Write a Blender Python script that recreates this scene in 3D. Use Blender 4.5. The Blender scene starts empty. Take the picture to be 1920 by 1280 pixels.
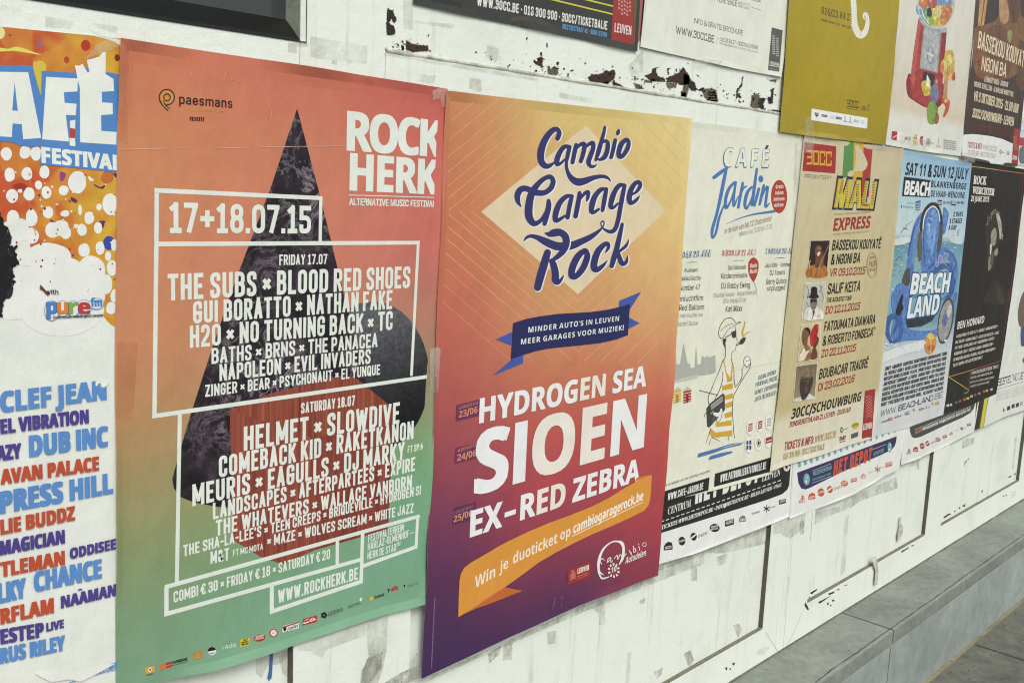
import bpy, bmesh, math, random
from mathutils import Vector, Matrix, noise
from mathutils.geometry import tessellate_polygon
random.seed(11)
scene = bpy.context.scene
COLL = scene.collection

# ---------------------------------------------------------------- camera
# The hoarding is the plane Y = 0 and faces -Y; the camera stands one metre in front of it and looks along it to the right.
FOC, CX, CY = 1900.0, 960.0, 640.0                  # focal length and centre in the photograph's 1920 x 1280 pixels
D1 = Vector((0.68228118, -0.08409068, 0.72623767))  # the wall's horizontal, vertical and depth axes as the camera sees them
D2 = Vector((-0.04309379, 0.98701008, 0.15477086))
DN = Vector((-0.72981869, -0.13689358, 0.66979462))
EYE = Vector((0.0, -1.0, 0.0))
cam_data = bpy.data.cameras.new('camera')
cam = bpy.data.objects.new('camera', cam_data)
COLL.objects.link(cam)
cam_data.sensor_width = 36.0
cam_data.lens = 36.0 * FOC / 1920.0
cam_data.clip_start, cam_data.clip_end = 0.02, 400.0
right = Vector((D1[0], DN[0], -D2[0])); up = -Vector((D1[1], DN[1], -D2[1])); back = -Vector((D1[2], DN[2], -D2[2]))
cam.matrix_world = Matrix(((right.x, up.x, back.x, EYE.x), (right.y, up.y, back.y, EYE.y), (right.z, up.z, back.z, EYE.z), (0, 0, 0, 1)))
scene.camera = cam

# ---------------------------------------------------------------- sky, sun, exposure
SUN_EL, SUN_AZ = math.radians(50), math.radians(205)     # a soft high light from behind the camera's left shoulder
world = bpy.data.worlds.new('World'); scene.world = world
world.use_nodes = True
wn, wl = world.node_tree.nodes, world.node_tree.links
wn.clear()
w_out = wn.new('ShaderNodeOutputWorld'); w_bg = wn.new('ShaderNodeBackground'); w_sky = wn.new('ShaderNodeTexSky')
w_sat = wn.new('ShaderNodeHueSaturation')
w_sky.sky_type = 'NISHITA'; w_sky.sun_disc = False
w_sky.sun_elevation = SUN_EL; w_sky.sun_rotation = SUN_AZ
w_sky.air_density = 1.0; w_sky.dust_density = 4.0; w_sky.ozone_density = 1.0
w_sat.inputs['Saturation'].default_value = 0.35          # an overcast sky: nearly white
wl.new(w_sky.outputs[0], w_sat.inputs['Color']); wl.new(w_sat.outputs[0], w_bg.inputs['Color']); wl.new(w_bg.outputs[0], w_out.inputs['Surface'])
w_bg.inputs['Strength'].default_value = 0.12
sun_data = bpy.data.lights.new('sun', 'SUN'); sun = bpy.data.objects.new('sun', sun_data); COLL.objects.link(sun)
sun_data.energy = 1.2; sun_data.angle = math.radians(25); sun_data.color = (1.0, 0.99, 0.965)
sd = Vector((math.sin(SUN_AZ) * math.cos(SUN_EL), math.cos(SUN_AZ) * math.cos(SUN_EL), math.sin(SUN_EL)))
sun.rotation_euler = sd.to_track_quat('Z', 'Y').to_euler()
scene.view_settings.view_transform = 'Standard'; scene.view_settings.look = 'None'
scene.cycles.filter_width = 1.15
scene.view_settings.exposure = 0.38; scene.view_settings.gamma = 1.0

# ---------------------------------------------------------------- photograph point -> point in the place
def ray(p):
    r = Vector((p[0] - CX, p[1] - CY, FOC))
    return Vector((r.dot(D1), r.dot(DN), -r.dot(D2)))
def on_wall(p, off=0.0):                 # the point of the plane Y = off seen at photo pixel p, as (X, Z)
    r = ray(p); k = (1.0 + off) / r.y
    return Vector((r.x * k, r.z * k))
def on_level(p, z):                      # the point of the level Z = z seen at photo pixel p
    r = ray(p); return EYE + r * (z / r.z)
def above(p, dz):                        # photo pixel of the wall point dz metres above the one seen at p
    a = on_wall(p); v = Vector((a.x, 1.0, a.y + dz)); q = D1 * v.x + DN * v.y - D2 * v.z
    return (CX + FOC * q.x / q.z, CY + FOC * q.y / q.z)
def K(ox, oy, s):                        # a window of the photograph enlarged s times -> photo pixels
    return lambda *a: (ox + a[0] / s, oy + a[1] / s)
PX = lambda x, y: (x, y)

# ---------------------------------------------------------------- materials
def lin(c): c /= 255.0; return c / 12.92 if c <= 0.04045 else ((c + 0.055) / 1.055) ** 2.4
GAIN = 1.0
def alb(rgb):                             # pulls every colour a little towards its own grey
    g = sum(rgb) / 3.0; return tuple(max(0.005, lin(v + (g - v) * 0.09) * GAIN) for v in rgb) + (1.0,)
MATS = {}
def new_mat(name):
    m = bpy.data.materials.new(name); m.use_nodes = True
    return m, m.node_tree.nodes, m.node_tree.links, m.node_tree.nodes['Principled BSDF']
def tex_coord(nt, nl, scale=(1, 1, 1)):
    g = nt.new('ShaderNodeNewGeometry'); mp = nt.new('ShaderNodeMapping'); mp.inputs['Scale'].default_value = scale
    nl.new(g.outputs['Position'], mp.inputs['Vector']); return mp.outputs['Vector']
def add_noise(nt, nl, vec, scale, detail=4, rough=0.6):
    n = nt.new('ShaderNodeTexNoise'); n.inputs['Scale'].default_value = scale; n.inputs['Detail'].default_value = detail
    n.inputs['Roughness'].default_value = rough; nl.new(vec, n.inputs['Vector']); return n.outputs['Fac']
def ramp(nt, nl, fac, stops):
    r = nt.new('ShaderNodeValToRGB'); el = r.color_ramp.elements
    while len(el) < len(stops): el.new(0.5)
    for e, (p, c) in zip(el, stops): e.position = p; e.color = c if len(c) == 4 else tuple(c) + (1,)
    nl.new(fac, r.inputs['Fac']); return r.outputs['Color']
def mix(nt, nl, mode, fac, a, b):
    m = nt.new('ShaderNodeMix'); m.data_type = 'RGBA'; m.blend_type = mode
    for sock, v in ((m.inputs[0], fac), (m.inputs[6], a), (m.inputs[7], b)):
        if isinstance(v, (int, float)): sock.default_value = v
        elif isinstance(v, (tuple, list)): sock.default_value = v
        else: nl.new(v, sock)
    return m.outputs[2]
def paper_finish(nt, nl, b, rough=0.38, bump=0.28):
    vec = tex_coord(nt, nl)
    h = add_noise(nt, nl, tex_coord(nt, nl, (1.0, 1.0, 0.45)), 13, 4, 0.5); h2 = add_noise(nt, nl, vec, 420, 2, 0.5)
    ad = nt.new('ShaderNodeMath'); ad.operation = 'MULTIPLY_ADD'; nl.new(h2, ad.inputs[0]); ad.inputs[1].default_value = 0.012; nl.new(h, ad.inputs[2])
    bp = nt.new('ShaderNodeBump'); bp.inputs['Strength'].default_value = bump; bp.inputs['Distance'].default_value = 0.02
    nl.new(ad.outputs[0], bp.inputs['Height']); nl.new(bp.outputs[0], b.inputs['Normal'])
    b.inputs['Roughness'].default_value = rough; b.inputs['Specular IOR Level'].default_value = 0.4
    return vec
def wear(nt, nl, vec, col, amount=0.10):          # faint dirt and handling marks in the print
    f = add_noise(nt, nl, vec, 26, 6, 0.7)
    d = ramp(nt, nl, f, [(0.35, (1 - amount,) * 3), (0.62, (1.0, 1.0, 1.0))])
    g = add_noise(nt, nl, vec, 900, 2, 0.7)
    d2 = ramp(nt, nl, g, [(0.3, (0.93, 0.93, 0.93)), (0.7, (1.05, 1.05, 1.05))])
    return mix(nt, nl, 'MULTIPLY', 1.0, mix(nt, nl, 'MULTIPLY', 1.0, col, d), d2)
def ink(rgb, picture=False):                # picture: the mottled tones of a printed photograph
    key = ('ink', picture) + tuple(rgb)
    if key not in MATS:
        m, nt, nl, b = new_mat(('picture_ink' if picture else 'ink') + '_%d_%d_%d' % tuple(rgb))
        vec = paper_finish(nt, nl, b); col = wear(nt, nl, vec, alb(rgb), 0.06)
        if picture:
            f = add_noise(nt, nl, vec, 95, 7, 0.72); col = mix(nt, nl, 'MULTIPLY', 1.0, col, ramp(nt, nl, f, [(0.34, (0.60, 0.60, 0.62)), (0.66, (1.36, 1.34, 1.30))]))
        nl.new(col, b.inputs['Base Color'])
        MATS[key] = m
    return MATS[key]
def print_mat():
    if 'print' not in MATS:
        m, nt, nl, b = new_mat('printed_paper'); vec = paper_finish(nt, nl, b)
        a = nt.new('ShaderNodeAttribute'); a.attribute_name = 'print'
        nl.new(wear(nt, nl, vec, a.outputs['Color'], 0.08), b.inputs['Base Color']); MATS['print'] = m
    return MATS['print']
def marble_mat():
    if 'marble' not in MATS:
        m, nt, nl, b = new_mat('printed_dark_marble'); vec = paper_finish(nt, nl, b)
        w = nt.new('ShaderNodeTexNoise'); w.inputs['Scale'].default_value = 24; w.inputs['Detail'].default_value = 12; w.inputs['Roughness'].default_value = 0.72
        w.inputs['Distortion'].default_value = 0.9; nl.new(vec, w.inputs['Vector'])
        ma = nt.new('ShaderNodeMath'); ma.operation = 'SUBTRACT'; nl.new(w.outputs['Fac'], ma.inputs[0]); ma.inputs[1].default_value = 0.5
        ab = nt.new('ShaderNodeMath'); ab.operation = 'ABSOLUTE'; nl.new(ma.outputs[0], ab.inputs[0])
        vein = ramp(nt, nl, ab.outputs[0], [(0.0, (0.42, 0.38, 0.40)), (0.007, (0.14, 0.115, 0.135)), (0.035, (0, 0, 0))])
        f = add_noise(nt, nl, vec, 30, 8, 0.75)
        base = ramp(nt, nl, f, [(0.40, (0.008, 0.007, 0.009)), (0.55, (0.026, 0.018, 0.025)), (0.74, (0.10, 0.075, 0.095))])
        f2 = add_noise(nt, nl, vec, 5, 3, 0.5); msk = ramp(nt, nl, f2, [(0.42, (0, 0, 0)), (0.62, (1, 1, 1))])
        nl.new(mix(nt, nl, 'ADD', msk, base, vein), b.inputs['Base Color']); MATS['marble'] = m
    return MATS['marble']
def granite_mat():
    if 'granite' not in MATS:
        m, nt, nl, b = new_mat('printed_dark_granite'); vec = paper_finish(nt, nl, b)
        a = nt.new('ShaderNodeAttribute'); a.attribute_name = 'print'
        f = add_noise(nt, nl, vec, 260, 4, 0.8); s = ramp(nt, nl, f, [(0.35, (0.45, 0.45, 0.45)), (0.7, (1.6, 1.6, 1.65))])
        nl.new(mix(nt, nl, 'MULTIPLY', 1.0, a.outputs['Color'], s), b.inputs['Base Color']); MATS['granite'] = m
    return MATS['granite']
def wood_mat(tag, rot, dark, light):
    if tag not in MATS:
        m, nt, nl, b = new_mat('printed_red_wood'); paper_finish(nt, nl, b)
        g = nt.new('ShaderNodeNewGeometry'); mp = nt.new('ShaderNodeMapping'); mp.inputs['Rotation'].default_value = (0, rot, 0); mp.inputs['Scale'].default_value = (240, 1, 4)
        mp.vector_type = 'POINT'; nl.new(g.outputs['Position'], mp.inputs['Vector'])
        n = nt.new('ShaderNodeTexNoise'); n.inputs['Scale'].default_value = 1.0; n.inputs['Detail'].default_value = 5; n.inputs['Roughness'].default_value = 0.7; nl.new(mp.outputs[0], n.inputs['Vector'])
        nl.new(ramp(nt, nl, n.outputs['Fac'], [(0.33, dark), (0.66, light)]), b.inputs['Base Color']); MATS[tag] = m
    return MATS[tag]
def white_paint():
    if 'paint' not in MATS:
        m, nt, nl, b = new_mat('weathered_white_paint')
        vec = tex_coord(nt, nl); col = alb((223, 230, 219))
        f = add_noise(nt, nl, vec, 5.5, 7, 0.68); st = ramp(nt, nl, f, [(0.30, (0.87, 0.88, 0.84)), (0.46, (0.98, 0.985, 0.97)), (0.58, (1, 1, 1))])
        v2 = tex_coord(nt, nl, (26, 26, 1.6)); f2 = add_noise(nt, nl, v2, 2.2, 6, 0.75); st2 = ramp(nt, nl, f2, [(0.30, (0.80, 0.80, 0.74)), (0.40, (0.96, 0.96, 0.94)), (0.46, (1, 1, 1))])
        f3 = add_noise(nt, nl, vec, 150, 5, 0.75); sp = ramp(nt, nl, f3, [(0.26, (0.50, 0.49, 0.43)), (0.325, (1, 1, 1))])
        c = mix(nt, nl, 'MULTIPLY', 1.0, mix(nt, nl, 'MULTIPLY', 1.0, mix(nt, nl, 'MULTIPLY', 1.0, col, st), st2), sp)
        nl.new(c, b.inputs['Base Color']); b.inputs['Roughness'].default_value = 0.45; b.inputs['Specular IOR Level'].default_value = 0.35
        h = add_noise(nt, nl, vec, 60, 6, 0.65); bp = nt.new('ShaderNodeBump'); bp.inputs['Strength'].default_value = 0.35; bp.inputs['Distance'].default_value = 0.003
        nl.new(h, bp.inputs['Height']); nl.new(bp.outputs[0], b.inputs['Normal']); MATS['paint'] = m
    return MATS['paint']
def rough_mat(name, c1, c2, scale=20, rough=0.85, bump=0.3, stretch=(1, 1, 1), dist=0.004):
    if name not in MATS:
        m, nt, nl, b = new_mat(name); vec = tex_coord(nt, nl, stretch)
        f = add_noise(nt, nl, vec, scale, 8, 0.7); f2 = add_noise(nt, nl, vec, scale * 0.13, 4, 0.6)
        c = ramp(nt, nl, f, [(0.3, alb(c1)), (0.7, alb(c2))]); d = ramp(nt, nl, f2, [(0.3, (0.72, 0.72, 0.70)), (0.65, (1.08, 1.08, 1.08))])
        nl.new(mix(nt, nl, 'MULTIPLY', 1.0, c, d), b.inputs['Base Color']); b.inputs['Roughness'].default_value = rough
        bp = nt.new('ShaderNodeBump'); bp.inputs['Strength'].default_value = bump; bp.inputs['Distance'].default_value = dist
        nl.new(f, bp.inputs['Height']); nl.new(bp.outputs[0], b.inputs['Normal']); MATS[name] = m
    return MATS[name]
def clear_mat(name, rgb, opacity, scale=60, rough=0.3):       # glue smears and clear tape: a patchy see-through film
    if name not in MATS:
        m, nt, nl, b = new_mat(name); vec = tex_coord(nt, nl, (1.0, 1, 0.8))
        f = add_noise(nt, nl, vec, scale, 8, 0.72); a = ramp(nt, nl, f, [(0.36, (opacity * 0.05,) * 3), (0.62, (opacity,) * 3)])
        b.inputs['Base Color'].default_value = alb(rgb); b.inputs['Roughness'].default_value = rough
        bp = nt.new('ShaderNodeBump'); bp.inputs['Strength'].default_value = 0.6; bp.inputs['Distance'].default_value = 0.002; nl.new(f, bp.inputs['Height']); nl.new(bp.outputs[0], b.inputs['Normal'])
        nl.new(a, b.inputs['Alpha']); MATS[name] = m
    return MATS[name]

# ---------------------------------------------------------------- meshes and objects
def tag(o, label=None, cat=None, group=None, kind=None):
    for k, v in (('label', label), ('category', cat), ('group', group), ('kind', kind)):
        if v: o[k] = v
    return o
class MB:                                 # collects faces (world coordinates) by material and links them as ONE mesh object
    def __init__(self): self.v, self.f, self.mi, self.mats, self.col = [], [], [], [], []
    def slot(self, m):
        if m not in self.mats: self.mats.append(m)
        return self.mats.index(m)
    def add(self, verts, faces, mat, cols=None):
        n = len(self.v); s = self.slot(mat)
        self.v += [tuple(p) for p in verts]; self.f += [tuple(i + n for i in f) for f in faces]; self.mi += [s] * len(faces)
        self.col += cols if cols else [(1, 1, 1, 1)] * len(verts)
    def box(self, x0, x1, y0, y1, z0, z1, mat):
        self.add([(x, y, z) for x in (x0, x1) for y in (y0, y1) for z in (z0, z1)],
                 [(0, 1, 3, 2), (4, 6, 7, 5), (0, 4, 5, 1), (2, 3, 7, 6), (0, 2, 6, 4), (1, 5, 7, 3)], mat)
    def build(self, name, parent=None, bevel=0.0, smooth=False):
        me = bpy.data.meshes.new(name)
        off = parent.location if parent else Vector((0, 0, 0))
        if parent and parent.parent: off = off + parent.parent.location
        me.from_pydata([(p[0] - off.x, p[1] - off.y, p[2] - off.z) for p in self.v], [], self.f)
        for m in self.mats: me.materials.append(m)
        me.polygons.foreach_set('material_index', self.mi)
        a = me.color_attributes.new('print', 'FLOAT_COLOR', 'POINT')
        a.data.foreach_set('color', [c for q in self.col for c in q])
        if smooth: me.polygons.foreach_set('use_smooth', [True] * len(self.f))
        me.update()
        o = bpy.data.objects.new(name, me); COLL.objects.link(o)
        if parent: o.parent = parent
        if bevel:
            b = o.modifiers.new('bevel', 'BEVEL'); b.width = bevel; b.segments = 2; b.limit_method = 'ANGLE'
        return o
def empty(name, loc):
    o = bpy.data.objects.new(name, None); COLL.objects.link(o); o.location = loc; o.empty_display_size = 0.05
    return o
FONT_DATA = {
'bold': r'''A/,*h*h,A/;-P/;/,*h.)*h-g+n,,+n+j*h ,B,Z-Q,Z,w.U,_-_
B.|+?*h+?/9,e/9-P/3.*.~.A.k.N.O.S.-.O-h.C-L./-9-p-/-p--.9,z.H,m.S,Z.Z,D.^,(.S+Q.6+,-b*p,~*h ,;-L,n-L-3-O-G-X-Q-i-U-|-Q.5-D.B-..J,j.M,;.M ,;+S,t+S-:+W-O+d-Z+u-_,0-Z,E-N,U-9,a,r,d,;,d
C.i-/*b,P*i+~*|+Y+@+A+k+2,B+-,}+3-[+C.4+_._,*/#,X/8-7/?-u/7.S.~.8.7-f.I-7.Q,g.H,F.-,2-Z,,,},2,B,D+s,e+W-7+N-j+T.D+e.D*w-k*g
D/H+?*h+?/9,f/9-F/3-z.~.H.b.i.:.|-d/&-&.|,B.i+j.G+@-v+#-?*n,X*h ,;+S,a+S-3+X-U+j-o,)-~,N.(-$-|-_-f.--@.E,j.M,;.M
E.<+?*h+?/9-v/9-v.M,;.M,;-N-l-N-l,c,;,c,;+S-v+S-v*h
F.6+?*h+?/9-u/9-u.M,:.M,:->-j->-j,R,:,R,:*h
G/?-5*b,W*h,)*z+_+<+C+g+3,?+--#+4-_+F.7+f.b,4/$,i/8-L/?.2/8.l/%.N.;.#.K-L.Q-).M,g.@,M.,,;-l,0-I,,,},/,V,7,5,D+u,X+a,u+R-;+N-s+T-s,N-$,N-$-<.m-<.m*y.**i
H/V+?*h+?/9,;/9,;-N.(-N.(/9.~/9.~*h.(*h.(,c,;,c,;*h
I-5*z*h*z+=+P+T+P.K*z.d*z/9,~/9,~.d,K.K,K+T,~+=,~*h
J,o*p)I*R)K*=)P*=*=*O*9*f*8+%*=+1*E+9*R+?+%+?/9,;/9,;+&,7*Q,+*-+s)l+X)X+9)M
K.x+?*h+?/9,;/9,;-4,^-e-r/9.w/9-B-:.x*h-q*h,a,^,;,C,;*h
L.?+?*h+?/9,;/9,;+S.++S.+*h
M0b+?*h+?/9,Z/9-c+m.n/90./90.*h/8*h/<.;/:.;.+*h-7*h,/.<,-.<,2,p,2*h
N/r+?*h+?/9,Q/9.M+s.O+s.K-..K/9/>/9/>*h.+*h,/.1,-.1,2,r,2*h
O/i-:*b,X*i,(*|+]+@+B+k+3,C+--#+3-_+B.7+].b,(/%,X/9-;/?-x/9.M/%.s.b/2.7/A-_/F-#/A,B/2+k.s+@.M*|-x*i -:+O-k+X./+u.@,D.F-#.@-]./..-k.I-;.R,g.I,F..,4-],.-#,4,D,F+u,g+X
P.d+?*h+?/9,h/9-P/1.$.s.@.I.I-p.E-L.:--.&,l-e,U-;,G,a,B,;,B,;*h ,;-/,y-2-7-=-G-P-L-m-D.3-..F,d.M,;.M
Q/i.1)b-@*b,X*i,(*|+]+@+B+k+3,C+--#+3-_+B.7+].b,(/%,X/9-;/?-x/9.M/%.s.b/2.7/A-_/F-#/@,>/.+c.k+7.=*t/D)b -:+O-k+X./+u.@,D.F-#.@-]./..-k.I-;.R,g.I,F..,4-],.-#,4,D,F+u,g+X
R.v+?*h+?/9,[/9-I/2-}.v.?.O.I-u.F-Y.>-C-~,{-W,d.v*h-q*h,j,N,;,N,;*h ,;-9,V-9,}-=-:-G-G-Y-L-s-G.0-9.@,{.J,;.M
S.7,?*b+]*h+&*z+&+p+d+X,&+P,F+M,b+P,t+Y,~+i-%+z,|,3,k,C+n,r+M-.+5-P+.-g++.%+4.V+P.|+}/7,Z/?-</7-z.~-].9-+.K,W.Q,B.N,2.F,(.9,$.),*-q,8-b-L-#-a,n-p,X-x,@-{+~-r+L-S+&-#*j
T.F,,*h,,.K*s.K*s/9.;/9.;.K-&.K-&*h
U/Q--*b,U*g,-*t+h+0+G+a+=,B+=/9,8/9,8,O,=,$,L+e,g+T-/+O-S+T-n+f-|,&.$,P.$/9.|/9.|,A.w+u.j+O.Q+2.1*v-b*g
V.p,<*h*h/9+e/9,f+w,l+W-%,V-s/9.p/9-?*h
W0p+u*h*h/9+b/9,B,I,N+Z,c,f-B/9.9/9.|,H/-+Z/@,l/u/90p/9/c*h.Y*h-t-Z-l.2-W--,|*h
X.z*h*h,9-)*p/9+u/9,r-[-n/9.p/9-J-$.z*h-r*h,n,K+j*h
Y.b,9*h,9,M*h/9+k/9,e-F-^/9.b/9-4,P-4*h
Z.F*u*h*u+D-(.L*z.L*z/9.4/9.4.[,%+S.9+S.9*h
a.T,**b+_*h+?*z+++=+$+j+-,:+G,W+s,k,T,s-0,t---<-#-J,p-S,Z-U,.-O+^-?+A-z+z.3,^.:-;.3-e-z-}-W.*-&.**h-I*h-9+6,}*|,h*n,L*e ,J+D,d+H,y+T-,+j-0,)-0,B,k,A,G,<,1,2,$+~+|+j,#+W,,+M
b.g-/*b,l*e,S*n,3+/,.+/+{*h+9*h+9/S,3/S,0-g,3-g,B-y,T.,,n.6-1.9-b./.+-l.C-9.K,N.C+d.++0-_*l ,r+K-.+Q-@+e-K,&-O,O-K,x-@-9-.-J,q-P,S-K,A-<,7,},3,N,6,&,@+e,S+Q
c-},]*b+z*l+K+-+0+_+%,K++-$+9-N+P-n+p.),:.5,e.9-A.3-l.$-Q-=-,-J,e-O,?-E,*-%+},L,&,#,3+c,H+Q,e+K-9+R-b+h-b*y-8*h
d.g,A*b+m*l+F+/+.+c+%,L+.-8+G-l+n./,C.9,c.6,{.--3-y-B-h-E-h->.J->/S.9/S.9*h-R*h-B+5->+5-0*~,x*p,a*f ,_+J,}+O-5+a-@+z-D,L-A,u-6-7,~-I,^-O,D-I,1-7,%,u+},K,%,#,1+c,D+P
e.M,l*b,?*g+t*s+R+.+:+L+++v+%,K++,~+8-K+N-l+m.(,5.5,_.9-=.0-k-p.,-C.5,c.5,8+},8,(+t,7+Z,O+K,p+F-K+K.#+_.#*x-M*h +~,r-@,r-<-0-1-E,z-S,_-W,H-S,6-G,*-3
f-4+F*h+F-N*s-N*s-x+F.4+I.o+S/.+e/@+{/M,:/S,Y/V--/R-M/I-8.g,~.l,d.n,S.l,I.d,A.G,A.4-0.4-0-N,A-N,A*h
g.g,R)9+q)<+9)J+9*4+u)},W)x,}*#-7*;-A+5->+5--*{,t*m,[*e,A*b+k*m+E+1+.+e+%,L+.-6+F-j+m./,C.9,h.5-*.%-B-h-E-h-K.4.9.4.9*g./*,-m)[-;)A ,_+I,|+M-5+[-@+v-D,L-@,x-5-9,|-I,^-O,=-D,)-%+},K,)+t,=+S
h.t+9*h+9/S,3/S,2.*,/-h,4-h,D-|,Y./,s.7-3.9-b.3.*-z.A-U.H,}.H*h-N*h-N,i-H-2-8-H,w-P,V-I,A-6,7,q,3,D,3*h
i,a+e.Z+Q.]+C.e+9.q+5/*+9/>+C/J+e/S,*/J,4/>,7/*,4.q,*.e +9*h+9.4,3.4,3*h
j,a+e.Z+Q.]+C.e+9.q+5/*+9/>+C/J+e/S,*/J,4/>,7/*,4.q,*.e *{)9*B)?*B*(*k)~*{*$+-*,+6*:+9*Q+9.4,3.4,3*E,1**,))m+v)V+a)F+C)<
k.^+9*h+9/S,3/S,0,Z,T-0-Q.4.V.4-5,c.^*h-V*h,W,0,3+n,3*h
l,a+9*h+9/S,3/S,3*h
m0x+9*h+9.4+{.4,+-h,/-h,@-|,V./,p.7-/.9-N.7-j./.#-|.3-h.;-h.K-|.d./.}.7/<.9/l.302-z0E-U0L,}0L*h/R*h/R,i/M-2/=-H/#-P.b-J.N-8.C,w.@,N.@*h-E*h-E,i-@-2-1-H,r-P,S-I,@-6,6,q,3,D,3*h
n.t+9*h+9.4+{.4,+-h,/-h,A-|,W./,t.7-4.9-c.3.*-z.A-U.H,}.H*h-N*h-N,i-K-+-B-?-3-L,w-P,U-I,A-6,7,q,3,D,3*h
o.^,c*b,8*g+p*u+P+1+9+P+++y+%,N+0-8+N-l,#./,d.9-2.5-U.&-u-k.1-J.?,~.D,N.:+e-w+1-E*m ,d+K-$+P-9+d-D,%-G,N-D,w-9-9-$-J,c-O,E-J,1-9,%,w+},N,%,%,1+d,E+P
p.g+9)9+9.4+~.4,/-g,3-g,T.,,n.6-1.9-b./.+-l.C-9.K,N.C+d.*+0-_*m-/*b,l*e,S*n,3+/,/+/,3*[,3)9 ,r+K-0+Q-B+e-L,&-O,O-I-(-6-F,q-P,S-K,A-<,7,},3,N,6,&,@+e,S+Q
q.g->)9->*b-B+5->+5-0*~,y*p,a*f,A*b+m*l+F+/+.+c+%,L+.-8+G-l+n./,B.9,c.6,{.--D-h-K.4.9.4.9)9 ,_+I,~+N-6+^-@+y-D,L-A,u-6-7,~-I,^-O,C-I,1-7,%,u+},K,)+t,=+S
r-Y+9*h+9.4+z.4,+-Y,/-Y,?-q,T.),p.5-@.9-N.7-G-B-/-E,a-=,M-3,?-$,6,l,3,P,3*h
s-s,3*b+U*g+&*t+&+_+]+L,5+D,J+F,X+L,b+T,e+a,a+o,L+}+K,N+;,]+/,m+(-%+%-=+.-e+G.#+p.4,F.9-#.4-Y-|-@->,p-N,E-U,)-P+{-A,$-4,7-&-4,X-E,K-R,;-Z,(-]+j-T+?-;*{,n*i
t-N,H*b+r*k+^*x+N+/+E+J+B+o+B-N*u-N*u-s+H.4+b.w,<.w,<.4-9.4-9-N,<-N,<+o,?+_,F+S,R+L,c+J,}+M-<+T-<*p,v*g
u.t,K*b+y*i+U*}+>+E+7+y+7.4,1.4,1,3,4+r,=+[,M+N,e+J-*+Q->+f-H,+-L,V-L.4.F.4.F*h-b*h-T+4-P+4-?*{-(*m,i*e
v.A,)*h*h.4+f.4,F,8,N+r,R+R,T+R,c,8-B.4.A.4-$*h
w00+k*h*n.4+h.4,7,=,A+S,C+S,Q,S,x.4-{.4.I,:.R+S.T+S._,</1.40*.4/+*h.)*h-K-M-I-M,l*h
x.F*k*h+y,P*p.4+v.4,V-+-9.4.?.4-4,P.C*h-=*h,V+x+p*h
y.A+K)9*{)=*{*%+A)~+Y*&+m*3+z*D,.*j*h.4+j.4,P+{,S+_,U+_,c,:-@.4.A.4,s*?,])p,?)P+v)>
z-n*w*h*w+>,Q-M+$-M+$.4-W.4-W-W,%+M-]+M-]*h
0.B,T*b,(*h+^*{+C+>+*,%*|,~+$-a+/.9+@.d+[/&,%/9,T/?-%/9-J/&-g.d.$-|..,~.*,@-{+i-i+>-M*{-)*i ,T+L,p+T-%+p-0,@-3,~-0-a-%.1,p.K,T.T,9.K,(.1+z-a+w,~+z,@,(+p,9+T
1.B,G*h,I.9,,-x+W-Q+..+,V/9-B/9-B*h
2.B*~*h*~+H,b-/,|-U-*-|-%.6,x.E,h.N,R.Q,;.N,$.F+P.(*}._+G.|+v/6,X/?-#/;-C/0-].{-p.e-|.I.$.+-|-g-s-H-J,m,4+X,4+T.0+T.0*h
3.B,=*b+X*h*}*x*}+g+X+Q,4+K,Z+O,u+Z-(+o--,.-#,J,t,T,b,[,$,c+b,c+b-I,%-I,_-P,p-X,z-e-%.%,~.9,t.G,c.P,F.S,,.Q+p.I+J.6*~.r+Z/3,#/<,L/?-+/8-U/%-r.c-{.8-u-n-b-O-E-;,~-.,~-,-M,}-n,j.%,L.,,).(+c-v+C-_+*-?*r,r*f
4.B,j*h,j+b*r+b*r,B,o/9-d/9-d,H.9,H.9+b-d+b-d*h +c,H,j,H,n.1,l.1,Q-_
5.B,;*b+Y*h+(*x+(+h+Z+T,8+L,Y+P,t+]-(+q--,3-#,T,d,j,5,q+p,n+R,h+0,z+?/9-h/9-h.J,0.J,)-U,>-Y,]-Z-%-W-D-L-_-;-s-#.$,_.),:-z+Y-Y+--&*l
6.B,Z*b,3*g+k*u+K+2+4+T+%,&*|,_+%-I+7.0+F.L+[.g+v.|,;/0,d/:-S/=-o/:-o.O-=.T,l.P,I.E,2.2+}-t+u-S+p-0+t-0,%-C,9-Q,Q-],r-a-F-W-l->.(,q.0,9.&+X-f+,-9*l ,X+K,q+O-&+]-3+t-7,8-4,R-*,h,t,u,Z,y,9,q+~,Z+w,?+}+v,7+W,F+N
7.B+K*h-/.K*w.K*w/9.0/9.0.^,K*h
8.B,T*b+t*j+E+#+*+F*|+t+%,?+7,]+P,u+o-,+T-?+@-U+2-q+-.7+1.U+?.n+T/%+p/3,4/;,T/>,w/;-;/3-U/%-k.n-y.T-}.7-x-q-i-U-O-?-3-.-],o-},J.+,5..+w.*+V-x+;-b+$-D*p,}*f ,T-Q,x-i-(-x-+.1-(.B,y.O,i.W,T.Y,A.W,1.O,&.B+~.1,&-y,2-j ,S+F,q+I-)+S-5+e-9+y-0,8,u,M,P,d,%,F+u,4+q+y+u+f,$+T,9+I
9.B+s*b+;*f+;+O+m+J,>+M,a+Y,x+n--,,-5,K-9,o-6,o,r,L,X,B,7,?+d,G+>,b+&-/*z-g+(.F+D.t+q/4,N/=,w/9-?/+-^.n-v.J.)-y..-@.),U-s+p-c+R-M+9-4+#,o*p,F*f ,N-&,q-/-+-D-3-_--.*,s.G,d.P,P.S,9.N,&.B+w.,+s-h+v-L,$-8,6-+''',
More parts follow.
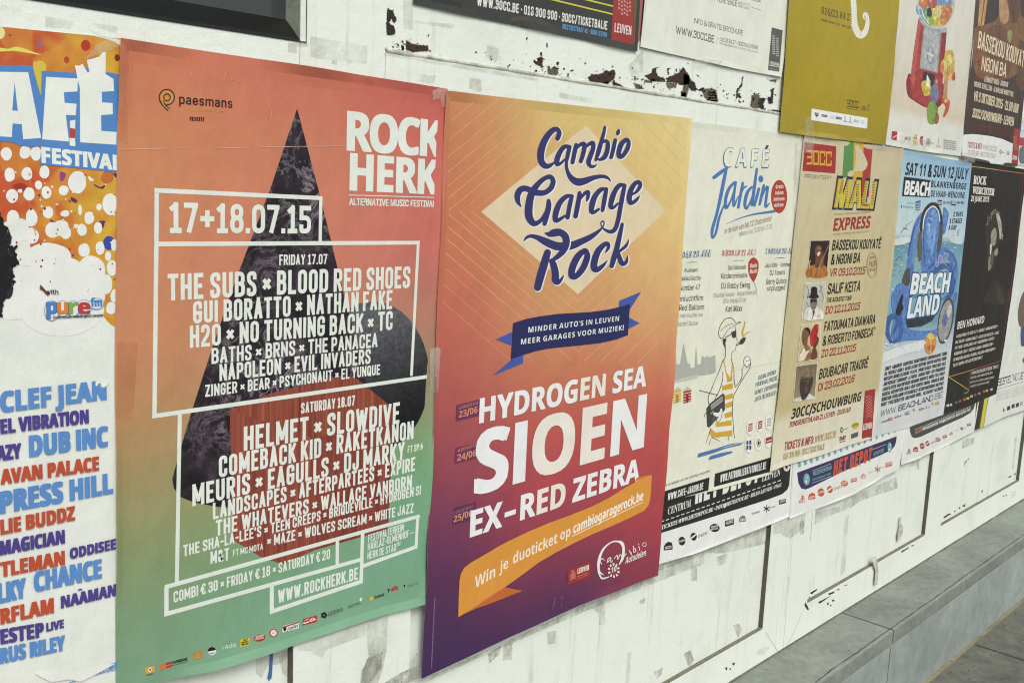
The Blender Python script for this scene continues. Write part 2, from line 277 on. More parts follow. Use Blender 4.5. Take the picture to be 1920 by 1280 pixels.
'serif': r'''A/(*_*h*_*x*p*{*}+(+8+N,k/B,{/B.S+Y.m++.y*{/.*x/.*h-#*h-#*x-H*~-T+5-K+T-9,(+j,(+O+A+N+7+Y+#,#*x,#*h +s,A-/,A,O-u
B/.*v*h*v*w+4*{+D+)+L+:+N+U+N.F+J.n+:/$*v/**v/9,x/9-T/5.%/*.E.s.X.W._.6.S-g.3-F-W-4.>,z.g,V.t,(.i+P.H++-q*p-,*h ,T-8-(-=-B-J-P-e-U.1-R.T-H.n-5.|,t/%,d/#,Y.y,T.Y ,y*}->+(-T+8-a+T-e,$-_,O-N,l-2,|,T-%,T+F,[+*,h+#
C/D-<*^,_*e,-*y+^+>+>+k+*,C+#-#++-^+>.6+_.b,./&,a/;-?/B-m/<.V/&.j/..t/B/(/B/(-l.u-l.[.B.;.j-p/%-D/.,y/&,Y.k,C.C,7-h,2,},7,;,E+d,^+>-$+)-O*}-t+%.<+4.^+K.|+l/2+[.^+*.$*h
D/]*z*h*z*w+6*{+D+&+K+6+N+N+N.K+K.i+B.z+3/(*u/**u/9,y/9-a/3.<.}.h._/,.7/>-_/D,~/<,4.~+U.Q+--q*p-#*h ,y*}-A+&-_+6-v+O./,..6-#.1-g.#.>-i.d-G.y,z/%,g.~,[.x,T.T,T+L,[++,g+#
E/-*t*h*t*w+4*z+D+&+L+7+O+Q+O.F+L.h+D.z+4/&*v/**v/9.b/9.b-v.S-v.F.I.-.i-a.y-&.~,f.|,W.r,T.W,T-3-&-8-?-G-N-d-X.1-h.1-h+w-X+w-K,S-?,f-/,q,T,y,T+H,W+6,^+,-$+$-M+(-p+/.1+<.H+O.[+k.m,2.~,2.e*h
F.g*v*h*v*w+4*|+D+*+L+;+N+W+N.K+L.h+C.x+3/$*t/**t/9.]/9.]-v.N-v.F.<.:.U.).i-m.u-M.|-$/#,f.},W.v,T.b,T-4-#-9-<-H-K-e-U.2-f.2-f+w-U+w-L,H-<,f-#,u,T,z,T+T,Y+2,b+(,n*}-<*w-<*h
G/i-F*^,f*f,0*y+a+=+?+i+,,B+$-#+,-_+?.7+a.c,./&,a/;-=/B-o/<.V/(.h/..t/B/)/B/)-k.u-k.f.2.R.O.<.h-~.z-d/+-F/.,z/&,Z.k,E.C,8-i,4,~,<,+,R+H,k+.-,*y-M*s-k*v-}+$.,+5./+L./,#.,,;-~,J-l,Q-M,T-M,d/c,d/c,T/H,Q/:,J/3,</1+%.<*h
H/w*v*h*v*w+4*{+D+)+L+9+N+T+N.O+L.i+D.x+4/%*v/**v/9-//9-//*,i/#,X.q,T.O,T-7..-7...O.*.q-v/#-S/*-S/9/h/9/h/*/M/%/>.y/6.i/4.O/4+T/6+;/>+*/M*{/h*w/h*h-S*h-S*w-n*{-~+(.++8..+T..,x,T,x,T+T,W+9,a+),p*{-/*w-/*h
I-@*t*h*t*w+2*|+C+)+L+8+O+O+O.V+L.n+D.|+4/&*t/**t/9-2/9-2/*,r/&,b.|,W.n,T.V,T+Q,Y+4,k+#-3*w-3*h
J.#+o*-+R*/+:*7+%*C*r*S*h*g*e*|*h+4*q+B+#+K+4+N+E+L+S+C+[+6+_+$+P*U+V*G+k*C+}*F,.*P,6*{,6.D,1.k,*.v+z.~+S/*+S/9-q/9-q/*-N.~-E.x-?.m-;.D-;+[-6+*-&*^,h*B,B*2
K/k*v*h*v*w+5*{+D+)+L+9+O+T+O.O+L.i+D.y+5/%*w/**w/9-0/9-0/*,j/#,Y.q,T.O,T-(-w.J...b.4.t.(/%-Z/*-Z/9/T/9/T/*/L/*.p.t.1.?-I-U/@+6/U*~/s*w/s*h-R*h-R*w-x*z.&++-s+G,e,r,T,d,T+T,W+9,a+),q*{-0*w-0*h
L.{*v*h*v*w+4*{+D+)+L+9+N+T+N.O+L.j+D.y+4/&*v/**v/9-6/9-6/*,m/%,b.{,Y.r,T.O,T+V,W+6,f+(-(+$-O+(-q+0.1+>.G+S.Y+r.k,<.{,<.e*h
M1#*t*h*t*w+3*{+C+)+L+9+O+S+O.R+K.q+;/$*u/**u/9,V/9-s,1/4/90p/90p/*0V/%0G.x0?.h0<.N0<+X0@+20O*|0p*w0p*h.^*h.^*w/$*~/4+4/8+V/8.b-X*h-H*h+l.X+l+S+o+7+x+&,.*z,I*w,I*h
N/[.f*^+m.5+m+R+o+8+w+(,,*{,F*w,F*h*x*h*x*w+<*|+L+1+P+R+P.W+-/%*x/**x/9,=/9.Y,H.Y.N.U.p.F/#.$/*.$/9/N/9/N/*/5/&/%.y.y.i.w.M.w*^
O/x-@*^,q*c,H*n,$+&+b+@+G+a+5,)+),Q+$,~+)-N+5-w+G.@+b.a,%.z,J/3,s/>-D/B-p/?.</3.a.{/#.b/<.B/O-y/[-O/a,~/[,Q/O,)/<+a.~+@.^+&.:*n-m*c -C*s-j*z.++6.?+].K,8.O,~.H-w.3.W-m.}-?/.,v/&,X.k,D.C,7-i,3,~,;,*,P+H,s+#
P.s*v*h*v*w+4*{+D+)+L+9+N+T+N.O+L.i+D.x+4/%*v/**v/9,r/9-W/6.)/+.D.w.X.a.g.E.k.$.b-Q.D-.-q,r-/,k,T,k,T+T,W+9,a+),p*{-/*w-/*h ,T-$-1-*-J-9-W-T-]-~-X.K-M.i-8.y,t/#,Z.x,T.b
Q/x.N)Z-a)g-&*-,X*g,/*z+h+9+J+Y+6,$+),O+$,~+)-N+5-w+G.@+b.a,%.z,J/3,s/>-D/B-p/?.</3.a.{/#.b/<.B/O-y/[-O/a,~/U,9/8+X.d++.#*h.>*?.b*&/0)z/Y*%/])p/&)a -D*s-j*z.,+6.@+].L,8.P,~.I-w.4.W-m.}-?/.,v/&,X.k,D.C,7-i,3,~,;,*,P+H,t+#
R/H*v*h*v*w+4*{+D+)+L+9+N+T+N.O+L.i+D.x+4/%*v/**v/9,u/9-i/3.E.z.g.W.r.(.h-U.I-5-r,z/#+9/6*~/O*w/O*h.+*h,g,p,T,p,T+T,W+9,a+),p*{-/*w-/*h ,T-(,i-(-6-.-Q->-b-Z-h.)-_.X-G.u,{/#,h.},[.w,T.U
S.Y+3*^+3,?+D,?+V+b+q+9,7*},c*u-%*z-=+--K+B-P+[-D,$,|,@+q,x+Q-9+?-Y+9.$+<.G+H.f+Z.}+t/4,6/?,V/B-#/>-d/0-p/4-v/B.,/B.,-u-x-u-n.9-^.T-J.l-5.},y/,,a/0,D/,,/.{+|.h+x.P+|.;,,.*,Z-g-9-K-t-(.*,p.5,Y.>,).9+_.,+@-q+&-R*o-.*c,^*^,?*a+W*s+J*n+C*^
T.x+_*h+_*w+{*z,1+(,:+9,=+T,=/%+h.z+F.f+1.D+%-t*q-t*q/9.l/9.l-s.]-s.K.Q.%.u-B/%-B+T-E+8-N+(-a*z-}*w-}*h
U/Y-5*[,H*f+s+%+V+T+M,<+M.O+K.i+B.x+3/%*u/**u/9-./9-./*,h/#,W.q,S.O,S,/,X+Z,h+:-&+&-L*{.-+..O+V.[,@.[.N.X.i.O.x.?/%-}/*-}/9/J/9/J/*/3/$/$.v.y.g.w.N.w,S.n+_.P+)-{*g
V.|,p*[+4.Q*|.u*o/$*Z/**Z/9,o/9,o/*,F/$,=.x,:.l,B.N->,2.4.N.:.k.7.x../#-d/*-d/9/-/9/-/*.x/(.k.|.R.R-$*[
W0k,J*^+).[*u.{*k/&*X/**X/9,S/9,S/*,8/#,1.x,/.l,6.I,z,;-e.8-O.s-F.}-#/*-#/9/+/9/+/*.g/#.[.n.b.U/J,F0+.F02.i00.v0).~/e/*/e/90v/90v/*0g/$0Z.v0I.O/1*^.|*^-r-l,[*^
X/G*r*h*r*w+;+&+]+G,_,m+Q.U+7.y+*/&*t/**t/9-1/9-1/*-#/*,f/$,[.q,g.W-C-Y-x.J.,.o-}/#-]/*-]/9/;/9/;/*.{/&.f.w.;.J-R-C.o+?/(+$/A*w/A*h-,*h-,*w-P*}-Z+1-L+S,n,T,-+T+|+5,,*},M*w,M*h
Y.z+h*h+h*w,&*{,6+),>+9,A+T,A,Q+&.p*t.}*Z/**Z/9,l/9,l/*,F/$,=.r,D.Z-5,|.&.D.4.j.).~-_/*-_/9/+/9/+/*.k.y.R.Z-F,i-F+T-I+9-Q+)-c*{-}*w-}*h
Z/-*z*h*z*q-M.~,r.~,0.u+t.i+b.U+P.;+C-s+4-s+?/9.i/9.i/.,;+%--+%-f+-.5+C.S+i.j,D.x,D.j*h
0.L,Y*b,)*i+^*}+A+C+/+p+$,J*|-/+$-n+/.H+A.u+^/:,)/N,Z/T-//N-T/:-q.u.).G.4-m.8-..4,J.)+p-q+C-S*}-/*i ,Y+-,v+9-++^-3,<-5-.-3-{-+.X,w.},Z/.,>.},..X,%-{,#-.,%,<,.+^,>+9
1.L+F*h+F+,,++.,4+5,;+S,;.q+n.C+Z.6+H.2+;.5+0.>+(.K+%.^+N.n,(/2,Q/Q-:/Q-:+S-@+6-I+/-X+,./+,./*h
2.L*}*h*}+J+{,J,X-2,u-k,}.H,z.g,p.|,b/,,M/0,3/*+~.q+u.P+r-~+Q.%+9.0+).B+#.^+(.t+2/,+E/<+_/I,$/Q,M/T-./N-X/:-t.v-}.K-v-~-[-R-,,w+Z+N-1+N-B+Q-P+Y-[+g-i,0.1,0..*h
3.L,C*b+v*e+T*l+<*x++++*|+<*y+N*|+d+-+r+=+{+P+~+U+[+f+C+}+5,?+0,e+8,t+C-$+S-,+k-/,.-),M,r,h,S,x,,,}+c,}+c-G,/-G,P-M,i-a,w-},|.E,y.c,o.y,_/,,I/0,6/-,).~+u.Z+q..+N.1+6.:+&.K*}.d+*/%+C/>+n/O,L/T-+/N-V/;-t.x-}.M-v.)-c-f-D-L,|-<-P-,-i,y-{,g.-,L.1,..-+g-~+J-o+4-X*~-$*i
4.L+y*h+y+,,/+,,Q+4,]+@,a+W,a+}*p+}*p,F,e/N-]/N-],I.A,I.A+}-]+}-]+W-b+@-l+4.;+,.;*h +>,I,a,I,b.6,e.q,5-u
5.L,E*b+x*e+W*l+@*x+0+,+(+=+$+N+(+b+2+o+A+w+T+y+Z+V+p+;,%+3,<+0,b+9,q+E,|+V-)+q-+,6-%,],q,z,V-/,4-4+j-1+L-)+0-4+C/N-r/N-u.<-R.<-M.P-E.b-2.h+k.h+b-R+~-X,G-[-,-S-]-;-},o.-,6.)+n-z+N-j+7-S+$,|*i
6.L,c*b,8*g+o*x+P+8+:+a+,,8+(,y+*-M+2-{+?.G+Q.l+j/-,,/B,O/P,y/T-@/R-[/K-p/@-~/3.+/#.-.n.).[-x.L-c.B-?.>-<.d-1/%-%/.,s/1,R/&,:.d,*.1+}-H,A-W,u-^-J-U-r-=./,r.7,<./+]-p+/-C*l ,e+.,y+4--+E-7+f-;,6-7,b-,,~,v-4,^-9,;-0+},x,&,-,5+T,J+8
7.L+p*h-Y.i+r.i+X.a+N.I+J.++&.++*/N.8/N.8/1,G*h
8.L,U*b,(*f+^*q+B+(+.+?*~+[*z+z+$,B+7,_+R,v+w-0+V-F+?-a+1-}+,.B+0.^+9.x+K/3+f/E,//P,]/T-:/M-c/7-{.q.(.F-}.%-m-i-1-?-a-$.#,e.4,E.:,#.0+K-m+%-<*j ,h-S,{-c---s-4.--6.G-0.j,y/(,k//,Y/2,C/-,3.z,*.e,%.I,+..,7-t ,X+),u+.-/+=-=+U-A+t-<,4--,J,m,^,D,s+~,P+t,9+p+x+u+W,(+>,=+.
9.L,:*b+u*e+Z*l+H*w+<+*+2+J+9+b+O+m+Y+S+j+?+~+1,=+,,j+?-++z-7-$,p,d,X,Y,<,V+i,_+B,x+*-C*}-y+%.F+2.k+F/-+b/B,)/P,P/T,z/O-C/?-b/$-y.X.,.%.1-@.(,>-w+q-e+L-L+/-/*t,f*g ,V-(,k-*,{-3-7-O-2.7-%.f,n/#,S/-,=/%,,.o+}.M+y-},#-M,7-1''',
'reg': r'''A.}*u*h,R/9-4/9.p*h.9*h-+.&,m.|,w.|,J-I+P*h +e,#+e,P.$,P.$,#
B.k+<*h+</9,t/9-?/5-_/+-w.u.-._.8.D.;.(.9-l.2-W-u-<-S---S-)-h-$-{,w.1,i.>,T.H,<.K+z.G+[.=+A.++,-l*v-H*l,x*h +q+:,v+:-D+>-_+L-o+b-t+z-r,3-j,E-],T-K,a-7,i+q,k +q-;,q-;->-D-M-N-Y-]-c-n-e.&-a.?-Q.S-9.c,s.g+q.g
C/:--*c,U*i,**|+a+?+D+j+2,A+-,~+2-_+D.7+a.b,*/$,U/8--/>-i/6.&/+.>.v.R.d.d.K.p.1.x-o.C-o.4.8-v.S-S.e--.j,e.f,D.V,*.?+q-{+e-R+_,~+e,M+q,%,*+b,E+I,f+;--+7-S+<-v+L.4+i.C,2.x,2.p+p.d+T.R+>.>++.&*w-i*l-K*e
D/4,b*h+X*h+X+:,^+:-1+>-U+L-s+e.,,).8,P.<-#.8-Q.,-x-t.<-V.S-3.c,d.g+V.g+V/9,g/9-B/3-r.|.<.^.W.6.i-^.o-#.i,C.W+l.;+C-q+$-?*n +q/9+q*h+<*h+</9
E.K+<*h+</9.&/9.&.g+q.g+q-<-t-<-t,j+q,j+q+:.)+:.)*h
F.D+<*h+</9.#/9.#.g+q.g+q-6-m-6-m,d+q,d+q*h
G/B-.*c,U*i,)*|+_+?+C+j+2,A+-,~+2-_+C.7+_.b,)/$,T/8-+/>-J/<-i/5.(/*.?.u.S.b.e.I.q.0.y-o.C-o.2.7-u.R-S.e-,.j,e.f,D.V,*.?+q-{+e-R+_,~+e,M+q,%,++b,E+I,f+;-.+7-N+:-l+E.(+V.:+p.E,2.H,S.W,Q-9,Q-9-#.|-#.|,Q.w+~.f+T.K+4.**w-[*h
H/?+<*h+</9+q/9+q->.6->.6/9.k/9.k*h.6*h.6,l+q,l+q*h
I-G+$*h+$+:+l+:+l.g+$.g+$/9-//9-/.g,D.g,D+:-/+:-/*h
J.:,F*c+q*j+H+&+/+L+&,%+&,<+Z,<+Z,%+_+a+o+G,)+9,F+4,c+9,y+G-,+a-1,%-1/9-e/9-e,%-[+L-B+&,w*j
K.s+a,%+a,_,=-J-{/9.d/9,l-4,i-4 +<*h+</9+q/9+q*h .&*h,H-&,i-N.e*h
L.7+<*h+</9+q/9+q+:-y+:-y*h
M0>+<*h+</9,+/9-=,1-X+3-M+3-r,G.z/9/i/9/i*h/6*h/8.k/<.k.j-@-j*h-<*h+g.k+l.k+o-@+o*h
N/E+<*h+</9+z/9-z,+.G+8.@+7.<,M.</9.p/9.p*h.2*h,?-a+d.g+m.i+q-@+q*h
O/L--*c,U*i,**|+a+?+D+j+2,A+-,~+2-_+D.7+a.b,*/$,U/8--/>-_/8.0/$.S.b.q.7/&-_/-,~/&,A.q+j.S+?.0*|-_*i --+7-O+;-p+I./+a.C,$.P,M.T,~.P-R.C-|./.@-p.V-O.f--.j,f.f,E.V,+.@+r-{+e-R+_,~+e,M+r,$,++a,E+I,f+;
P.b+<*h+</9,o/9->/5-b/(-}.o.4.T.@.5.C-n.@-J.4-,-},m-b,W->,J,o,F+e,F+e,u-.,w-E-#-U-1-c-B-j-V-l-n-j.*-c.>-U.N-D.[-..e+q.g+q*h
Q/L,w,1-Q,1.t*@.=*@ --*c,U*i,**|+a+?+D+j+2,A+-,~+2-_+D.7+a.b,*/$,U/8--/>-_/8.0/$.S.b.q.7/&-_/-,~/&,A.q+j.S+?.0*|-_*i --+7-O+;-p+I./+a.C,$.P,M.T,~.P-R.C-|./.@-p.V-O.f--.j,f.f,E.V,+.@+r-{+e-R+_,~+e,M+r,$,++a,E+I,f+;
R.e+<*h+</9,p/9-?/5-c/)-}.q.5.W.@.9.D-r.@-N.5-0-},s-c,a-?,S,p,O+Y,O+Y-#-/-%-E---V-8-c-G-j-Z-l-r-j.--c.@-V.P-E.]-/.e+q.g+q*h -s*h,k,j-I,j.R*h
S.c,f*a,;*e+s*o+U+$+?+<+1+X+++z+a+z+f+e+p+R,#+E,7+;,f+4-$+6-<+<-O+G-_+U-j+i-m+}-j,3-b,A-D,U,D,r+s-(+Q->+=-]+6.&+:.G+H.d+^.{+{/0,A/;,i/>-3/;-T/0-q.{.+.e.8.I.=.+-f.+-].F-I.Z--.h,g.m,M.j,8.d,%.X+t.K+l.;+i.)+m-r+v-c,9-M-P-*-w,q.8,O.@,:.C+|.?+[.2+?-x+&-Y*p-5*e
T.e+%.g+%/9.J/9.J.g-$.g-$*h,K*h,K.g
U/@-%*b,S*f,-*t+i+/+P+L+A+p+<,<+</9+q/9+q,@+t,$+~+h,2+R,G+B,c+9-%+6-E+9-a+B-v+R.*+h.4,$.7,@.7/9.k/9.k,<.g+p.V+L.?+/-{*t-S*f
V.},T*h*u/9+O/9,^+{,y+$,n+$-?,V.8/9.p/9-6*h
W0n,.*h*u/9+N/9,G+W,O+,,I+,,f,N-L/9.-/9/&+W/0+,/)+,/D,N0*/90_/9/J*h.j*h-q.6-e.y-p.y-U-Y,k*h
X.y*v*h,a-;,a,p+#/9+a/9,f-_,u-A,m-A-1-y.(/9.c/9-%,r-%-=.j*h..*h,z,N,k,l,v,l,C+u+U*h
Y.w,T*h,T,X*u/9+U/9,e-A,z,k,f,k,{-A../9.j/9-.,X-.*h
Z.[+.*h+.+2-L.U-i.z-o.i+-.g+-/9.:/9.:.o+x+L+Z+&+T+8.<+:.<*h
a.4,2*a+r*d+W*l+B*y+2+0+(+G+$+d+&+{+/,3+;,A+J,L+r,Z,n,h-,,o-2,u-4-$---D,s-X,N-a,)-X+k-H+]-2+--@+:-X+K-m+a-{+x.),L.0,r.,-<-x-L-k-X-W-c-?-f,|-f*h-4*h-4+6-1+6,|*{,^*i ,:+1,S+3,i+;,y+G-*+V-1+i-4+{-4,I-&,C+y,1+_+}+W+q+U+a+^+F+u+6
b.P,j*b,P*d,<*k+{+%+l+;+g+;+g*h+6*h+6/9+h/9+h-V+l-V+{-m,;.&,O..,j.0-2.,-Q-x-m-b.$-A.1,v.5,H.1+w.$+O-m+1-Q*u-3*f ,c+2,}+5-7+A-G+R-S+k-[,+-^,I-[,i-S-(-H-?-7-P,}-[,c-_,H-[,3-P+}-@+q-*+j,j+h,I+j,*+q+i+}+Q,3+@,H+5
c.9,W*b,1*f+k*u+N+1+9+P+,+w+(,G+,,u+9-@+N-a+k-x,1.+,W.0-&.+-K-u-h-X-y-5-I-)-?->-/-O,t-Z,W-_,<-Z,%-O+p-=+d-%+[,f+Y,G+[,++d+k+p+S,%+A,<+5,W+2,u+6-0+A-@+S-J+k-z+_-i+9-L*y-(*g
d.P,N*b,**f+g*u+K+1+8+O+,+w+(,H+,,v+8-A+K-b+g-x,+.,,N.0,i..,}.&-=-m-L-V-O-V-O/9.%/9.%*h-Q*h-Q+;-L+;-=+%,|*k,i*d ,U+2,p+5-*+@-:+Q-F+i-N,*-P,I-N,j-G-*-;-@-*-P,p-[,U-_,;-[,%-P+p-?+d-(+[,i+Y,I+[,++d+k+p+R,%+A,;+5
e.@,[*b,2*f+k*u+M+1+9+P+,+w+(,G+,,t+8-?+M-_+i-x,/.+,U.0-,.(-B-x-V-i-i-S-v-9-~,t.%,9+H,9+H,d-g,d-N,S-L,q-E-.-9-B-)-R,p-[,U-a,<-[,&-Q+q-B+e-/+[,t+X,@+[+|+f+b+t+L,++=,A+4,[+1,}+6-;+F-K+b-|+T-s+?-d+,-P*w-9*k,z*d
f,},i.,,i-]*m-]*m., +L*h+L.U+O.o+X/&+h/6+y/A,G/J,u/C,i.t,M.y,:.v,-.n,%._+~.K+~*h
g.P,W)I,8)K+x)Q+N)j+5*0+^*F+o*2,-)|,W)t,z)y-9*+-J*A-P*c-P+C-L+C-<+.,|*t,i*n,M*l,+*p+h*}+L+7+8+T+,+z+(,J+,,w+8-B+L-b+g-x,+.,,N.0,i..,}.&->-m-M-V-Q-V-Q.,.&.,.&*a-~*<-p)z-Z)e-?)T,{)K ,U+;,p+?-*+H-;+W-G+n-N,--Q,K-N,k-G-+-;-@-+-Q,q-[,U-_,;-[,%-P+p-?+d-)+[,j+Y,K+[,.+e+o+q+X,%+I,<+?
h.D+h,h+h*h+6*h+6/9+h/9+h-=+_-=+p-b,,-z,G.,,i.0-*.--C.#-X-o-i-W-s-;-v,s-v*h-D*h-D,o-?-3-2-J,w-Y,Y-_,2-U+~-I+r-9+k-$
i,7+6*h+6.,+h.,+h*h +O._+B.c+7.i+0.t+-/$+0/1+7/<+B/B+O/E+]/B+i/<+p/1+r/$+p.t+i.i+].c
j,7+6.,+h.,+h*N+f*5+^)z+Q)h+@)Y+*)Q*_)O*_)}*{*$+-*-+4*<+6*O +O._+B.c+7.i+0.t+-/$+0/1+7/<+B/B+O/E+h/<+p/1+r/$+p.t+h.i
k.-+e+z+e,Z+n,Z-;.,-x.,,E,Q,?,Q +6*h+6/9+h/9+h*h -B*h,(,F,J,j.&*h
l,I+}*f+]*k+G*x+;+2+6+O+6/9+h/9+h+[+m+>+u+8,2+6,9+8,B*j
m0/+6*h+6.,+g.,+g-C+d-C+l-Y+w-m,;.*,b.2-$.--=-y-N-b-W-C-Q-C-X-W-f-k.-.).Y.2.t.//0.%/C-s/R-^/]-C/a-#/a*h//*h//,}/*->.x-Q.d-[.K-a.8-^.(-V-m-?-e,x-e*h-3*h-3-&-.->,}-P,j-[,Q-a,0-W+}-M+r->+k-,+h,q+h*h
n.D+h,h+h*h+6*h+6.,+g.,+g-=+_-=+p-b,,-z,G.,,i.0-*.--C.#-W-o-i-W-s-;-v,s-v*h-D*h-D,o-?-3-2-J,w-Y,Y-_,2-U+~-I+r-9+k-$
o.H,W*b,1*f+k*u+N+1+9+P+,+w+(,G+,,u+9-@+N-a+k-x,1.+,W.0-#.+-F-x-c-a-x-@.),u..,G.)+w-x+P-c+1-F*u-#*f ,W+2,t+5-/+A-@+S-L+k-T,+-V,G-T,f-L-%-@-=-/-O,t-Z,W-_,<-Z,%-O+p-=+d-%+[,f+Y,G+[,++d+k+p+S,%+A,<+5
p.P+6)O+6.,+g.,+g-V+l-V+{-m,;.&,O..,j.0-2.,-Q-x-m-b.$-A.1,v.5,H.1+w.$+O-m+1-Q*u-3*f,j*b,P*d,<*k+{+%+l+;+h+;+h)O ,c+2,}+5-7+A-G+R-S+k-[,+-^,I-[,i-S-(-H-?-7-P,}-[,c-_,H-[,3-P+}-@+q-*+j,j+h,I+j,*+q+i+}+Q,3+@,H+5
q.P.%)O-O)O-O+;-L+;-=+%,|*k,i*d,N*b,**f+g*u+K+1+8+O+,+w+(,H+,,v+8-A+K-b+g-x,+.,,N.0,i..,}.&-=-m-L-V-Q-V-Q.,.%., ,U+2,p+5-*+@-:+Q-F+i-N,*-P,I-N,j-G-*-;-@-*-P,p-[,U-_,;-[,%-P+p-?+d-(+[,i+Y,I+[,++d+k+p+R,%+A,;+5
r-&+6*h+6.,+g.,+g-W+j-W+u-n,,-~,B.-,].1,u.0,u-X,W-[,C-Y,1-R+}-H+r-:+k-)+h,p+h*h
s-|,C*b,%*d+g*k+O*v+>+++1+?+)+W+W+c+b+K+q+<,*+4,C+1,a+4,v+>-)+M-.+_-++n,~+z,p,(,),:+a,F+F,X+7,q+2-2+5-K+@-b+Q-s+i.$,)..,G.0,f..,~.&-6-w-F-h-Z-?-.-5-%-E,u-S,c-^,G-b,/-^+v-T+i-F+d-5+g-%+p,u,;,e,j,Y-3,L-L,;-[,#-a+c-]+H-Q+2-?*{-&*m,f*d
t,i,T.,,T-]*m-]*m., +@.v+r.v+r+Z+t+I+z+=,*+6,F+5,S+7,]*i,8*e+q*j+U*y+E+6+@+V
u.D,C*d,&*g+i*p+S+$+C+;+:+X+6+|+6.,+h.,+h,$+m+a+{+H,5+9,Q+4,h+7,z+>-.+I-:+Y-A+o-D,,-D.,-v.,-v*h-E*h-E+U-M+U-<+2-$*u,e*h
v.4,4*h*v.,+O.,,6,.,V*x,E*x,f,.-K.,.%.,,h*h
w/i+{*h*z.,+Q.,,-+z,>+-,6+-,V,],|.,-T.,..+z.>+-.6+-.W,].}.,/U.,.T*h.#*h-4-g-?-g,y,;,P*h
x.,*x*h,;,b,:,:+#.,+].,,W,V,>,V,m-K-8.,-r.,,X,9,X,]-v*h-=*h,<,C,U,C,)+P+U*h
y.4+2)R+=)~+a){+u*,,**J,4*g*v.,+O.,,6,.,V*x,D*x,f,.-K.,.%.,,U*8,?)m+})T+U)M
z.-+.*h+.+1,~-V,~-Y+3-Y+3.,-b.,-b-a+r+<+r+9-g+9-g*h
0.h,h*c,=*i+u*{+W+>+C+h+7,@+3,~+7-a+C.8+X.c+v/%,=/8,h/>-6/8-Y/%-w.c.0.8.<-a.A,~.=,@.0+h-w+>-Y*{-7*i ,h+4-(+9-?+G-Q+_-a,$-i,M-k,~-i-R-a-|-Q.A-?.X-(.i,h.m,K.i,4.X+}.A+p-|+h-R+e,~+h,M+p,$+}+_,4+G,K+9
1.h+I*h+I+8.5+8.5*h -4/9-4*h,[*h,[.d+Q-v+Q.R,P/9
2.h+?*h+?+2-9-9-O-]-W.%-T.:-M.K-A.Y-2.e,f.m,N.k,;.d,,.V+|.G+u.4+s-z+A-z+E.@+Q._+f.x,#//,C/;,g/>-./;-L//-f.y-y.b.*.E...&.%-U-e-%--,A,,+=,,+:.4+:.4*h
3.h,a*c,<*f+w*p+Z+$+D+:+6+U+/+w+e+w+i+c+r+Q,$+E,6+<,b+4-3+=-E+G-R+V-[+k-_,%-[,;-S,N-F,a-3,n,t,v,/,y,/-F-=.d-=.g+D.g+D/9.&/9.&.n,Z-6,Z->-*->-M-4-l,}.%,e.3,F.7,%.3+_.$+A-k+)-N*r-,*f
4.h+,+b+,,1,x/9-O/9+d,4.G,4.G+b -8*h-8-U-k-U-k*h
5.h,d*c,@*f+}*q+d+%+N+<+A+V+<+v+o+v+s+d+{+S,<+<,d+4,{+7-4+@-E+M-R+a-Z+v-^,4-Z,L-R,d-D,v-3-),y-2,a-5,8-.+t,w+B,}+X/9-}/9-}.g,*.g+x-H,@-Z,j-c-*-a-B-W-X-K-l-;-{-(.,,l.3,P.5,4.1+k.#+H-k+--N*t--*g
6.h,h*c,C*g,#*t+e+-+O+H+C+j+?,3+B,Q+L,r+{-i,|/9-X/9,+-(,%-(,6-=,N-L,o-R-6-N-S-C-m-0.$,s.0,R.4,/.0+g-~+F-j+,-O*s-0*g ,h+3,~+6-6+>-F+K-R+^-Z+s-],/-Z,G-R,]-F,o-6,|,~-),h-,,P-),=,|,-,o+{,]+t,H+q,1+t+t+{+^,-+K,=+>,P+6
7.h+Y*h-Y.g+>.g+>/9.5/9.5.e,6*h
8.h,h*c,@*f+z*q+]+&+G+>+:+Y+6+y+8,7+@,M+L,c+],t+r-#,,-+,,--+l-9+V-M+I-j+D.-+H.J+T.f+i.{,&/1,D/;,h/>-./;-L/1-f.{-y.f.*.J...-.*-j-x-M-c-9-G---G-+-]-#-q,t.%,c.3,M.;,7.=+y.9+Y.,+>-r+&-T*q-3*f ,h+4-%+6-;+<-L+G-Y+U-c+h-f+|-c,6-X,H-K,X-9,e-#,m,h,o,N,m,9,e,&,X+u,H+m,6+j+|+l+h+t+U,%+G,8+<,M+6 ,h-?-3-G-A-Q-L-a-T-q-V.)-T.<-M.L-B.Z-3.e,h.n,?.e,1.Z,%.L+z.<+w.)+z-q,%-a,1-Q,@-G
9.h,h/>-0/:-O/--k.t-~.W.0.7.4-n.1-N.&-/-S,8,R*h+v*h-H,y-M,y-=,d-$,S,a,M,=,Q+{,]+c,q+N-.+C-M+?-r+C.:+P.Y+e.u,#/.,C/: ,h.n,P.k,=.c,-.T+|.B+t..+r-r+t-X+|-C,--2,=-$,P,x,h,u,~,x-6-$-F-2-R-C-Z-W-]-p-Z.--R.B-F.T-6.c,~.k
.,H+X*e+J*g+?*o+7*{+4+-+7+;+?+G+J+O+X+Q+h+O+s+G+{+;+~+-+{*{+s*o+h*g
,,H++)c+B+E+{+E+O)c
:,H+X*e+J*g+?*o+7*{+4+-+7+;+?+G+J+O+X+Q+h+O+s+G+{+;+~+-+{*{+s*o+h*g +X-0+J-3+?-:+7-F+4-T+7-c+?-o+J-w+X-z+h-w+s-o+{-c+~-T+{-F+s-:+h-3
;,H++)c+B+E+{+E+O)c +_-0+Q-3+E-:+=-F+:-T+=-c+E-o+Q-w+_-z+n-w+z-o,&-c,)-T,&-F+z-:+n-3
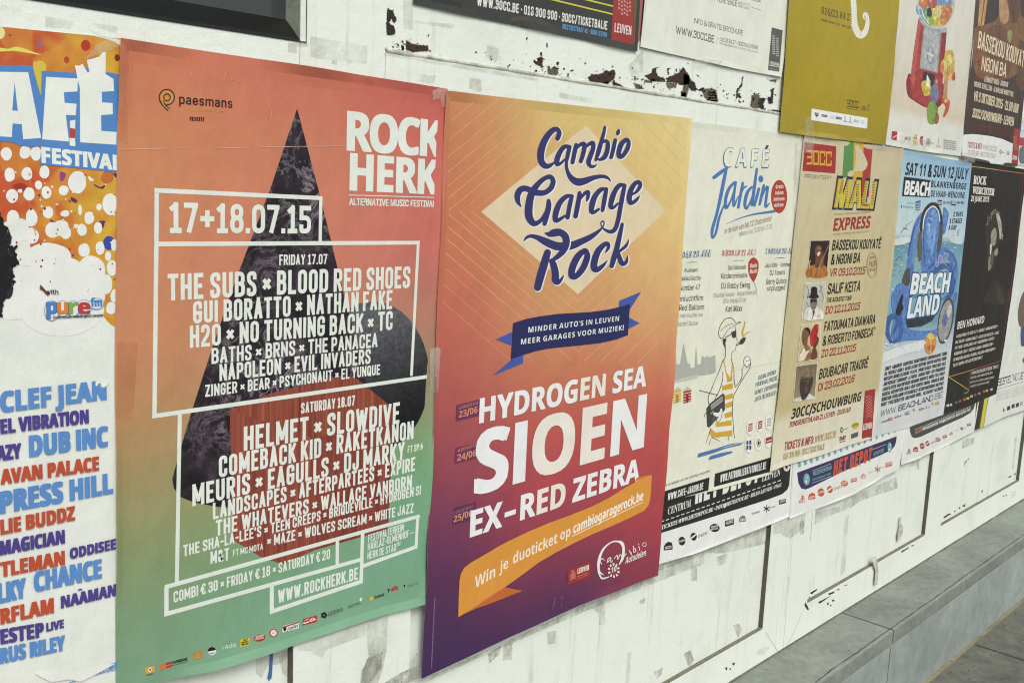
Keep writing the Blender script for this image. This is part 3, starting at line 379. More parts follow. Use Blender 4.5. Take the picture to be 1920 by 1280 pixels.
!,N+B,2+?/9+w/9+s,2 +Z*e+L*g+A*o+9*{+6+-+9+;+A+F+L+N+Z+Q+j+N+u+F+}+;,$+-+}*{+u*o+j*g
?-w+w,++~,k,,,|,8-/,X-E,x-d-%-v-).0-%.A,{.P,c.g,@.o+{.h+b.P+Y.@+U.+*}.++&.K+4.h+F.}+_/2+|/;,@/>,b/;,~/1-:.|-K.g-V.K-Z..-V-k-L-P-:-:,b,o,Q,U,L,+ ,5*e,&*g+v*o+o*{+l+-+o+;+v+F,&+N,5+Q,C+N,N+F,V+;,Y+-,V*{,N*o,C*g
&.d,O*c,**f+f*q+J+&+7+>+,+X+(+x+*,5+2,I+P,n,p-r,~.)-).@-%.R,w.b,h.k,R.n,8.h,%.U+{.<,%-{,9-].Z*h-{*h+n-A+R-k+K.$+H.;+K.T+T.l+e.~+y/1,6/:,Q/=,o/:-,/1-?/#-N.m-W.W-Y.@-S-y-@-Z-#-A,-,a+e,=+],-+Y+v+]+d+e+R+p+D,$+:,7+4,L+2,e+4,{+<-H+X-W+n-e,+-m,F-o,f.C,f.@,A.:,$.%+V-c+2-K*z-0*m,n*e
@0f-t)U-:)Y,d)g,8)|+o*=+Q*b+=+1+1+e+-,A+1,y+=-N+R-z+p.C,7.a,c.v-8/&-o/,.H/&.w.u/C._/e.B/~-}05-V0@-.0D,^0@,#03+I0&+4/r*~/[*t/?*p.z*u.^+).S+4.N+C.L+C.C+2.3+#-y*u-]*r-;*v,{+),f+>,U+Y,K+{,H,C,L,h,W-+,j-E-$-X-@-g-_-k-x-h.1-a.I-K.L-K.L-d.x-d.x+f.{+T/%+G/1+>/@+;/R+?/a+I/j+Y/p+s/t,^/q-&/i-G/X-h/D.(/*.>.f.O.>.Z-n._-@.Z,t.P,Q.>,5.%+y-d+i->+^,p+Z,@+^+l+i+A+z*x,5*Y,R*B,w*1-E*%-v)~.F*&/**8/6)m.q)c.E)X -_+@-w+C./+J.<+X.F+l.N,E.L,d.E,z.;-..--9-a-@-K-=-9-5-,-(,|,r,t,E,{+r-)+]-6+M-H+C
+.h,O+(,O-{-#-{-#+( +=,;+=,h.5,h.5,;
-.h-f,v-f,H+i,H+i,v
/,z,o/L+E***s**,@/L
(-2+S,V+]-Y+v.^,?/Q,p/Q,J.S,3-Q,+,V,2+i,H*u,p)v,?)v+|*U+g+8+W+v
)-2+*)v+Q*v+h+j+o,V+g-Q+N.S+*/Q+Y/Q+~.^,<-Y,E,V,@+u,3+7+x*T+Y)v
€.q-{-_-i-7*u-7+(-_ -W,j-E,A*u,A+(,j .O.p.;.D-}.W-_.f-=.j,y.f,].V,D.@,2-|,&-R+~,~,&,L,2,$,D+a,]+I,y+;-=+7-_+;-|+H.9+X.N+/.7*y-y*l-[*e-=*c,k*i,A*{+{+?+b+i+P,A+J,~+P-_+b.7+{.b,A/$,k/8-=/>-[/<-y/4.8/&
É.K+<*h+</9.&/9.&.g+q.g+q-<-t-<-t,j+q,j+q+:.)+:.)*h ,J/b,r0V-L0V,t/b
Â.}*u*h,R/9-4/9.p*h.9*h-+.&,m.|,w.|,J-I+P*h +e,#+e,P.$,P.$,# ,J/g+v/g,Z0V-.0V-p/g->/g,r0;
ë.@,[*b,2*f+k*u+M+1+9+P+,+w+(,G+,,t+8-?+M-_+i-x,/.+,U.0-,.(-B-x-V-i-i-S-v-9-~,t.%,9+H,9+H,d-g,d-N,S-L,q-E-.-9-B-)-R,p-[,U-a,<-[,&-Q+q-B+e-/+[,t+X,@+[+|+f+b+t+L,++=,A+4,[+1,}+6-;+F-K+b-|+T-s+?-d+,-P*w-9*k,z*d -4._,x.i,q.t,o/$,q/1,x/;-(/B-4/E-@/B-J/;-Q/1-T/$-Q.t-J.i-@.c +w._+_.i+W.t+U/$+W/1+_/;+k/B+w/E,(/B,2/;,9/1,</$,9.t,2.i,(.c
é.@,[*b,2*f+k*u+M+1+9+P+,+w+(,G+,,t+8-?+M-_+i-x,/.+,U.0-,.(-B-x-V-i-i-S-v-9-~,t.%,9+H,9+H,d-g,d-N,S-L,q-E-.-9-B-)-R,p-[,U-a,<-[,&-Q+q-B+e-/+[,t+X,@+[+|+f+b+t+L,++=,A+4,[+1,}+6-;+F-K+b-|+T-s+?-d+,-P*w-9*k,z*d ,?.S,g/I-A/I,i.S
·,N+Z,N+L,Q+A,Y+9,f+6,t+9-&+A-3+L-:+Z-=+j-:+v-3+}-&,$,t+},f+v,Y+j,Q
•.4,M+V,6+Y+}+c+k+q+[,&+S,<+P,S+S,k+[-$+k-6+}-D,6-M,M-P,f-M,z-D-1-6->-$-G,k-J,S-G,<->,&-1+q,z+c,f+Y
×.h-o+++A-V+b-x.2+J +b+++A+J-o-x.2-V
–-p-p,v-p,H*h,H*h,v
|,k+~0c+~)>+R)>+R0c'''}
FONT_ALPHABET = '#$%&()*+,-./0123456789:;<=>?@ABCDEFGHIJKLMNOPQRSTUVWXYZ[]^_abcdefghijklmnopqrstuvwxyz{|}~'
# ---------------------------------------------------------------- lettering: outline alphabets and a condensed stroke alphabet
def _num(a, b): return FONT_ALPHABET.index(a) * len(FONT_ALPHABET) + FONT_ALPHABET.index(b) - 600
FONTS = {}
for _n, _d in FONT_DATA.items():
    FONTS[_n] = {}
    for _row in _d.split('\n'):
        _cs = []
        for _c in _row[3:].split(' '):
            _v = [_num(_c[i], _c[i + 1]) / 400.0 for i in range(0, len(_c) - 1, 2)]
            if len(_v) >= 6: _cs.append([(_v[i], _v[i + 1]) for i in range(0, len(_v), 2)])
        FONTS[_n][_row[0]] = (_num(_row[1], _row[2]) / 400.0, _cs)
def area(c): return sum(c[i - 1][0] * c[i][1] - c[i][0] * c[i - 1][1] for i in range(len(c))) / 2
G_ = {  # condensed capitals: (width, strokes); a stroke is a list of (x, y[, round]) in the unit box, 'o' first when closed
 'A': (1.05, [[(0, 0), (.5, 1.04)], [(1, 0), (.5, 1.04)], [(.2, .27), (.8, .27)]]), 'B': (1, [['o', (0, 0), (1, 0, 1), (1, .53, 1), (0, .53)], ['o', (0, .53), (.96, .53, 1), (.96, 1, 1), (0, 1)]]),
 'C': (1, [[(1, .74), (1, 1, 1), (0, 1, 1), (0, 0, 1), (1, 0, 1), (1, .26)]]), 'D': (1, [['o', (0, 0), (1, 0, 1), (1, 1, 1), (0, 1)]]),
 'E': (.82, [[(1, 1), (0, 1), (0, 0), (1, 0)], [(0, .51), (.8, .51)]]), 'F': (.8, [[(1, 1), (0, 1), (0, 0)], [(0, .5), (.8, .5)]]),
 'G': (1, [[(1, .77), (1, 1, 1), (0, 1, 1), (0, 0, 1), (1, 0, 1), (1, .47), (.6, .47)]]), 'H': (1, [[(0, 0), (0, 1)], [(1, 0), (1, 1)], [(0, .5), (1, .5)]]),
 'I': (0, [[(0, 0), (0, 1)]]), 'J': (.85, [[(1, 1), (1, 0, 1), (0, 0, 1), (0, .28)]]), 'K': (1, [[(0, 0), (0, 1)], [(1, 1), (.05, .36)], [(.32, .62), (1, 0)]]),
 'L': (.78, [[(0, 1), (0, 0), (1, 0)]]), 'M': (1.5, [[(0, 0), (0, 1), (.5, .2), (1, 1), (1, 0)]]), 'N': (1.08, [[(0, 0), (0, 1), (1, 0), (1, 1)]]),
 'O': (1, [['o', (0, 0, 1), (1, 0, 1), (1, 1, 1), (0, 1, 1)]]), 'P': (.95, [['o', (0, .45), (1, .45, 1), (1, 1, 1), (0, 1)], [(0, .45), (0, 0)]]),
 'Q': (1, [['o', (0, 0, 1), (1, 0, 1), (1, 1, 1), (0, 1, 1)], [(.55, .22), (1.05, -.06)]]), 'R': (1, [['o', (0, .48), (1, .48, 1), (1, 1, 1), (0, 1)], [(0, .48), (0, 0)], [(.5, .48), (1, 0)]]),
 'S': (.96, [[(1, .80), (1, 1, 1), (0, 1, 1), (0, .6, 1), (1, .42, 1), (1, 0, 1), (0, 0, 1), (0, .20)]]), 'T': (.95, [[(0, 1), (1, 1)], [(.5, 1), (.5, 0)]]),
 'U': (1, [[(0, 1), (0, 0, 1), (1, 0, 1), (1, 1)]]), 'V': (1.08, [[(0, 1), (.5, -.02), (1, 1)]]), 'W': (1.75, [[(0, 1), (.25, -.02), (.5, .9), (.75, -.02), (1, 1)]]),
 'X': (1.05, [[(0, 0), (1, 1)], [(0, 1), (1, 0)]]), 'Y': (1.05, [[(0, 1), (.5, .45)], [(1, 1), (.5, .45)], [(.5, .5), (.5, 0)]]), 'Z': (.92, [[(0, 1), (1, 1), (0, 0), (1, 0)]]),
 '0': (1, [['o', (0, 0, 1), (1, 0, 1), (1, 1, 1), (0, 1, 1)]]), '1': (.75, [[(0, .86), (.55, 1), (.55, 0)], [(.05, 0), (1, 0)]]),
 '2': (.95, [[(0, .79), (0, 1, 1), (1, 1, 1), (1, .6, 1), (0, .12), (0, 0), (1, 0)]]), '3': (.95, [[(0, .81), (0, 1, 1), (1, 1, 1), (1, .54, 1), (.35, .54)], [(.35, .54), (1, .54, 1), (1, 0, 1), (0, 0, 1), (0, .19)]]),
 '4': (1, [[(.75, 0), (.75, 1), (0, .27), (1.05, .27)]]), '5': (.95, [[(1, 1), (0, 1), (0, .58), (1, .58, 1), (1, 0, 1), (0, 0, 1), (0, .19)]]),
 '6': (.97, [[(1, .86), (1, 1, 1), (0, 1, 1), (0, 0, 1), (1, 0, 1), (1, .53, 1), (0, .53)]]), '7': (.95, [[(0, 1), (1, 1), (.3, 0)]]),
 '8': (1, [['o', (0, 0, 1), (1, 0, 1), (1, .53, 1), (0, .53, 1)], ['o', (.03, .53, 1), (.97, .53, 1), (.97, 1, 1), (.03, 1, 1)]]),
 '9': (.97, [[(0, .14), (0, 0, 1), (1, 0, 1), (1, 1, 1), (0, 1, 1), (0, .47, 1), (1, .47)]]),
 '.': (0, [[(0, 0), (0, .015)]]), ':': (0, [[(0, .1), (0, .115)], [(0, .62), (0, .635)]]), ',': (0, [[(0, .02), (-.2, -.12)]]), '-': (.5, [[(0, .46), (1, .46)]]), '–': (1.5, [[(0, .46), (1, .46)]]),
 '·': (0, [[(0, .45), (0, .48)]]), '/': (.7, [[(0, -.04), (1, 1.04)]]), '+': (1.0, [[(0, .48), (1, .48)], [(.5, .24), (.5, .72)]]), '×': (.75, [[(0, .3), (1, .62)], [(0, .62), (1, .3)]]),
 '&': (1.15, [[(1.05, 0), (.12, .74), (.1, 1, 1), (.72, 1, 1), (.72, .7, 1), (0, .4, 1), (0, 0, 1), (.75, 0, 1), (1, .42)]]), "'": (0, [[(0, .98), (-.1, .8)]]), '!': (0, [[(0, .3), (0, 1)], [(0, 0), (0, .015)]]),
 '€': (1.1, [[(1, .86), (1, 1, 1), (.25, 1, 1), (.25, 0, 1), (1, 0, 1), (1, .14)], [(-.15, .60), (.6, .60)], [(-.15, .38), (.6, .38)]]), '@': (1.2, [['o', (0, 0, 1), (1, 0, 1), (1, 1, 1), (0, 1, 1)], [(.5, .35), (.5, .65)]]),
 '(': (.3, [[(1, 1), (0, .7), (0, .3), (1, 0)]]), ')': (.3, [[(0, 1), (1, .7), (1, .3), (0, 0)]]), '|': (0, [[(0, -.1), (0, 1.1)]]),
}
G_['É'] = (G_['E'][0], G_['E'][1] + [[(.35, 1.2), (.75, 1.32)]]); G_['*'] = G_['×']
G_['c'] = G_['C']
def rounded(pts, closed, rad):
    n = len(pts); res = []
    for i in range(n):
        p = Vector(pts[i][:2]); rf = len(pts[i]) > 2
        if not rf or (not closed and i in (0, n - 1)): res.append(p); continue
        a, b = Vector(pts[i - 1][:2]), Vector(pts[(i + 1) % n][:2])
        da, db = (a - p), (b - p); r = min(rad, da.length / 2, db.length / 2)
        A, Bv = p + da.normalized() * r, p + db.normalized() * r
        for k in range(6):
            t = k / 5.0; res.append(A * (1 - t) ** 2 + p * 2 * t * (1 - t) * 0.9 + Bv * t * t + (A + Bv) * 0.5 * (2 * t * (1 - t) * 0.1))
    out = []
    for p in res:
        if not out or (p - out[-1]).length > 1e-5: out.append(p)
    return out
def stroke_outline(pts, closed, t):       # polygon loops of a pen stroke of width t
    n = len(pts); L, Rr = [], []
    pts = [p.copy() for p in pts]
    if not closed:
        d = (pts[0] - pts[1]).normalized(); pts[0] += d * t / 2 * (0.99 if min(abs(d.x), abs(d.y)) < 0.05 else 0.8)
        d = (pts[-1] - pts[-2]).normalized(); pts[-1] += d * t / 2 * (0.99 if min(abs(d.x), abs(d.y)) < 0.05 else 0.8)
    for i in range(n):
        e1 = (pts[i] - pts[i - 1]) if (closed or i > 0) else (pts[1] - pts[0])
        e2 = (pts[(i + 1) % n] - pts[i]) if (closed or i < n - 1) else (pts[-1] - pts[-2])
        e1 = e1.normalized(); e2 = e2.normalized()
        n1, n2 = Vector((-e1.y, e1.x)), Vector((-e2.y, e2.x))
        m = (n1 + n2) / max(0.42, 1 + n1.dot(n2))
        L.append(pts[i] + m * t / 2); Rr.append(pts[i] - m * t / 2)
    return L, Rr
def strip_mesh(L, Rr, closed):
    n = len(L); v = [tuple(p) for p in L] + [tuple(p) for p in Rr]
    f = [(i, (i + 1) % n, n + (i + 1) % n, n + i) for i in range(n if closed else n - 1)]
    return v, f
def fill(conts):
    """loops of 2-D points (outer rings and holes) -> (verts, triangles)"""
    big = [c for c in conts if len(c) > 2]
    if not big: return [], []
    v = [p for c in big for p in c]
    tr = tessellate_polygon([[Vector((p[0], p[1], 0)) for p in c] for c in big])
    return [tuple(p) for p in v], [tuple(t) for t in tr]
def inside(pt, c):
    r = False
    for i in range(len(c)):
        a, b = c[i - 1], c[i]
        if (a[1] > pt[1]) != (b[1] > pt[1]) and pt[0] < (b[0] - a[0]) * (pt[1] - a[1]) / (b[1] - a[1]) + a[0]: r = not r
    return r
def islands(conts):                       # split a glyph's loops into outer rings with their holes
    outer = [c for c in conts if sum(inside(c[0], d) for d in conts if d is not c) % 2 == 0]
    return [[o] + [c for c in conts if c not in outer and inside(c[0], o)] for o in outer]
def typeset(s, font, aspect, t=0.16, bold=0.0, boldy=None, track=0.0, slant=0.0):
    """flat pieces (verts, faces, character index) of a line of capital height 1 that is `aspect` long"""
    pieces = []
    if font == 'cond':
        gap = t * 0.62 + track; sp = 0.9
        fixed = cws = 0.0
        for i, ch in enumerate(s):
            if ch == ' ': cws += sp * 0.42; fixed += gap; continue
            cws += G_.get(ch, G_['O'])[0]; fixed += t + (gap if i < len(s) - 1 else 0)
        cw = (aspect - fixed) / max(cws, 0.3)
        if cw < 0.06:
            k = 0.8 * aspect / (fixed + 0.15 * cws) if fixed else 1
            return typeset_scaled(s, aspect, t, slant)
        x = 0.0
        for i, ch in enumerate(s):
            if ch == ' ': x += sp * 0.42 * cw + gap; continue
            w, st = G_.get(ch, G_['O']); w *= cw
            for q in st:
                closed = q[0] == 'o'; q = q[1:] if closed else q
                pts = [((p[0] * w + x + t / 2, p[1] * (1 - t) + t / 2) + tuple(p[2:])) for p in q]
                pl = rounded(pts, closed, max(0.08, min(w, cw) * 0.5))
                if len(pl) < 2: continue
                runs, run = [], [pl[0]]
                for j in range(1, len(pl)):           # break the pen stroke at sharp corners
                    run.append(pl[j])
                    if not closed and 0 < j < len(pl) - 1 and (pl[j] - pl[j - 1]).normalized().dot((pl[j + 1] - pl[j]).normalized()) < 0.15 and not (abs(pl[j].x - pl[j - 1].x) < 1e-4 and abs(pl[j].y - pl[j + 1].y) < 1e-4) and not (abs(pl[j].y - pl[j - 1].y) < 1e-4 and abs(pl[j].x - pl[j + 1].x) < 1e-4):
                        runs.append(run); run = [pl[j]]
                runs.append(run)
                for pl in runs:
                    L, Rr = stroke_outline(pl, closed, t)
                    v, f = strip_mesh(L, Rr, closed)
                    pieces.append(([(a + b * slant, b) for a, b in v], f, i))
            x += w + t + gap
        return pieces
    F = FONTS[font]; x = 0.0; raw = []
    for i, ch in enumerate(s):
        if ch == ' ': x += 0.38; continue
        if ch == 'I' and font == 'bold': g = (0.42, [[(.10, 0), (.32, 0), (.32, 1.0), (.10, 1.0)]])
        elif ch == "'": g = (0.22, [[(.06, .72), (.03, 1.0), (.18, 1.0), (.14, .72)]])
        else:
            g = F.get(ch) or FONTS['reg'].get(ch) or FONTS['reg']['o']
        extra = 0.055 if (font != 'reg' and ch not in F and ch != "'") else 0.0
        raw.append((x, g[1], i, extra)); x += g[0] + track
    if not raw: return []
    xs = [p[0] + ox for ox, cs, _, _ in raw for c in cs for p in c]
    x0, x1 = min(xs), max(xs); k = (aspect - 2 * bold) / (x1 - x0)
    boldy = bold * 0.55 if boldy is None else boldy
    for ox, cs, i, ex in raw:
        cs = [[((p[0] + ox - x0) * k + bold, p[1]) for p in c] for c in cs]
        bx_, by_ = bold + ex * k, boldy + ex * 0.5
        sh = [(0, 0)] if bx_ <= 0 else [(-bx_, -by_), (bx_, -by_), (bx_, by_), (-bx_, by_)] if by_ > 0.004 else [(-bx_, 0), (bx_, 0)]
        for isl in islands(cs):
            v, f = fill(isl)
            for du, dv in sh: pieces.append(([(a + du + (b + dv) * slant, b + dv) for a, b in v], f, i))
    return pieces
def typeset_scaled(s, aspect, t, slant):
    nat = 0.30 * sum((G_.get(c, G_['O'])[0] if c != ' ' else .4) for c in s) + t * 1.5 * len(s)
    ps = typeset(s, 'cond', nat, t, slant=0.0); k = aspect / nat
    return [([(a * k + b * slant, b) for a, b in v], f, i) for v, f, i in ps]
def smooth_path(pts, closed=False, sub=6):      # Catmull-Rom through (x, y, width)
    n = len(pts); res = []
    P = lambda i: pts[i % n] if closed else pts[max(0, min(n - 1, i))]
    for i in range(n if closed else n - 1):
        p0, p1, p2, p3 = P(i - 1), P(i), P(i + 1), P(i + 2)
        for k in range(sub):
            t = k / sub
            res.append(tuple(0.5 * ((2 * b) + (c - a) * t + (2 * a - 5 * b + 4 * c - d) * t * t + (3 * b - a - 3 * c + d) * t ** 3) for a, b, c, d in zip(p0, p1, p2, p3)))
    if not closed: res.append(tuple(pts[-1]))
    return res

# ---------------------------------------------------------------- a poster: a thin sheet of paper with everything printed on it
STEP = 0.0000025                           # each layer of print lies this far in front of the one before
LINES = dict.fromkeys(('lineup_lettering', 'friday_lineup', 'saturday_lineup', 'artist_lettering', 'programme_lettering', 'info_lettering', 'ticket_lettering', 'guest_lettering', 'venue_lettering', 'date_lettering', 'band_lettering', 'ribbon_lettering', 'banner_lettering', 'phone_lettering', 'small_print'), 0)   # every printed line of these is a part of its own
class Poster:
    def __init__(self, name, label, cat, layer, base):
        self.off = -layer; x, z = on_wall(base, self.off)
        self.root = empty(name, (x, self.off, z)); tag(self.root, label, cat)
        self.parts, self.order, self.n = {}, [], 0
        self.f = PX
    def ink(self, part, c): return ink(c, part.split('#')[0] in ('portrait', 'printed_wave', 'printed_musician', 'painted_figures', 'printed_loudspeaker', 'printed_figure', 'sweet_dispenser'))
    def at(self, p, raw=False): return on_wall(p if raw else self.f(*p), self.off)
    def part(self, name):
        if name not in self.parts: self.parts[name] = MB(); self.order.append(name)
        return self.parts[name]
    def lay(self, part, verts, faces, mat, cols=None):
        self.n += 1; y = self.off - 0.00006 - STEP * self.n
        self.part(part).add([(p[0], y, p[1]) for p in verts], faces, mat, cols)
    def sheet(self, top, right_, bottom, left, color, nu=56, nv=64, lift=0.0, mat=None, margin=0.008):
        """top/bottom run left to right, left/right_ run top to bottom (photo pixels); color(u, v) or an (r, g, b)"""
        def pl(pts):
            q = [self.at(p) for p in pts]; d = [0.0]
            for a, b in zip(q, q[1:]): d.append(d[-1] + (b - a).length)
            def ev(t):
                s = t * d[-1]
                for i in range(len(q) - 1):
                    if s <= d[i + 1] + 1e-9:
                        k = (s - d[i]) / max(1e-9, d[i + 1] - d[i]); return q[i].lerp(q[i + 1], k)
                return q[-1]
            return ev
        T, B_, L, Rr = pl(top), pl(bottom), pl(left), pl(right_)
        c00, c10, c01, c11 = T(0), T(1), B_(0), B_(1)
        m = mat or print_mat(); mb = self.part('sheet'); v, col, f = [], [], []
        W, H = (c10 - c00).length, (c01 - c00).length
        for j in range(nv + 1):
            for i in range(nu + 1):
                a, b = i / nu, j / nv
                p = T(a) * (1 - b) + B_(a) * b + L(b) * (1 - a) + Rr(b) * a - (c00 * (1 - a) * (1 - b) + c10 * a * (1 - b) + c01 * (1 - a) * b + c11 * a * b)
                d = min(min(a, 1 - a) * W, min(b, 1 - b) * H); k = max(0.0, 1 - d / margin)
                y = self.off - lift * k * k * max(0.0, 0.4 + 1.3 * noise.noise(Vector((p.x * 9, self.off * 700, p.y * 9))))
                v.append((p.x, y, p.y))
                cc = color(a, b) if callable(color) else color
                col.append(alb(cc))
        for j in range(nv):
            for i in range(nu):
                k = j * (nu + 1) + i; f.append((k, k + nu + 1, k + nu + 2, k + 1))
        n = len(v); ring = [i for i in range(nu + 1)] + [j * (nu + 1) + nu for j in range(1, nv + 1)] + [nv * (nu + 1) + i for i in range(nu - 1, -1, -1)] + [j * (nu + 1) for j in range(nv - 1, 0, -1)]
        v += [(v[i][0], v[i][1] + 0.0004, v[i][2]) for i in ring]; col += [alb((215, 218, 205))] * len(ring)   # the paper's white cut edge
        for a in range(len(ring)):
            b = (a + 1) % len(ring); f.append((ring[a], ring[b], n + b, n + a))
        mb.add(v, f, m, col)
    def poly(self, part, pts, color, mat=None, cols=None):
        v, f = fill([[tuple(self.at(p)) for p in pts]])
        if f: self.lay(part, v, f, mat or self.ink(part, color), cols)
    def rings(self, part, loops, color):
        v, f = fill([[tuple(self.at(p)) for p in c] for c in loops])
        if f: self.lay(part, v, f, self.ink(part, color))
    def blob(self, part, pts, color, closed=True, mat=None):        # smooth outline
        q = smooth_path([(p[0], p[1], 0) for p in pts], True, 5); self.poly(part, [(a, b) for a, b, _ in q], color, mat)
    def oval(self, part, cx, cy, rx, ry, color, rot=0.0, n=28, mat=None):
        c, s = math.cos(rot), math.sin(rot)
        pts = [(cx + rx * math.cos(2 * math.pi * i / n) * c - ry * math.sin(2 * math.pi * i / n) * s, cy + rx * math.cos(2 * math.pi * i / n) * s + ry * math.sin(2 * math.pi * i / n) * c) for i in range(n)]
        self.poly(part, pts, color, mat)
    def ring(self, part, cx, cy, rx, ry, w, color, n=32):
        o = [(cx + rx * math.cos(2 * math.pi * i / n), cy + ry * math.sin(2 * math.pi * i / n)) for i in range(n)]
        k1, k2 = 1 - w / rx, 1 - w / ry
        h = [(cx + rx * k1 * math.cos(2 * math.pi * i / n), cy + ry * k2 * math.sin(2 * math.pi * i / n)) for i in range(n)]
        v = [tuple(self.at(p)) for p in o + h]
        self.lay(part, v, [(i, (i + 1) % n, n + (i + 1) % n, n + i) for i in range(n)], ink(color))
    def line(self, part, pts, w, color, closed=False):              # a ruled line, w photo-window units wide
        q = [Vector(self.at(p)) for p in pts]
        a = Vector(pts[0]); e = self.at((a.x, a.y + w)) - self.at((a.x, a.y)); wm = e.length
        for k in range(len(q) if closed else len(q) - 1):
            p0, p1 = q[k], q[(k + 1) % len(q)]
            d = (p1 - p0).normalized() * wm * 0.49; nrm = Vector((-d.y, d.x))
            self.lay(part, [tuple(p0 - d + nrm), tuple(p1 + d + nrm), tuple(p1 + d - nrm), tuple(p0 - d - nrm)], [(0, 3, 2, 1)], ink(color))
    def brush(self, part, pts, color, closed=False, grow=0.0, shift=(0, 0), sub=6):   # a pen or brush stroke of changing width
        q = smooth_path(pts, closed, sub)
        if closed: q.append(q[0])
        n = len(q); L, Rr = [], []
        for i in range(n):
            a, b = q[max(0, i - 1)], q[min(n - 1, i + 1)]
            if closed and i in (0, n - 1): a, b = q[n - 2], q[1]
            d = Vector((b[0] - a[0], b[1] - a[1]));
            d = d.normalized() if d.length > 1e-6 else Vector((1, 0))
            w = max(0.2, q[i][2] / 2 + grow); nx, ny = -d.y * w, d.x * w
            L.append((q[i][0] + nx + shift[0], q[i][1] + ny + shift[1])); Rr.append((q[i][0] - nx + shift[0], q[i][1] - ny + shift[1]))
        # stepped depth so a stroke can cross itself
        v = [tuple(self.at(p)) for p in L + Rr]
        self.n += 1; y0 = self.off - 0.00006 - STEP * self.n; ys = [y0 - STEP * 0.8 * i / n for i in range(n)]
        self.part(part).add([(p[0], ys[i % n], p[1]) for i, p in enumerate(v)], [(i, n + i, n + i + 1, i + 1) for i in range(n - 1)], self.ink(part, color))
        if not closed:
            for e, d in ((0, 1), (n - 1, n - 2)):
                w = max(0.2, q[e][2] / 2 + grow)
                if w > 0.6:
                    c = [(q[e][0] + shift[0] + w * math.cos(t * math.pi / 8), q[e][1] + shift[1] + w * math.sin(t * math.pi / 8)) for t in range(16)]
                    self.poly(part, c, color)
    def text(self, part, s, p0, p1, h, color, font='cond', colors=None, **kw):
        """a line of lettering from baseline point p0 to p1 (photo-window units), capitals h high at its start"""
        if part in LINES: LINES[part] += 1; part = '%s#L%d' % (part, LINES[part])
        A, B_ = Vector(self.at(p0)), Vector(self.at(p1))
        Hm = abs((self.at((p0[0], p0[1] - h)) - self.at(p0)).y)
        bx = (B_ - A); Lm = bx.length; ux = bx / Lm; uy = Vector((-ux.y, ux.x)) * 0.0 + Vector((0.0, 1.0))
        self.n += 1; y = self.off - 0.00006 - STEP * self.n
        mb = self.part(part); cur = -1; k = 0
        for v, f, i in typeset(s, font, Lm / Hm, **kw):
            k = k + 1 if i == cur else 0
            cur = i
            c = colors[i] if colors else color
            mb.add([(A.x + ux.x * a * Hm + uy.x * b * Hm, y - 0.0000006 * k, A.y + ux.y * a * Hm + b * Hm) for a, b in v], f, ink(c))
    def done(self, part_labels=None):
        for nme in self.order:
            o = self.parts[nme].build(nme.split('#')[0], self.root)
            if part_labels and nme in part_labels: o['label'] = part_labels[nme]
        return self.root
# ---------------------------------------------------------------- the hoarding, window, stone ledge and pavement
PAINT = white_paint()
SHADED_EDGE = rough_mat('shaded_unpainted_edge', (74, 70, 60), (96, 92, 80), 90, 0.8)
SILL = rough_mat('dusty_unpainted_edge', (100, 97, 80), (124, 120, 100), 90, 0.85)
wall = empty('panelled_hoarding', (2.0, 0, -1.023))
tag(wall, 'white painted timber hoarding of framed panels with flaking paint, carrying all the posters', 'hoarding')
REC = 0.0105                                                     # the panels sit this far behind the frame
ZB, ZG, ZM = -1.03, -0.941, 0.153                               # foot, top of the bottom rail, moulding line
def frame_piece(name, x0, x1, z0, z1, y0=0.0):
    m = MB(); m.box(x0, x1, y0, 0.05, z0, z1, PAINT); return m.build(name, wall)
frame_piece('bottom_rail', 0.0, 1.9995, ZB, ZG); frame_piece('bottom_rail', 2.0005, 5.2, ZB, ZG)
for x0, x1 in ((0.7045, 0.90), (1.9335, 2.0285), (2.0295, 2.140), (2.853, 2.973), (3.694, 3.86), (4.58, 4.75)):
    frame_piece('stile', x0, x1, ZG, -0.0195)
frame_piece('middle_rail', -0.4, 0.7045, -0.0195, on_wall((572, 74)).y - 0.0042); frame_piece('middle_rail', 0.832, 5.2, -0.0195, ZM)
frame_piece('upright_board', 0.7055, 0.831, -0.0195, 1.2)
for x0, x1 in ((-0.4, 0.704), (0.9, 1.933), (2.14, 2.853), (2.973, 3.694), (3.86, 4.58)):
    m = MB(); m.box(x0 - 0.003, x1 + 0.003, REC, 0.05 - 0.001, ZG - 0.003, -0.018, PAINT); m.build('panel', wall)
    m = MB()                                                     # unpainted reveals at bottom and right, the right one coloured dark for its shade
    m.box(x1 - 0.0009, x1 + 0.0004, 0.0003, REC + 0.001, ZG + 0.002, -0.02, SHADED_EDGE)
    m.box(x0 + 0.0005, x1 - 0.001, 0.0003, REC + 0.001, ZG - 0.0006, ZG + 0.0006, SILL); m.build('panel_reveal', wall)
m = MB(); m.box(0.8315, 5.2, 0.002, 0.05, ZM + 0.003, 1.2, PAINT); m.build('upper_panel', wall)
# worn moulding under the upper panel: a small rounded ledge with chipped edges
m = MB(); N = 260; prof = [(0.0025, 0.0042), (0.0004, 0.0034), (-0.0008, 0.0018), (-0.0011, -0.0004), (0.0004, -0.0022)]
vv, ff = [], []
for i in range(N + 1):
    x = 0.832 + (5.2 - 0.832) * i / N
    for j, (y, z) in enumerate(prof):
        nz = noise.noise(Vector((x * 22, j * 3.1, 1))) * 0.0007 + noise.noise(Vector((x * 90, j, 7))) * 0.0005
        vv.append((x, y + nz, ZM + z + nz * 0.7))
for i in range(N):
    for j in range(4):
        a = i * 5 + j; ff.append((a, a + 5, a + 6, a + 1))
m.add(vv, ff, rough_mat('grimy_ledge_paint', (128, 128, 108), (214, 216, 200), 55, 0.7)); m.build('moulding', wall, smooth=True)
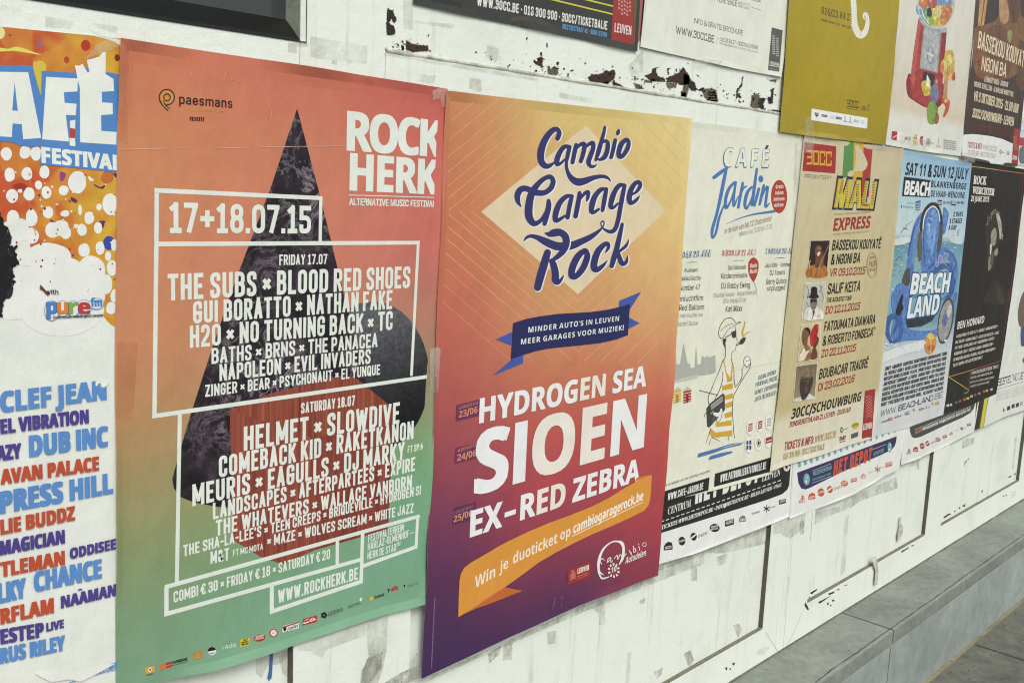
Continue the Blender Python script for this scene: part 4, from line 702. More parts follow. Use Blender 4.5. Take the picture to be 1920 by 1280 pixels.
# marks on the hoarding, each traced as its own patch: (window, points, kind, depth behind the frame face)
def wall_patch(name, pts, mat, lift, depth=0.0, rough_edge=0.0):
    if rough_edge:
        q = []
        for i in range(len(pts)):
            a, b = Vector(pts[i]), Vector(pts[(i + 1) % len(pts)]); n = max(2, int((b - a).length / 1.3))
            for k in range(n):
                p = a.lerp(b, k / n); q.append((p.x + (noise.noise(Vector((p.x * .55, p.y * .55, 3))) * 1.6 + noise.noise(Vector((p.x * 1.7, p.y * 1.7, 9)))) * rough_edge, p.y + (noise.noise(Vector((p.x * .55, p.y * .55, 31))) * 1.6 + noise.noise(Vector((p.x * 1.7, p.y * 1.7, 19)))) * rough_edge))
        pts = q
    off = depth - lift
    v, f = fill([[tuple(on_wall(p, off)) for p in pts]])
    m = MB(); m.add([(a, off, b) for a, b in v], f, mat); return m.build(name, wall)
CRACK = rough_mat('dirt_in_joint', (112, 112, 98), (150, 150, 134), 200, 0.9)
def seam(pts, w, depth=0.0, mat=None):
    off = depth - 0.0002; q = [on_wall(p, off) for p in pts]; m = MB()
    for a, b in zip(q, q[1:]):
        d = (b - a).normalized(); n = Vector((-d.y, d.x)) * w / 2
        m.add([(a.x + n.x, off, a.y + n.y), (b.x + n.x, off, b.y + n.y), (b.x - n.x, off, b.y - n.y), (a.x - n.x, off, a.y - n.y)], [(0, 1, 2, 3)], mat or CRACK)
    m.build('joint_line', wall)
s1 = K(1400, 1080, 6.4); s2 = K(1400, 960, 6.4)
seam([s1(228, 665), s1(372, 900)], 0.0010); seam([s1(680, 400), s1(560, 690), s1(470, 850)], 0.0011)
seam([s1(505, 0), s1(437, 860)], 0.0009); seam([s2(555, 200), s2(505, 960)], 0.0006)
seam([s2(790, 0), s2(765, 340)], 0.0022, 0, rough_mat('grey_streak', (150, 152, 138), (190, 192, 178), 150, 0.9))
seam([s2(808, 750), s2(797, 915)], 0.0018, 0, rough_mat('grey_streak', (150, 152, 138), (190, 192, 178), 150, 0.9))
PEEL_DARK = rough_mat('bare_dark_board', (28, 22, 20), (52, 40, 36), 150, 0.7)
PEEL_RED = rough_mat('old_dark_red_paint', (46, 26, 25), (70, 40, 36), 110, 0.7)
PEEL_WOOD = rough_mat('bare_grey_wood', (74, 70, 55), (112, 107, 84), 130, 0.85)
kA, kB, kC = K(700, 0, 3.5556), K(1180, 0, 4.9237), K(540, 0, 8.0)
UP = 0.002
chips = [
 (kC, [(1498, 118), (1530, 150), (1575, 165), (1590, 230), (1632, 275), (1625, 310), (1600, 355), (1570, 330), (1552, 275), (1540, 320), (1515, 345), (1590, 400), (1612, 470), (1600, 520), (1550, 530), (1490, 530), (1475, 470), (1478, 300), (1485, 180)], PEEL_DARK),
 (kA, [(220, 268), (250, 290), (290, 300), (330, 305), (362, 305), (368, 340), (320, 345), (270, 348), (222, 338), (215, 310)], PEEL_RED),
 (kA, [(185, 300), (205, 310), (205, 335), (190, 340)], PEEL_DARK), (kA, [(150, 292), (165, 295), (175, 310), (165, 308)], PEEL_DARK), (kA, [(190, 275), (200, 272), (202, 285), (193, 290)], PEEL_DARK),
 (kA, [(88, 318), (112, 330), (105, 336)], PEEL_WOOD), (kA, [(1112, 350), (1126, 352), (1124, 372), (1112, 372)], PEEL_RED),
 (kA, [(1098, 388), (1118, 375), (1132, 395), (1125, 425), (1135, 450), (1115, 440), (1085, 432), (1066, 410), (1092, 410)], PEEL_RED),
 (kA, [(1160, 445), (1175, 440), (1185, 465), (1205, 440), (1220, 455), (1232, 465), (1228, 500), (1190, 502), (1165, 495)], PEEL_WOOD), (kA, [(1220, 412), (1240, 415), (1238, 432), (1222, 436)], PEEL_DARK),
 (kA, [(1152, 290), (1163, 288), (1163, 318), (1153, 315)], PEEL_WOOD), (kA, [(1020, 252), (1030, 250), (1028, 268), (1020, 266)], PEEL_DARK), (kA, [(1295, 490), (1306, 492), (1302, 514), (1290, 512)], PEEL_WOOD),
 (kA, [(362, 230), (374, 228), (372, 245), (363, 248)], PEEL_WOOD), (kA, [(1720, 452), (1732, 450), (1728, 462)], PEEL_WOOD), (kA, [(1372, 388), (1380, 388), (1378, 396)], PEEL_DARK),
 (kA, [(1432, 520), (1455, 495), (1480, 500), (1530, 490), (1545, 468), (1570, 478), (1600, 465), (1612, 490), (1605, 530), (1575, 550), (1560, 565), (1510, 552), (1445, 548)], PEEL_RED),
 (kA, [(1540, 545), (1560, 552), (1560, 570), (1530, 562)], PEEL_DARK), (kA, [(1590, 545), (1635, 560), (1690, 595), (1650, 592), (1600, 580)], PEEL_DARK),
 (kA, [(1735, 512), (1752, 510), (1756, 535), (1740, 540)], PEEL_WOOD), (kA, [(1738, 555), (1775, 568), (1792, 575), (1788, 595), (1750, 592)], PEEL_WOOD),
 (kB, [(140, 700), (200, 680), (215, 640), (250, 625), (245, 660), (262, 700), (320, 725), (328, 745), (270, 748), (200, 752)], PEEL_RED), (kB, [(142, 735), (200, 752), (195, 765), (140, 762)], PEEL_WOOD), (kB, [(215, 735), (320, 745), (300, 756), (225, 752)], PEEL_WOOD),
 (kB, [(350, 632), (385, 630), (360, 650), (368, 690), (355, 690)], PEEL_RED),
 (kB, [(340, 720), (420, 690), (470, 665), (490, 620), (512, 640), (545, 690), (565, 735), (545, 760), (440, 765), (350, 760)], PEEL_RED), (kB, [(425, 638), (440, 636), (440, 662), (430, 665)], PEEL_DARK),
 (kB, [(342, 765), (440, 770), (430, 810), (400, 815), (372, 820), (345, 800)], PEEL_WOOD), (kB, [(445, 770), (560, 740), (600, 760), (615, 800), (610, 840), (575, 840), (550, 810), (545, 780), (480, 790)], PEEL_DARK),
 (kB, [(500, 680), (550, 700), (552, 760), (545, 840), (522, 900), (480, 905), (485, 860), (500, 800)], PEEL_WOOD), (kB, [(475, 855), (525, 860), (518, 900), (478, 905)], PEEL_DARK),
 (kB, [(640, 830), (660, 815), (690, 808), (682, 845), (655, 840)], PEEL_DARK), (kB, [(690, 820), (760, 815), (798, 835), (805, 900), (815, 955), (750, 955), (690, 900), (682, 860)], PEEL_WOOD),
 (kB, [(735, 848), (798, 846), (799, 860), (735, 862)], PEEL_DARK), (kB, [(733, 874), (800, 872), (801, 886), (733, 888)], PEEL_DARK), (kB, [(730, 900), (804, 899), (805, 912), (729, 914)], PEEL_DARK), (kB, [(728, 926), (808, 925), (810, 937), (735, 938)], PEEL_DARK),
 (kB, [(655, 875), (680, 880), (665, 895)], PEEL_DARK), (kB, [(332, 878), (405, 875), (405, 892), (340, 890)], PEEL_DARK), (kB, [(535, 582), (548, 590), (540, 600)], PEEL_DARK), (kB, [(865, 822), (882, 840), (870, 852), (860, 840)], PEEL_WOOD), (kB, [(618, 690), (645, 700), (640, 715)], PEEL_DARK),
 (kB, [(1045, 722), (1040, 800), (1010, 830), (1005, 860), (985, 855), (995, 820), (1025, 790)], PEEL_RED), (kB, [(985, 870), (1015, 862), (1035, 905), (1000, 900), (985, 920)], PEEL_RED),
 (kB, [(1130, 880), (1180, 868), (1198, 890), (1192, 1000), (1150, 1010), (1115, 980)], PEEL_WOOD), (kB, [(1198, 905), (1235, 905), (1258, 915), (1235, 960), (1245, 1015), (1215, 1005), (1195, 990)], PEEL_DARK),
 (kB, [(1272, 905), (1305, 895), (1315, 830), (1335, 815), (1325, 900), (1325, 955), (1290, 962)], PEEL_DARK), (kB, [(1290, 1020), (1340, 1015), (1380, 1022), (1375, 1038), (1330, 1030)], PEEL_DARK), (kB, [(1270, 735), (1300, 740), (1360, 735), (1355, 760), (1310, 750)], PEEL_WOOD), (kB, [(990, 980), (1010, 985), (1000, 992)], PEEL_DARK),
]
LIP = rough_mat('chipped_paint_edge', (176, 174, 152), (206, 206, 190), 160, 0.8)
for fn, pts, mt in chips:
    cx_, cy_ = sum(p[0] for p in pts) / len(pts), sum(p[1] for p in pts) / len(pts); g_ = 3.5
    if max(p[0] for p in pts) - min(p[0] for p in pts) > 24: wall_patch('paint_chip_lip', [fn(p[0] + g_ * (1 if p[0] > cx_ else -1) + 1.5, p[1] + g_ * (1 if p[1] > cy_ else -1)) for p in pts], LIP, 0.0002, UP, 1.1)
random.seed(6)
for fn, pts, mt in list(chips):
    w_ = max(p[0] for p in pts) - min(p[0] for p in pts)
    if w_ > 40:
        for i in range(7):
            p = random.choice(pts); a = random.uniform(0, 6.28); x, y, r = p[0] + random.uniform(4, 16) * math.cos(a), p[1] + random.uniform(4, 14) * math.sin(a), random.uniform(2.5, 8)
            chips.append((fn, [(x + r * random.uniform(.5, 1.7) * math.cos(t), y + r * random.uniform(.4, 1.2) * math.sin(t)) for t in (0, .9, 1.9, 2.8, 3.7, 4.6, 5.5)], random.choice([mt, PEEL_DARK])))
for fn, pts, mt in chips: wall_patch('paint_chip', [fn(*p) for p in pts], mt, 0.0003, UP, 0.95)
random.seed(31); m = MB()                                        # specks of bare board where the paint is flaking
for i in range(170):
    x = random.choice([random.gauss(1010, 60), random.gauss(1160, 50), random.gauss(1300, 70), random.gauss(1420, 40), random.gauss(760, 20)]); yl_ = 95 + (x - 722) * .1615
    y = yl_ - abs(random.gauss(6, 16)) - 3
    if y < 2 or x < 735 or x > 1458: continue
    r = random.choice([.5, .7, .9, 1.3, 2.0]); q = [on_wall((x + r * random.uniform(.5, 1.5) * math.cos(a), y + r * random.uniform(.5, 1.5) * math.sin(a)), UP - 0.0003) for a in (0, 1.2, 2.4, 3.7, 5)]
    m.add([(p.x, UP - 0.0003, p.y) for p in q], [(0, 1, 2, 3, 4)], random.choice([PEEL_DARK, PEEL_DARK, PEEL_RED, PEEL_WOOD]))
o = m.build('paint_specks', wall); o['kind'] = 'stuff'
kd = K(1200, 860, 2.6667)
for fn, pts, dep in [(kd, [(935, 720), (944, 716), (944, 726), (936, 730)], 0), (kd, [(960, 705), (970, 700), (972, 710), (962, 712)], 0), (kd, [(948, 730), (958, 728), (956, 737)], 0), (kd, [(427, 1042), (437, 1038), (436, 1052), (428, 1054)], 0), (kd, [(462, 1018), (474, 1016), (472, 1030), (463, 1030)], 0), (kd, [(445, 1046), (456, 1044), (453, 1056)], 0),
                     (kd, [(828, 715), (846, 752), (836, 754), (822, 730)], 0), (kd, [(850, 668), (885, 648), (888, 652), (858, 676)], REC), (kd, [(842, 690), (852, 690), (848, 696)], REC), (kd, [(940, 672), (972, 660), (970, 670), (945, 680)], 0), (kd, [(980, 655), (1000, 646), (995, 655)], 0), (kd, [(890, 715), (960, 680), (900, 722)], 0),
                     (kd, [(1305, 462), (1345, 438), (1342, 446), (1310, 468)], 0), (kd, [(1350, 434), (1370, 428), (1366, 436)], 0), (kd, [(1018, 632), (1040, 626), (1030, 634)], 0),
                     (kd, [(1516, 290), (1545, 272), (1558, 274), (1540, 284), (1522, 296)], REC), (kd, [(1568, 262), (1580, 256), (1575, 266)], REC), (kd, [(1592, 246), (1600, 238), (1602, 250)], REC), (kd, [(1610, 236), (1628, 222), (1624, 238)], REC), (kd, [(1706, 165), (1715, 150), (1712, 168)], REC), (kd, [(1838, 92), (1860, 80), (1852, 92)], REC), (kd, [(1868, 78), (1880, 68), (1876, 82)], REC), (kd, [(1815, 180), (1822, 186), (1816, 190)], 0), (kd, [(1828, 176), (1836, 180), (1830, 186)], 0)]:
    wall_patch('paint_chip', [fn(*p) for p in pts], PEEL_DARK, 0.0003, dep, 0.25)
# grey glue and old tape left on the paint
GLUE = clear_mat('glue_residue', (170, 172, 154), 0.46, 30, 0.5); GLUE2 = clear_mat('faint_glue_residue', (180, 182, 163), 0.32, 20, 0.5); GLUE3 = clear_mat('dark_glue_residue', (146, 148, 130), 0.75, 40, 0.55)
kg, kh, ki, kj = K(780, 860, 3.048), K(480, 1120, 5.647), K(1700, 820, 5.818), K(1440, 560, 3.0467)
smears = [
 (kh, [(1172, 235), (1400, 165), (1385, 560), (1340, 760), (1290, 905), (1100, 905), (1120, 760), (1200, 700), (1180, 480)], GLUE, 0), (kh, [(1180, 640), (1340, 560), (1330, 740), (1210, 905), (1110, 905), (1130, 760)], GLUE3, 0), (kh, [(1390, 880), (1520, 800), (1640, 740), (1750, 720), (1745, 840), (1600, 905), (1360, 905)], GLUE3, 0), (kh, [(1660, 600), (1715, 580), (1710, 720), (1640, 730)], GLUE, 0),
 (kh, [(440, 500), (700, 400), (1170, 250), (1160, 400), (760, 540), (700, 640), (560, 560), (450, 560)], GLUE2, 0), (kh, [(0, 650), (350, 540), (350, 620), (250, 700), (120, 720), (60, 850), (0, 800)], GLUE2, REC), (kh, [(240, 620), (350, 560), (350, 850), (280, 800)], GLUE2, REC),
 (kg, [(30, 1260), (480, 1060), (880, 870), (1180, 720), (1372, 640), (1500, 585), (1646, 545), (1646, 600), (1330, 720), (1000, 855), (620, 1020), (40, 1280)], GLUE, REC), (kg, [(410, 1115), (490, 1060), (480, 1110), (420, 1165)], GLUE3, REC), (kg, [(500, 1060), (553, 1050), (548, 1145), (498, 1150)], GLUE, REC), (kg, [(752, 990), (800, 980), (800, 1050), (752, 1060)], GLUE, REC), (kg, [(1000, 850), (1080, 800), (1082, 945), (1045, 950), (1042, 880)], GLUE, REC), (kg, [(1275, 810), (1310, 790), (1308, 820), (1280, 832)], GLUE, REC), (kg, [(1530, 1110), (1570, 1090), (1592, 1150), (1560, 1185)], GLUE, REC), (kg, [(1360, 1220), (1410, 1190), (1400, 1235), (1375, 1258)], GLUE, REC), (kg, [(1210, 1105), (1230, 1100), (1222, 1280), (1196, 1280)], GLUE2, REC), (kg, [(0, 1105), (12, 1100), (15, 1180), (0, 1185)], GLUE, 0),
 (kd, [(115, 520), (400, 425), (640, 340), (650, 360), (640, 420), (420, 470), (330, 470), (200, 520), (0, 590), (0, 660), (0, 640), (60, 560)], GLUE, REC), (kd, [(255, 520), (290, 500), (285, 605), (255, 610)], GLUE, REC), (kd, [(380, 490), (440, 470), (430, 520), (395, 535)], GLUE, REC), (kd, [(665, 310), (740, 290), (830, 270), (820, 345), (750, 400), (700, 370), (668, 380)], GLUE, 0), (kd, [(800, 315), (822, 310), (820, 375), (800, 378)], GLUE, 0),
 (kd, [(860, 270), (1000, 235), (1040, 195), (1280, 90), (1290, 145), (1100, 210), (1060, 240), (960, 280), (870, 330)], GLUE, REC), (kd, [(1025, 290), (1045, 280), (1025, 560), (1000, 590)], GLUE2, REC), (kd, [(1165, 490), (1180, 485), (1192, 560), (1180, 625), (1168, 625), (1175, 560)], GLUE3, 0), (kd, [(465, 830), (495, 820), (510, 850), (490, 892)], GLUE, REC), (kd, [(220, 975), (250, 955), (270, 1000), (245, 1040)], GLUE, REC), (kd, [(70, 1060), (115, 1040), (110, 1070), (88, 1098)], GLUE, REC), (kd, [(575, 970), (620, 935), (652, 940), (610, 980)], GLUE2, 0),
 (ki, [(640, 10), (740, 0), (730, 60), (690, 90), (610, 120), (600, 80)], GLUE, REC), (ki, [(310, 150), (375, 130), (350, 240), (325, 360), (305, 350)], GLUE, REC), (ki, [(1180, 0), (1200, 0), (1165, 340), (1150, 330)], GLUE, REC), (ki, [(230, 260), (250, 260), (210, 700), (195, 700)], GLUE2, REC), (ki, [(1140, 590), (1190, 575), (1180, 640), (1140, 670)], GLUE2, 0), (ki, [(625, 270), (680, 222), (690, 228), (645, 275), (630, 330)], GLUE3, REC), (ki, [(60, 270), (140, 230), (130, 370), (100, 300), (0, 330)], GLUE, REC),
 (kA, [(75, 340), (260, 380), (620, 440), (860, 480), (1100, 520), (1100, 540), (800, 495), (300, 405), (75, 370)], GLUE2, 0), (kA, [(300, 490), (420, 505), (400, 560), (300, 540)], GLUE2, 0), (kA, [(640, 515), (722, 530), (720, 610), (690, 610), (640, 590)], GLUE, 0), (kA, [(265, 140), (540, 160), (530, 190), (270, 150)], GLUE2, UP), (kA, [(200, 0), (265, 0), (265, 200), (200, 190)], GLUE2, UP), (kA, [(1240, 615), (1460, 660), (1450, 690), (1240, 650)], GLUE2, 0), (kA, [(1700, 440), (1800, 330), (1800, 480), (1720, 520)], GLUE, UP), (kA, [(760, 300), (840, 320), (820, 420), (750, 380)], GLUE2, UP),
 (kC, [(335, 540), (880, 640), (1190, 690), (1180, 960), (340, 860)], GLUE2, 0), (kC, [(660, 900), (740, 900), (730, 970), (650, 950)], GLUE, 0), (kC, [(900, 900), (980, 890), (960, 960), (890, 985)], GLUE, 0), (kC, [(0, 640), (180, 620), (300, 640), (320, 700), (130, 700), (130, 800), (0, 780)], GLUE2, 0),
 (K(0, 0, 7.527), [(640, 220), (800, 260), (1040, 300), (1000, 400), (640, 380)], GLUE2, 0), (K(0, 0, 7.527), [(1300, 320), (1656, 370), (1656, 470), (1400, 400)], GLUE2, 0), (K(0, 0, 7.527), [(10, 60), (300, 100), (260, 160), (20, 140)], GLUE2, 0),
]
for fn, pts, mt, dep in smears: wall_patch('glue_smear', [fn(*p) for p in pts], mt, 0.0005 + 0.00001 * (smears.index((fn, pts, mt, dep)) % 20), dep, 1.0)
# torn strips of paint film hanging off the lower panels
for fn, pts, dep in ((kd, [(1296, 290), (1308, 286), (1300, 320), (1312, 345), (1302, 400), (1286, 412), (1284, 380), (1294, 345)], REC), (kd, [(1168, 486), (1182, 494), (1192, 560), (1182, 628), (1168, 622), (1176, 560), (1160, 520)], 0)):
    off = dep - 0.004; q = [on_wall(fn(*p), off) for p in pts]; v, f = fill([[tuple(p) for p in q]])
    m = MB(); m.add([(a, off - 0.003 * abs(math.sin(a * 300)), b) for a, b in v], f, rough_mat('grimy_paint', (150, 150, 132), (222, 224, 208), 70, 0.7)); m.build('peeling_strip', wall)

# dark framed window let into the hoarding at the top left
win = empty('dark_window', (0.45, 0.0, 0.142)); tag(win, 'black framed window with grey glass set in the white hoarding, top left', 'window')
GLOSS = rough_mat('black_gloss_frame', (13, 14, 13), (20, 21, 20), 40, 0.28, 0.05)
XR, ZW = on_wall((572, 74)).x, on_wall((572, 74)).y
c_in = on_wall((557, 41), 0.028); c_lo = on_wall((300, 14), 0.028)
m = MB()
m.add([(-0.6, 0.002, ZW), (XR, 0.002, ZW), (c_in.x, 0.028, c_in.y), (-0.6, 0.028, c_in.y), (XR, 0.002, 1.2), (c_in.x, 0.028, 1.2)], [(0, 1, 2, 3), (1, 4, 5, 2)], GLOSS)
m.add([(-0.6, -0.001, ZW - 0.004), (XR + 0.0015, -0.001, ZW - 0.004), (XR, 0.002, ZW), (-0.6, 0.002, ZW), (XR + 0.0015, -0.001, 1.2), (XR, 0.002, 1.2)], [(0, 1, 2, 3), (1, 4, 5, 2)], GLOSS)
m.add([(-0.6, -0.001, ZW - 0.004), (XR + 0.0015, -0.001, ZW - 0.004), (XR + 0.0015, 0.05, ZW - 0.004), (-0.6, 0.05, ZW - 0.004), (XR + 0.0015, -0.001, 1.2), (XR + 0.0015, 0.05, 1.2)], [(0, 3, 2, 1), (1, 2, 5, 4)], GLOSS)
m.build('frame', win)
gm, nt, nl, b = new_mat('grey_window_glass'); b.inputs['Base Color'].default_value = (0.045, 0.05, 0.05, 1); b.inputs['Roughness'].default_value = 0.12
m = MB(); m.add([(-0.6, 0.029, c_in.y - 0.002), (c_in.x + 0.002, 0.029, c_in.y - 0.002), (c_in.x + 0.002, 0.029, 1.2), (-0.6, 0.029, 1.2)], [(0, 1, 2, 3)], gm); m.build('pane', win)
m = MB(); m.box(XR + 0.002, 0.7052, 0.001, 0.05, ZW - 0.004, 1.2, rough_mat('dirty_shaded_white_paint', (128, 134, 118), (170, 176, 158), 60, 0.8)); m.build('window_lining', win)  # dirty white board edge; the shade on it is mixed into this grey

# stone ledge at the foot of the hoarding
ZL, YL = -1.023, -0.132
STONE = rough_mat('bluestone_top', (110, 117, 108), (136, 143, 133), 46, 0.75, 0.35); RISER = rough_mat('bluestone_face', (128, 138, 133), (154, 163, 158), 22, 0.75, 0.3)
MORTAR = rough_mat('pale_mortar', (112, 110, 86), (144, 140, 110), 60, 0.95)
ledge = empty('stone_ledge', (2.3, -0.07, -1.25)); tag(ledge, 'grey bluestone ledge running along the foot of the white hoarding', 'ledge')
JX = 2.343
for x0, x1 in ((-0.6, 1.09), (1.093, JX - 0.002), (JX + 0.002, 3.9), (3.903, 5.4)):
    m = MB(); m.box(x0, x1, YL, 0.049, ZL - 0.038, ZL, STONE); m.build('coping_stone', ledge, bevel=0.003)
    m = MB(); m.box(x0, x1, YL + 0.0035, 0.049, -1.262, ZL - 0.0415, RISER); m.build('riser_stone', ledge, bevel=0.002)
m = MB(); m.box(-0.6, 5.4, YL + 0.006, 0.045, ZL - 0.05, ZL - 0.03, MORTAR); m.box(-0.6, 5.4, YL - 0.006, YL + 0.006, -1.262, -1.2465, MORTAR); m.build('mortar_joint', ledge)
m = MB()
GR = rough_mat('brown_grime', (78, 74, 58), (118, 112, 92), 120, 0.95); vv, ff = [], []
for i in range(241):
    x = -0.6 + 6.0 * i / 240; w = 0.0028 + 0.003 * noise.noise(Vector((x * 14, 2, 0))) + 0.003 * noise.noise(Vector((x * 60, 5, 0)))
    vv += [(x, 0.0, ZL + 0.003 + w * 0.2), (x, -abs(w), ZL + 0.0006)]
ff = [(2 * i, 2 * i + 1, 2 * i + 3, 2 * i + 2) for i in range(240)]
m.add(vv, ff, GR); m.build('grime_line', ledge)
DARKJ = rough_mat('dark_open_joint', (44, 46, 42), (66, 68, 62), 100, 0.95)
m = MB(); vv, ff = [], []; random.seed(12)
for i in range(601):                                             # worn dark crack running along the front edge of the coping
    x = -0.6 + 6.0 * i / 600; c = YL + 0.009 + 0.003 * noise.noise(Vector((x * 9, 4, 0))) + 0.0015 * noise.noise(Vector((x * 47, 8, 0))); w = max(0.0005, 0.0022 + 0.003 * noise.noise(Vector((x * 23, 1, 3))))
    vv += [(x, c - w / 2, ZL + 0.0004), (x, c + w / 2, ZL + 0.0004)]
ff = [(2 * i, 2 * i + 2, 2 * i + 3, 2 * i + 1) for i in range(600)]
m.add(vv, ff, DARKJ); m.build('edge_crack', ledge)
m = MB(); m.box(JX - 0.0018, JX + 0.0018, YL + 0.001, 0.0, ZL - 0.03, ZL - 0.0008, DARKJ); m.box(JX - 0.0018, JX + 0.0018, YL + 0.0045, 0.0, -1.2459, ZL - 0.0505, DARKJ); m.build('open_joint', ledge)
# pavement
PAVE = rough_mat('pavement_stone', (78, 79, 71), (122, 122, 111), 14, 0.85, 0.35)
m = MB(); m.add([(-60, -60, -1.252), (60, -60, -1.252), (60, 40, -1.252), (-60, 40, -1.252)], [(0, 1, 2, 3)], PAVE); o = m.build('pavement'); tag(o, kind='structure')
o['label'] = 'dark grey stone pavement in front of the ledge'
m = MB(); random.seed(77)
for x in (1.75, 2.35, 2.95, 3.55, 4.15): m.add([(x - .003, -2.5, -1.2512), (x + .003, -2.5, -1.2512), (x + .003, -0.14, -1.2512), (x - .003, -0.14, -1.2512)], [(0, 1, 2, 3)], DARKJ)
for y in (-0.42, -0.82, -1.22): m.add([(0, y - .003, -1.2508), (6, y - .003, -1.2508), (6, y + .003, -1.2508), (0, y + .003, -1.2508)], [(0, 1, 2, 3)], DARKJ)
o = m.build('pavement_joints'); tag(o, kind='structure'); o['label'] = 'dark joints between the paving slabs'
m = MB()
for i in range(420):                                            # grit and small stones swept against the ledge
    x = random.uniform(1.6, 4.2); y = YL - 0.01 - abs(random.gauss(0, 0.05)); r = random.uniform(.0008, .0032); z = -1.252
    if i % 5 == 0: y = random.uniform(YL + 0.02, -0.004); z = ZL; r *= .7
    q = [(x + r * math.cos(a) * random.uniform(.6, 1.2), y + r * math.sin(a) * random.uniform(.6, 1.2), z + 0.0003) for a in (0, 1.3, 2.5, 3.8, 5.1)]
    m.add(q + [(x, y, z + r * 1.1)], [(0, 1, 5), (1, 2, 5), (2, 3, 5), (3, 4, 5), (4, 0, 5)], random.choice([STONE, MORTAR, DARKJ, GR]))
o = m.build('grit'); tag(o, 'fine grit and dust lying along the foot of the ledge', 'grit', kind='stuff')
# ---------------------------------------------------------------- posters
def grid_color(us, vs, table):            # printed colour blend: table[v][u]
    def f(u, v):
        def loc(t, xs):
            for i in range(len(xs) - 1):
                if t <= xs[i + 1]: return i, (t - xs[i]) / (xs[i + 1] - xs[i])
            return len(xs) - 2, 1.0
        i, a = loc(u, us); j, b = loc(v, vs); a = a * a * (3 - 2 * a)
        return tuple((table[j][i][k] * (1 - a) + table[j][i + 1][k] * a) * (1 - b) + (table[j + 1][i][k] * (1 - a) + table[j + 1][i + 1][k] * a) * b for k in range(3))
    return f
WH = (224, 229, 218); BK = (30, 28, 27)

# ---- festival poster, far left
P = Poster('festival_poster', 'paint-splattered white festival poster with blue and red band names, leftmost', 'poster', 0.0005, (60, 1240))
P.sheet([(-260, 30), (200, 68), (232, 78)], [(232, 78), (229, 700), (226, 1300)], [(-260, 1400), (226, 1300)], [(-260, 30), (-260, 1400)], (222, 227, 217), lift=0.0002)
k = K(0, 0, 2.6667); P.f = k
def splash(x, y):
    t = min(1, max(0, x / 600.0)); n = noise.noise(Vector((x * .006, y * .006, 4))); n2 = noise.noise(Vector((x * .014, y * .014, 8)))
    a = (196, 82, 40) if n < 0.02 else (204, 118, 44); b = (214, 168, 46)
    q = min(1, max(0, t * 1.1 + n2 * 0.6 - 0.15)); return tuple(a[i] * (1 - q) + b[i] * q for i in range(3))
# painted background of the upper part: cells of colour down to a ragged lower edge
V, Fc, Cc, nx, ny = [], [], [], 64, 110
for j in range(ny + 1):
    for i in range(nx + 1):
        x = -300 + 912 * i / nx; lim = 1300 + 150 * noise.noise(Vector((x * .006, 1, 1))) + (260 if x > 330 else 0) * min(1, max(0, (x - 330) / 120)) - (180 if x < 150 else 0)
        top = 130 + x * 0.098 + 4; y = top + (lim - top) * j / ny
        V.append(tuple(P.at((x, y)))); Cc.append(alb(splash(x, y)))
for j in range(ny):
    for i in range(nx):
        a = j * (nx + 1) + i; Fc.append((a, a + nx + 1, a + nx + 2, a + 1))
P.lay('paint_splash', V, Fc, print_mat(), Cc)
for pts, c in [([(0, 240), (40, 245), (85, 235), (150, 255), (205, 275), (180, 272), (120, 262), (70, 255), (0, 258)], (224, 214, 90)), ([(165, 330), (180, 308), (205, 305), (225, 320), (230, 352), (205, 480)], (212, 186, 60)),
               ([(0, 135), (18, 145), (25, 170), (15, 190), (0, 196), (-20, 165)], (224, 218, 150)), ([(470, 920), (500, 935), (525, 925), (515, 945), (480, 935)], (98, 40, 90)), ([(355, 985), (385, 1000), (380, 1015), (358, 1005)], (98, 40, 90)), ([(490, 1110), (525, 1105), (515, 1140), (495, 1130)], (98, 40, 90)), ([(565, 865), (585, 870), (578, 890)], (98, 40, 90)),
               ([(250, 1100), (268, 1105), (258, 1125)], (98, 40, 90)), ([(60, 930), (110, 915), (140, 940), (110, 960), (90, 950)], (160, 50, 35)), ([(300, 860), (330, 870), (315, 905), (300, 900)], (150, 60, 120)), ([(520, 860), (560, 855), (565, 900), (530, 920), (505, 895)], (196, 104, 44)), ([(440, 880), (470, 900), (450, 905)], (230, 225, 215))]:
    P.blob('paint_splash', pts, c)
for x, y, rx, ry, c in [(200, 222, 9, 11, (72, 118, 190)), (428, 228, 24, 28, (186, 44, 34)), (333, 300, 14, 17, (182, 66, 38)), (586, 290, 14, 18, (150, 44, 34)), (545, 1215, 30, 36, (48, 72, 158)), (49, 178, 5, 5, (80, 70, 130)), (20, 955, 4, 4, WH)]:
    P.oval('paint_splash', x, y, rx, ry, c, n=18)
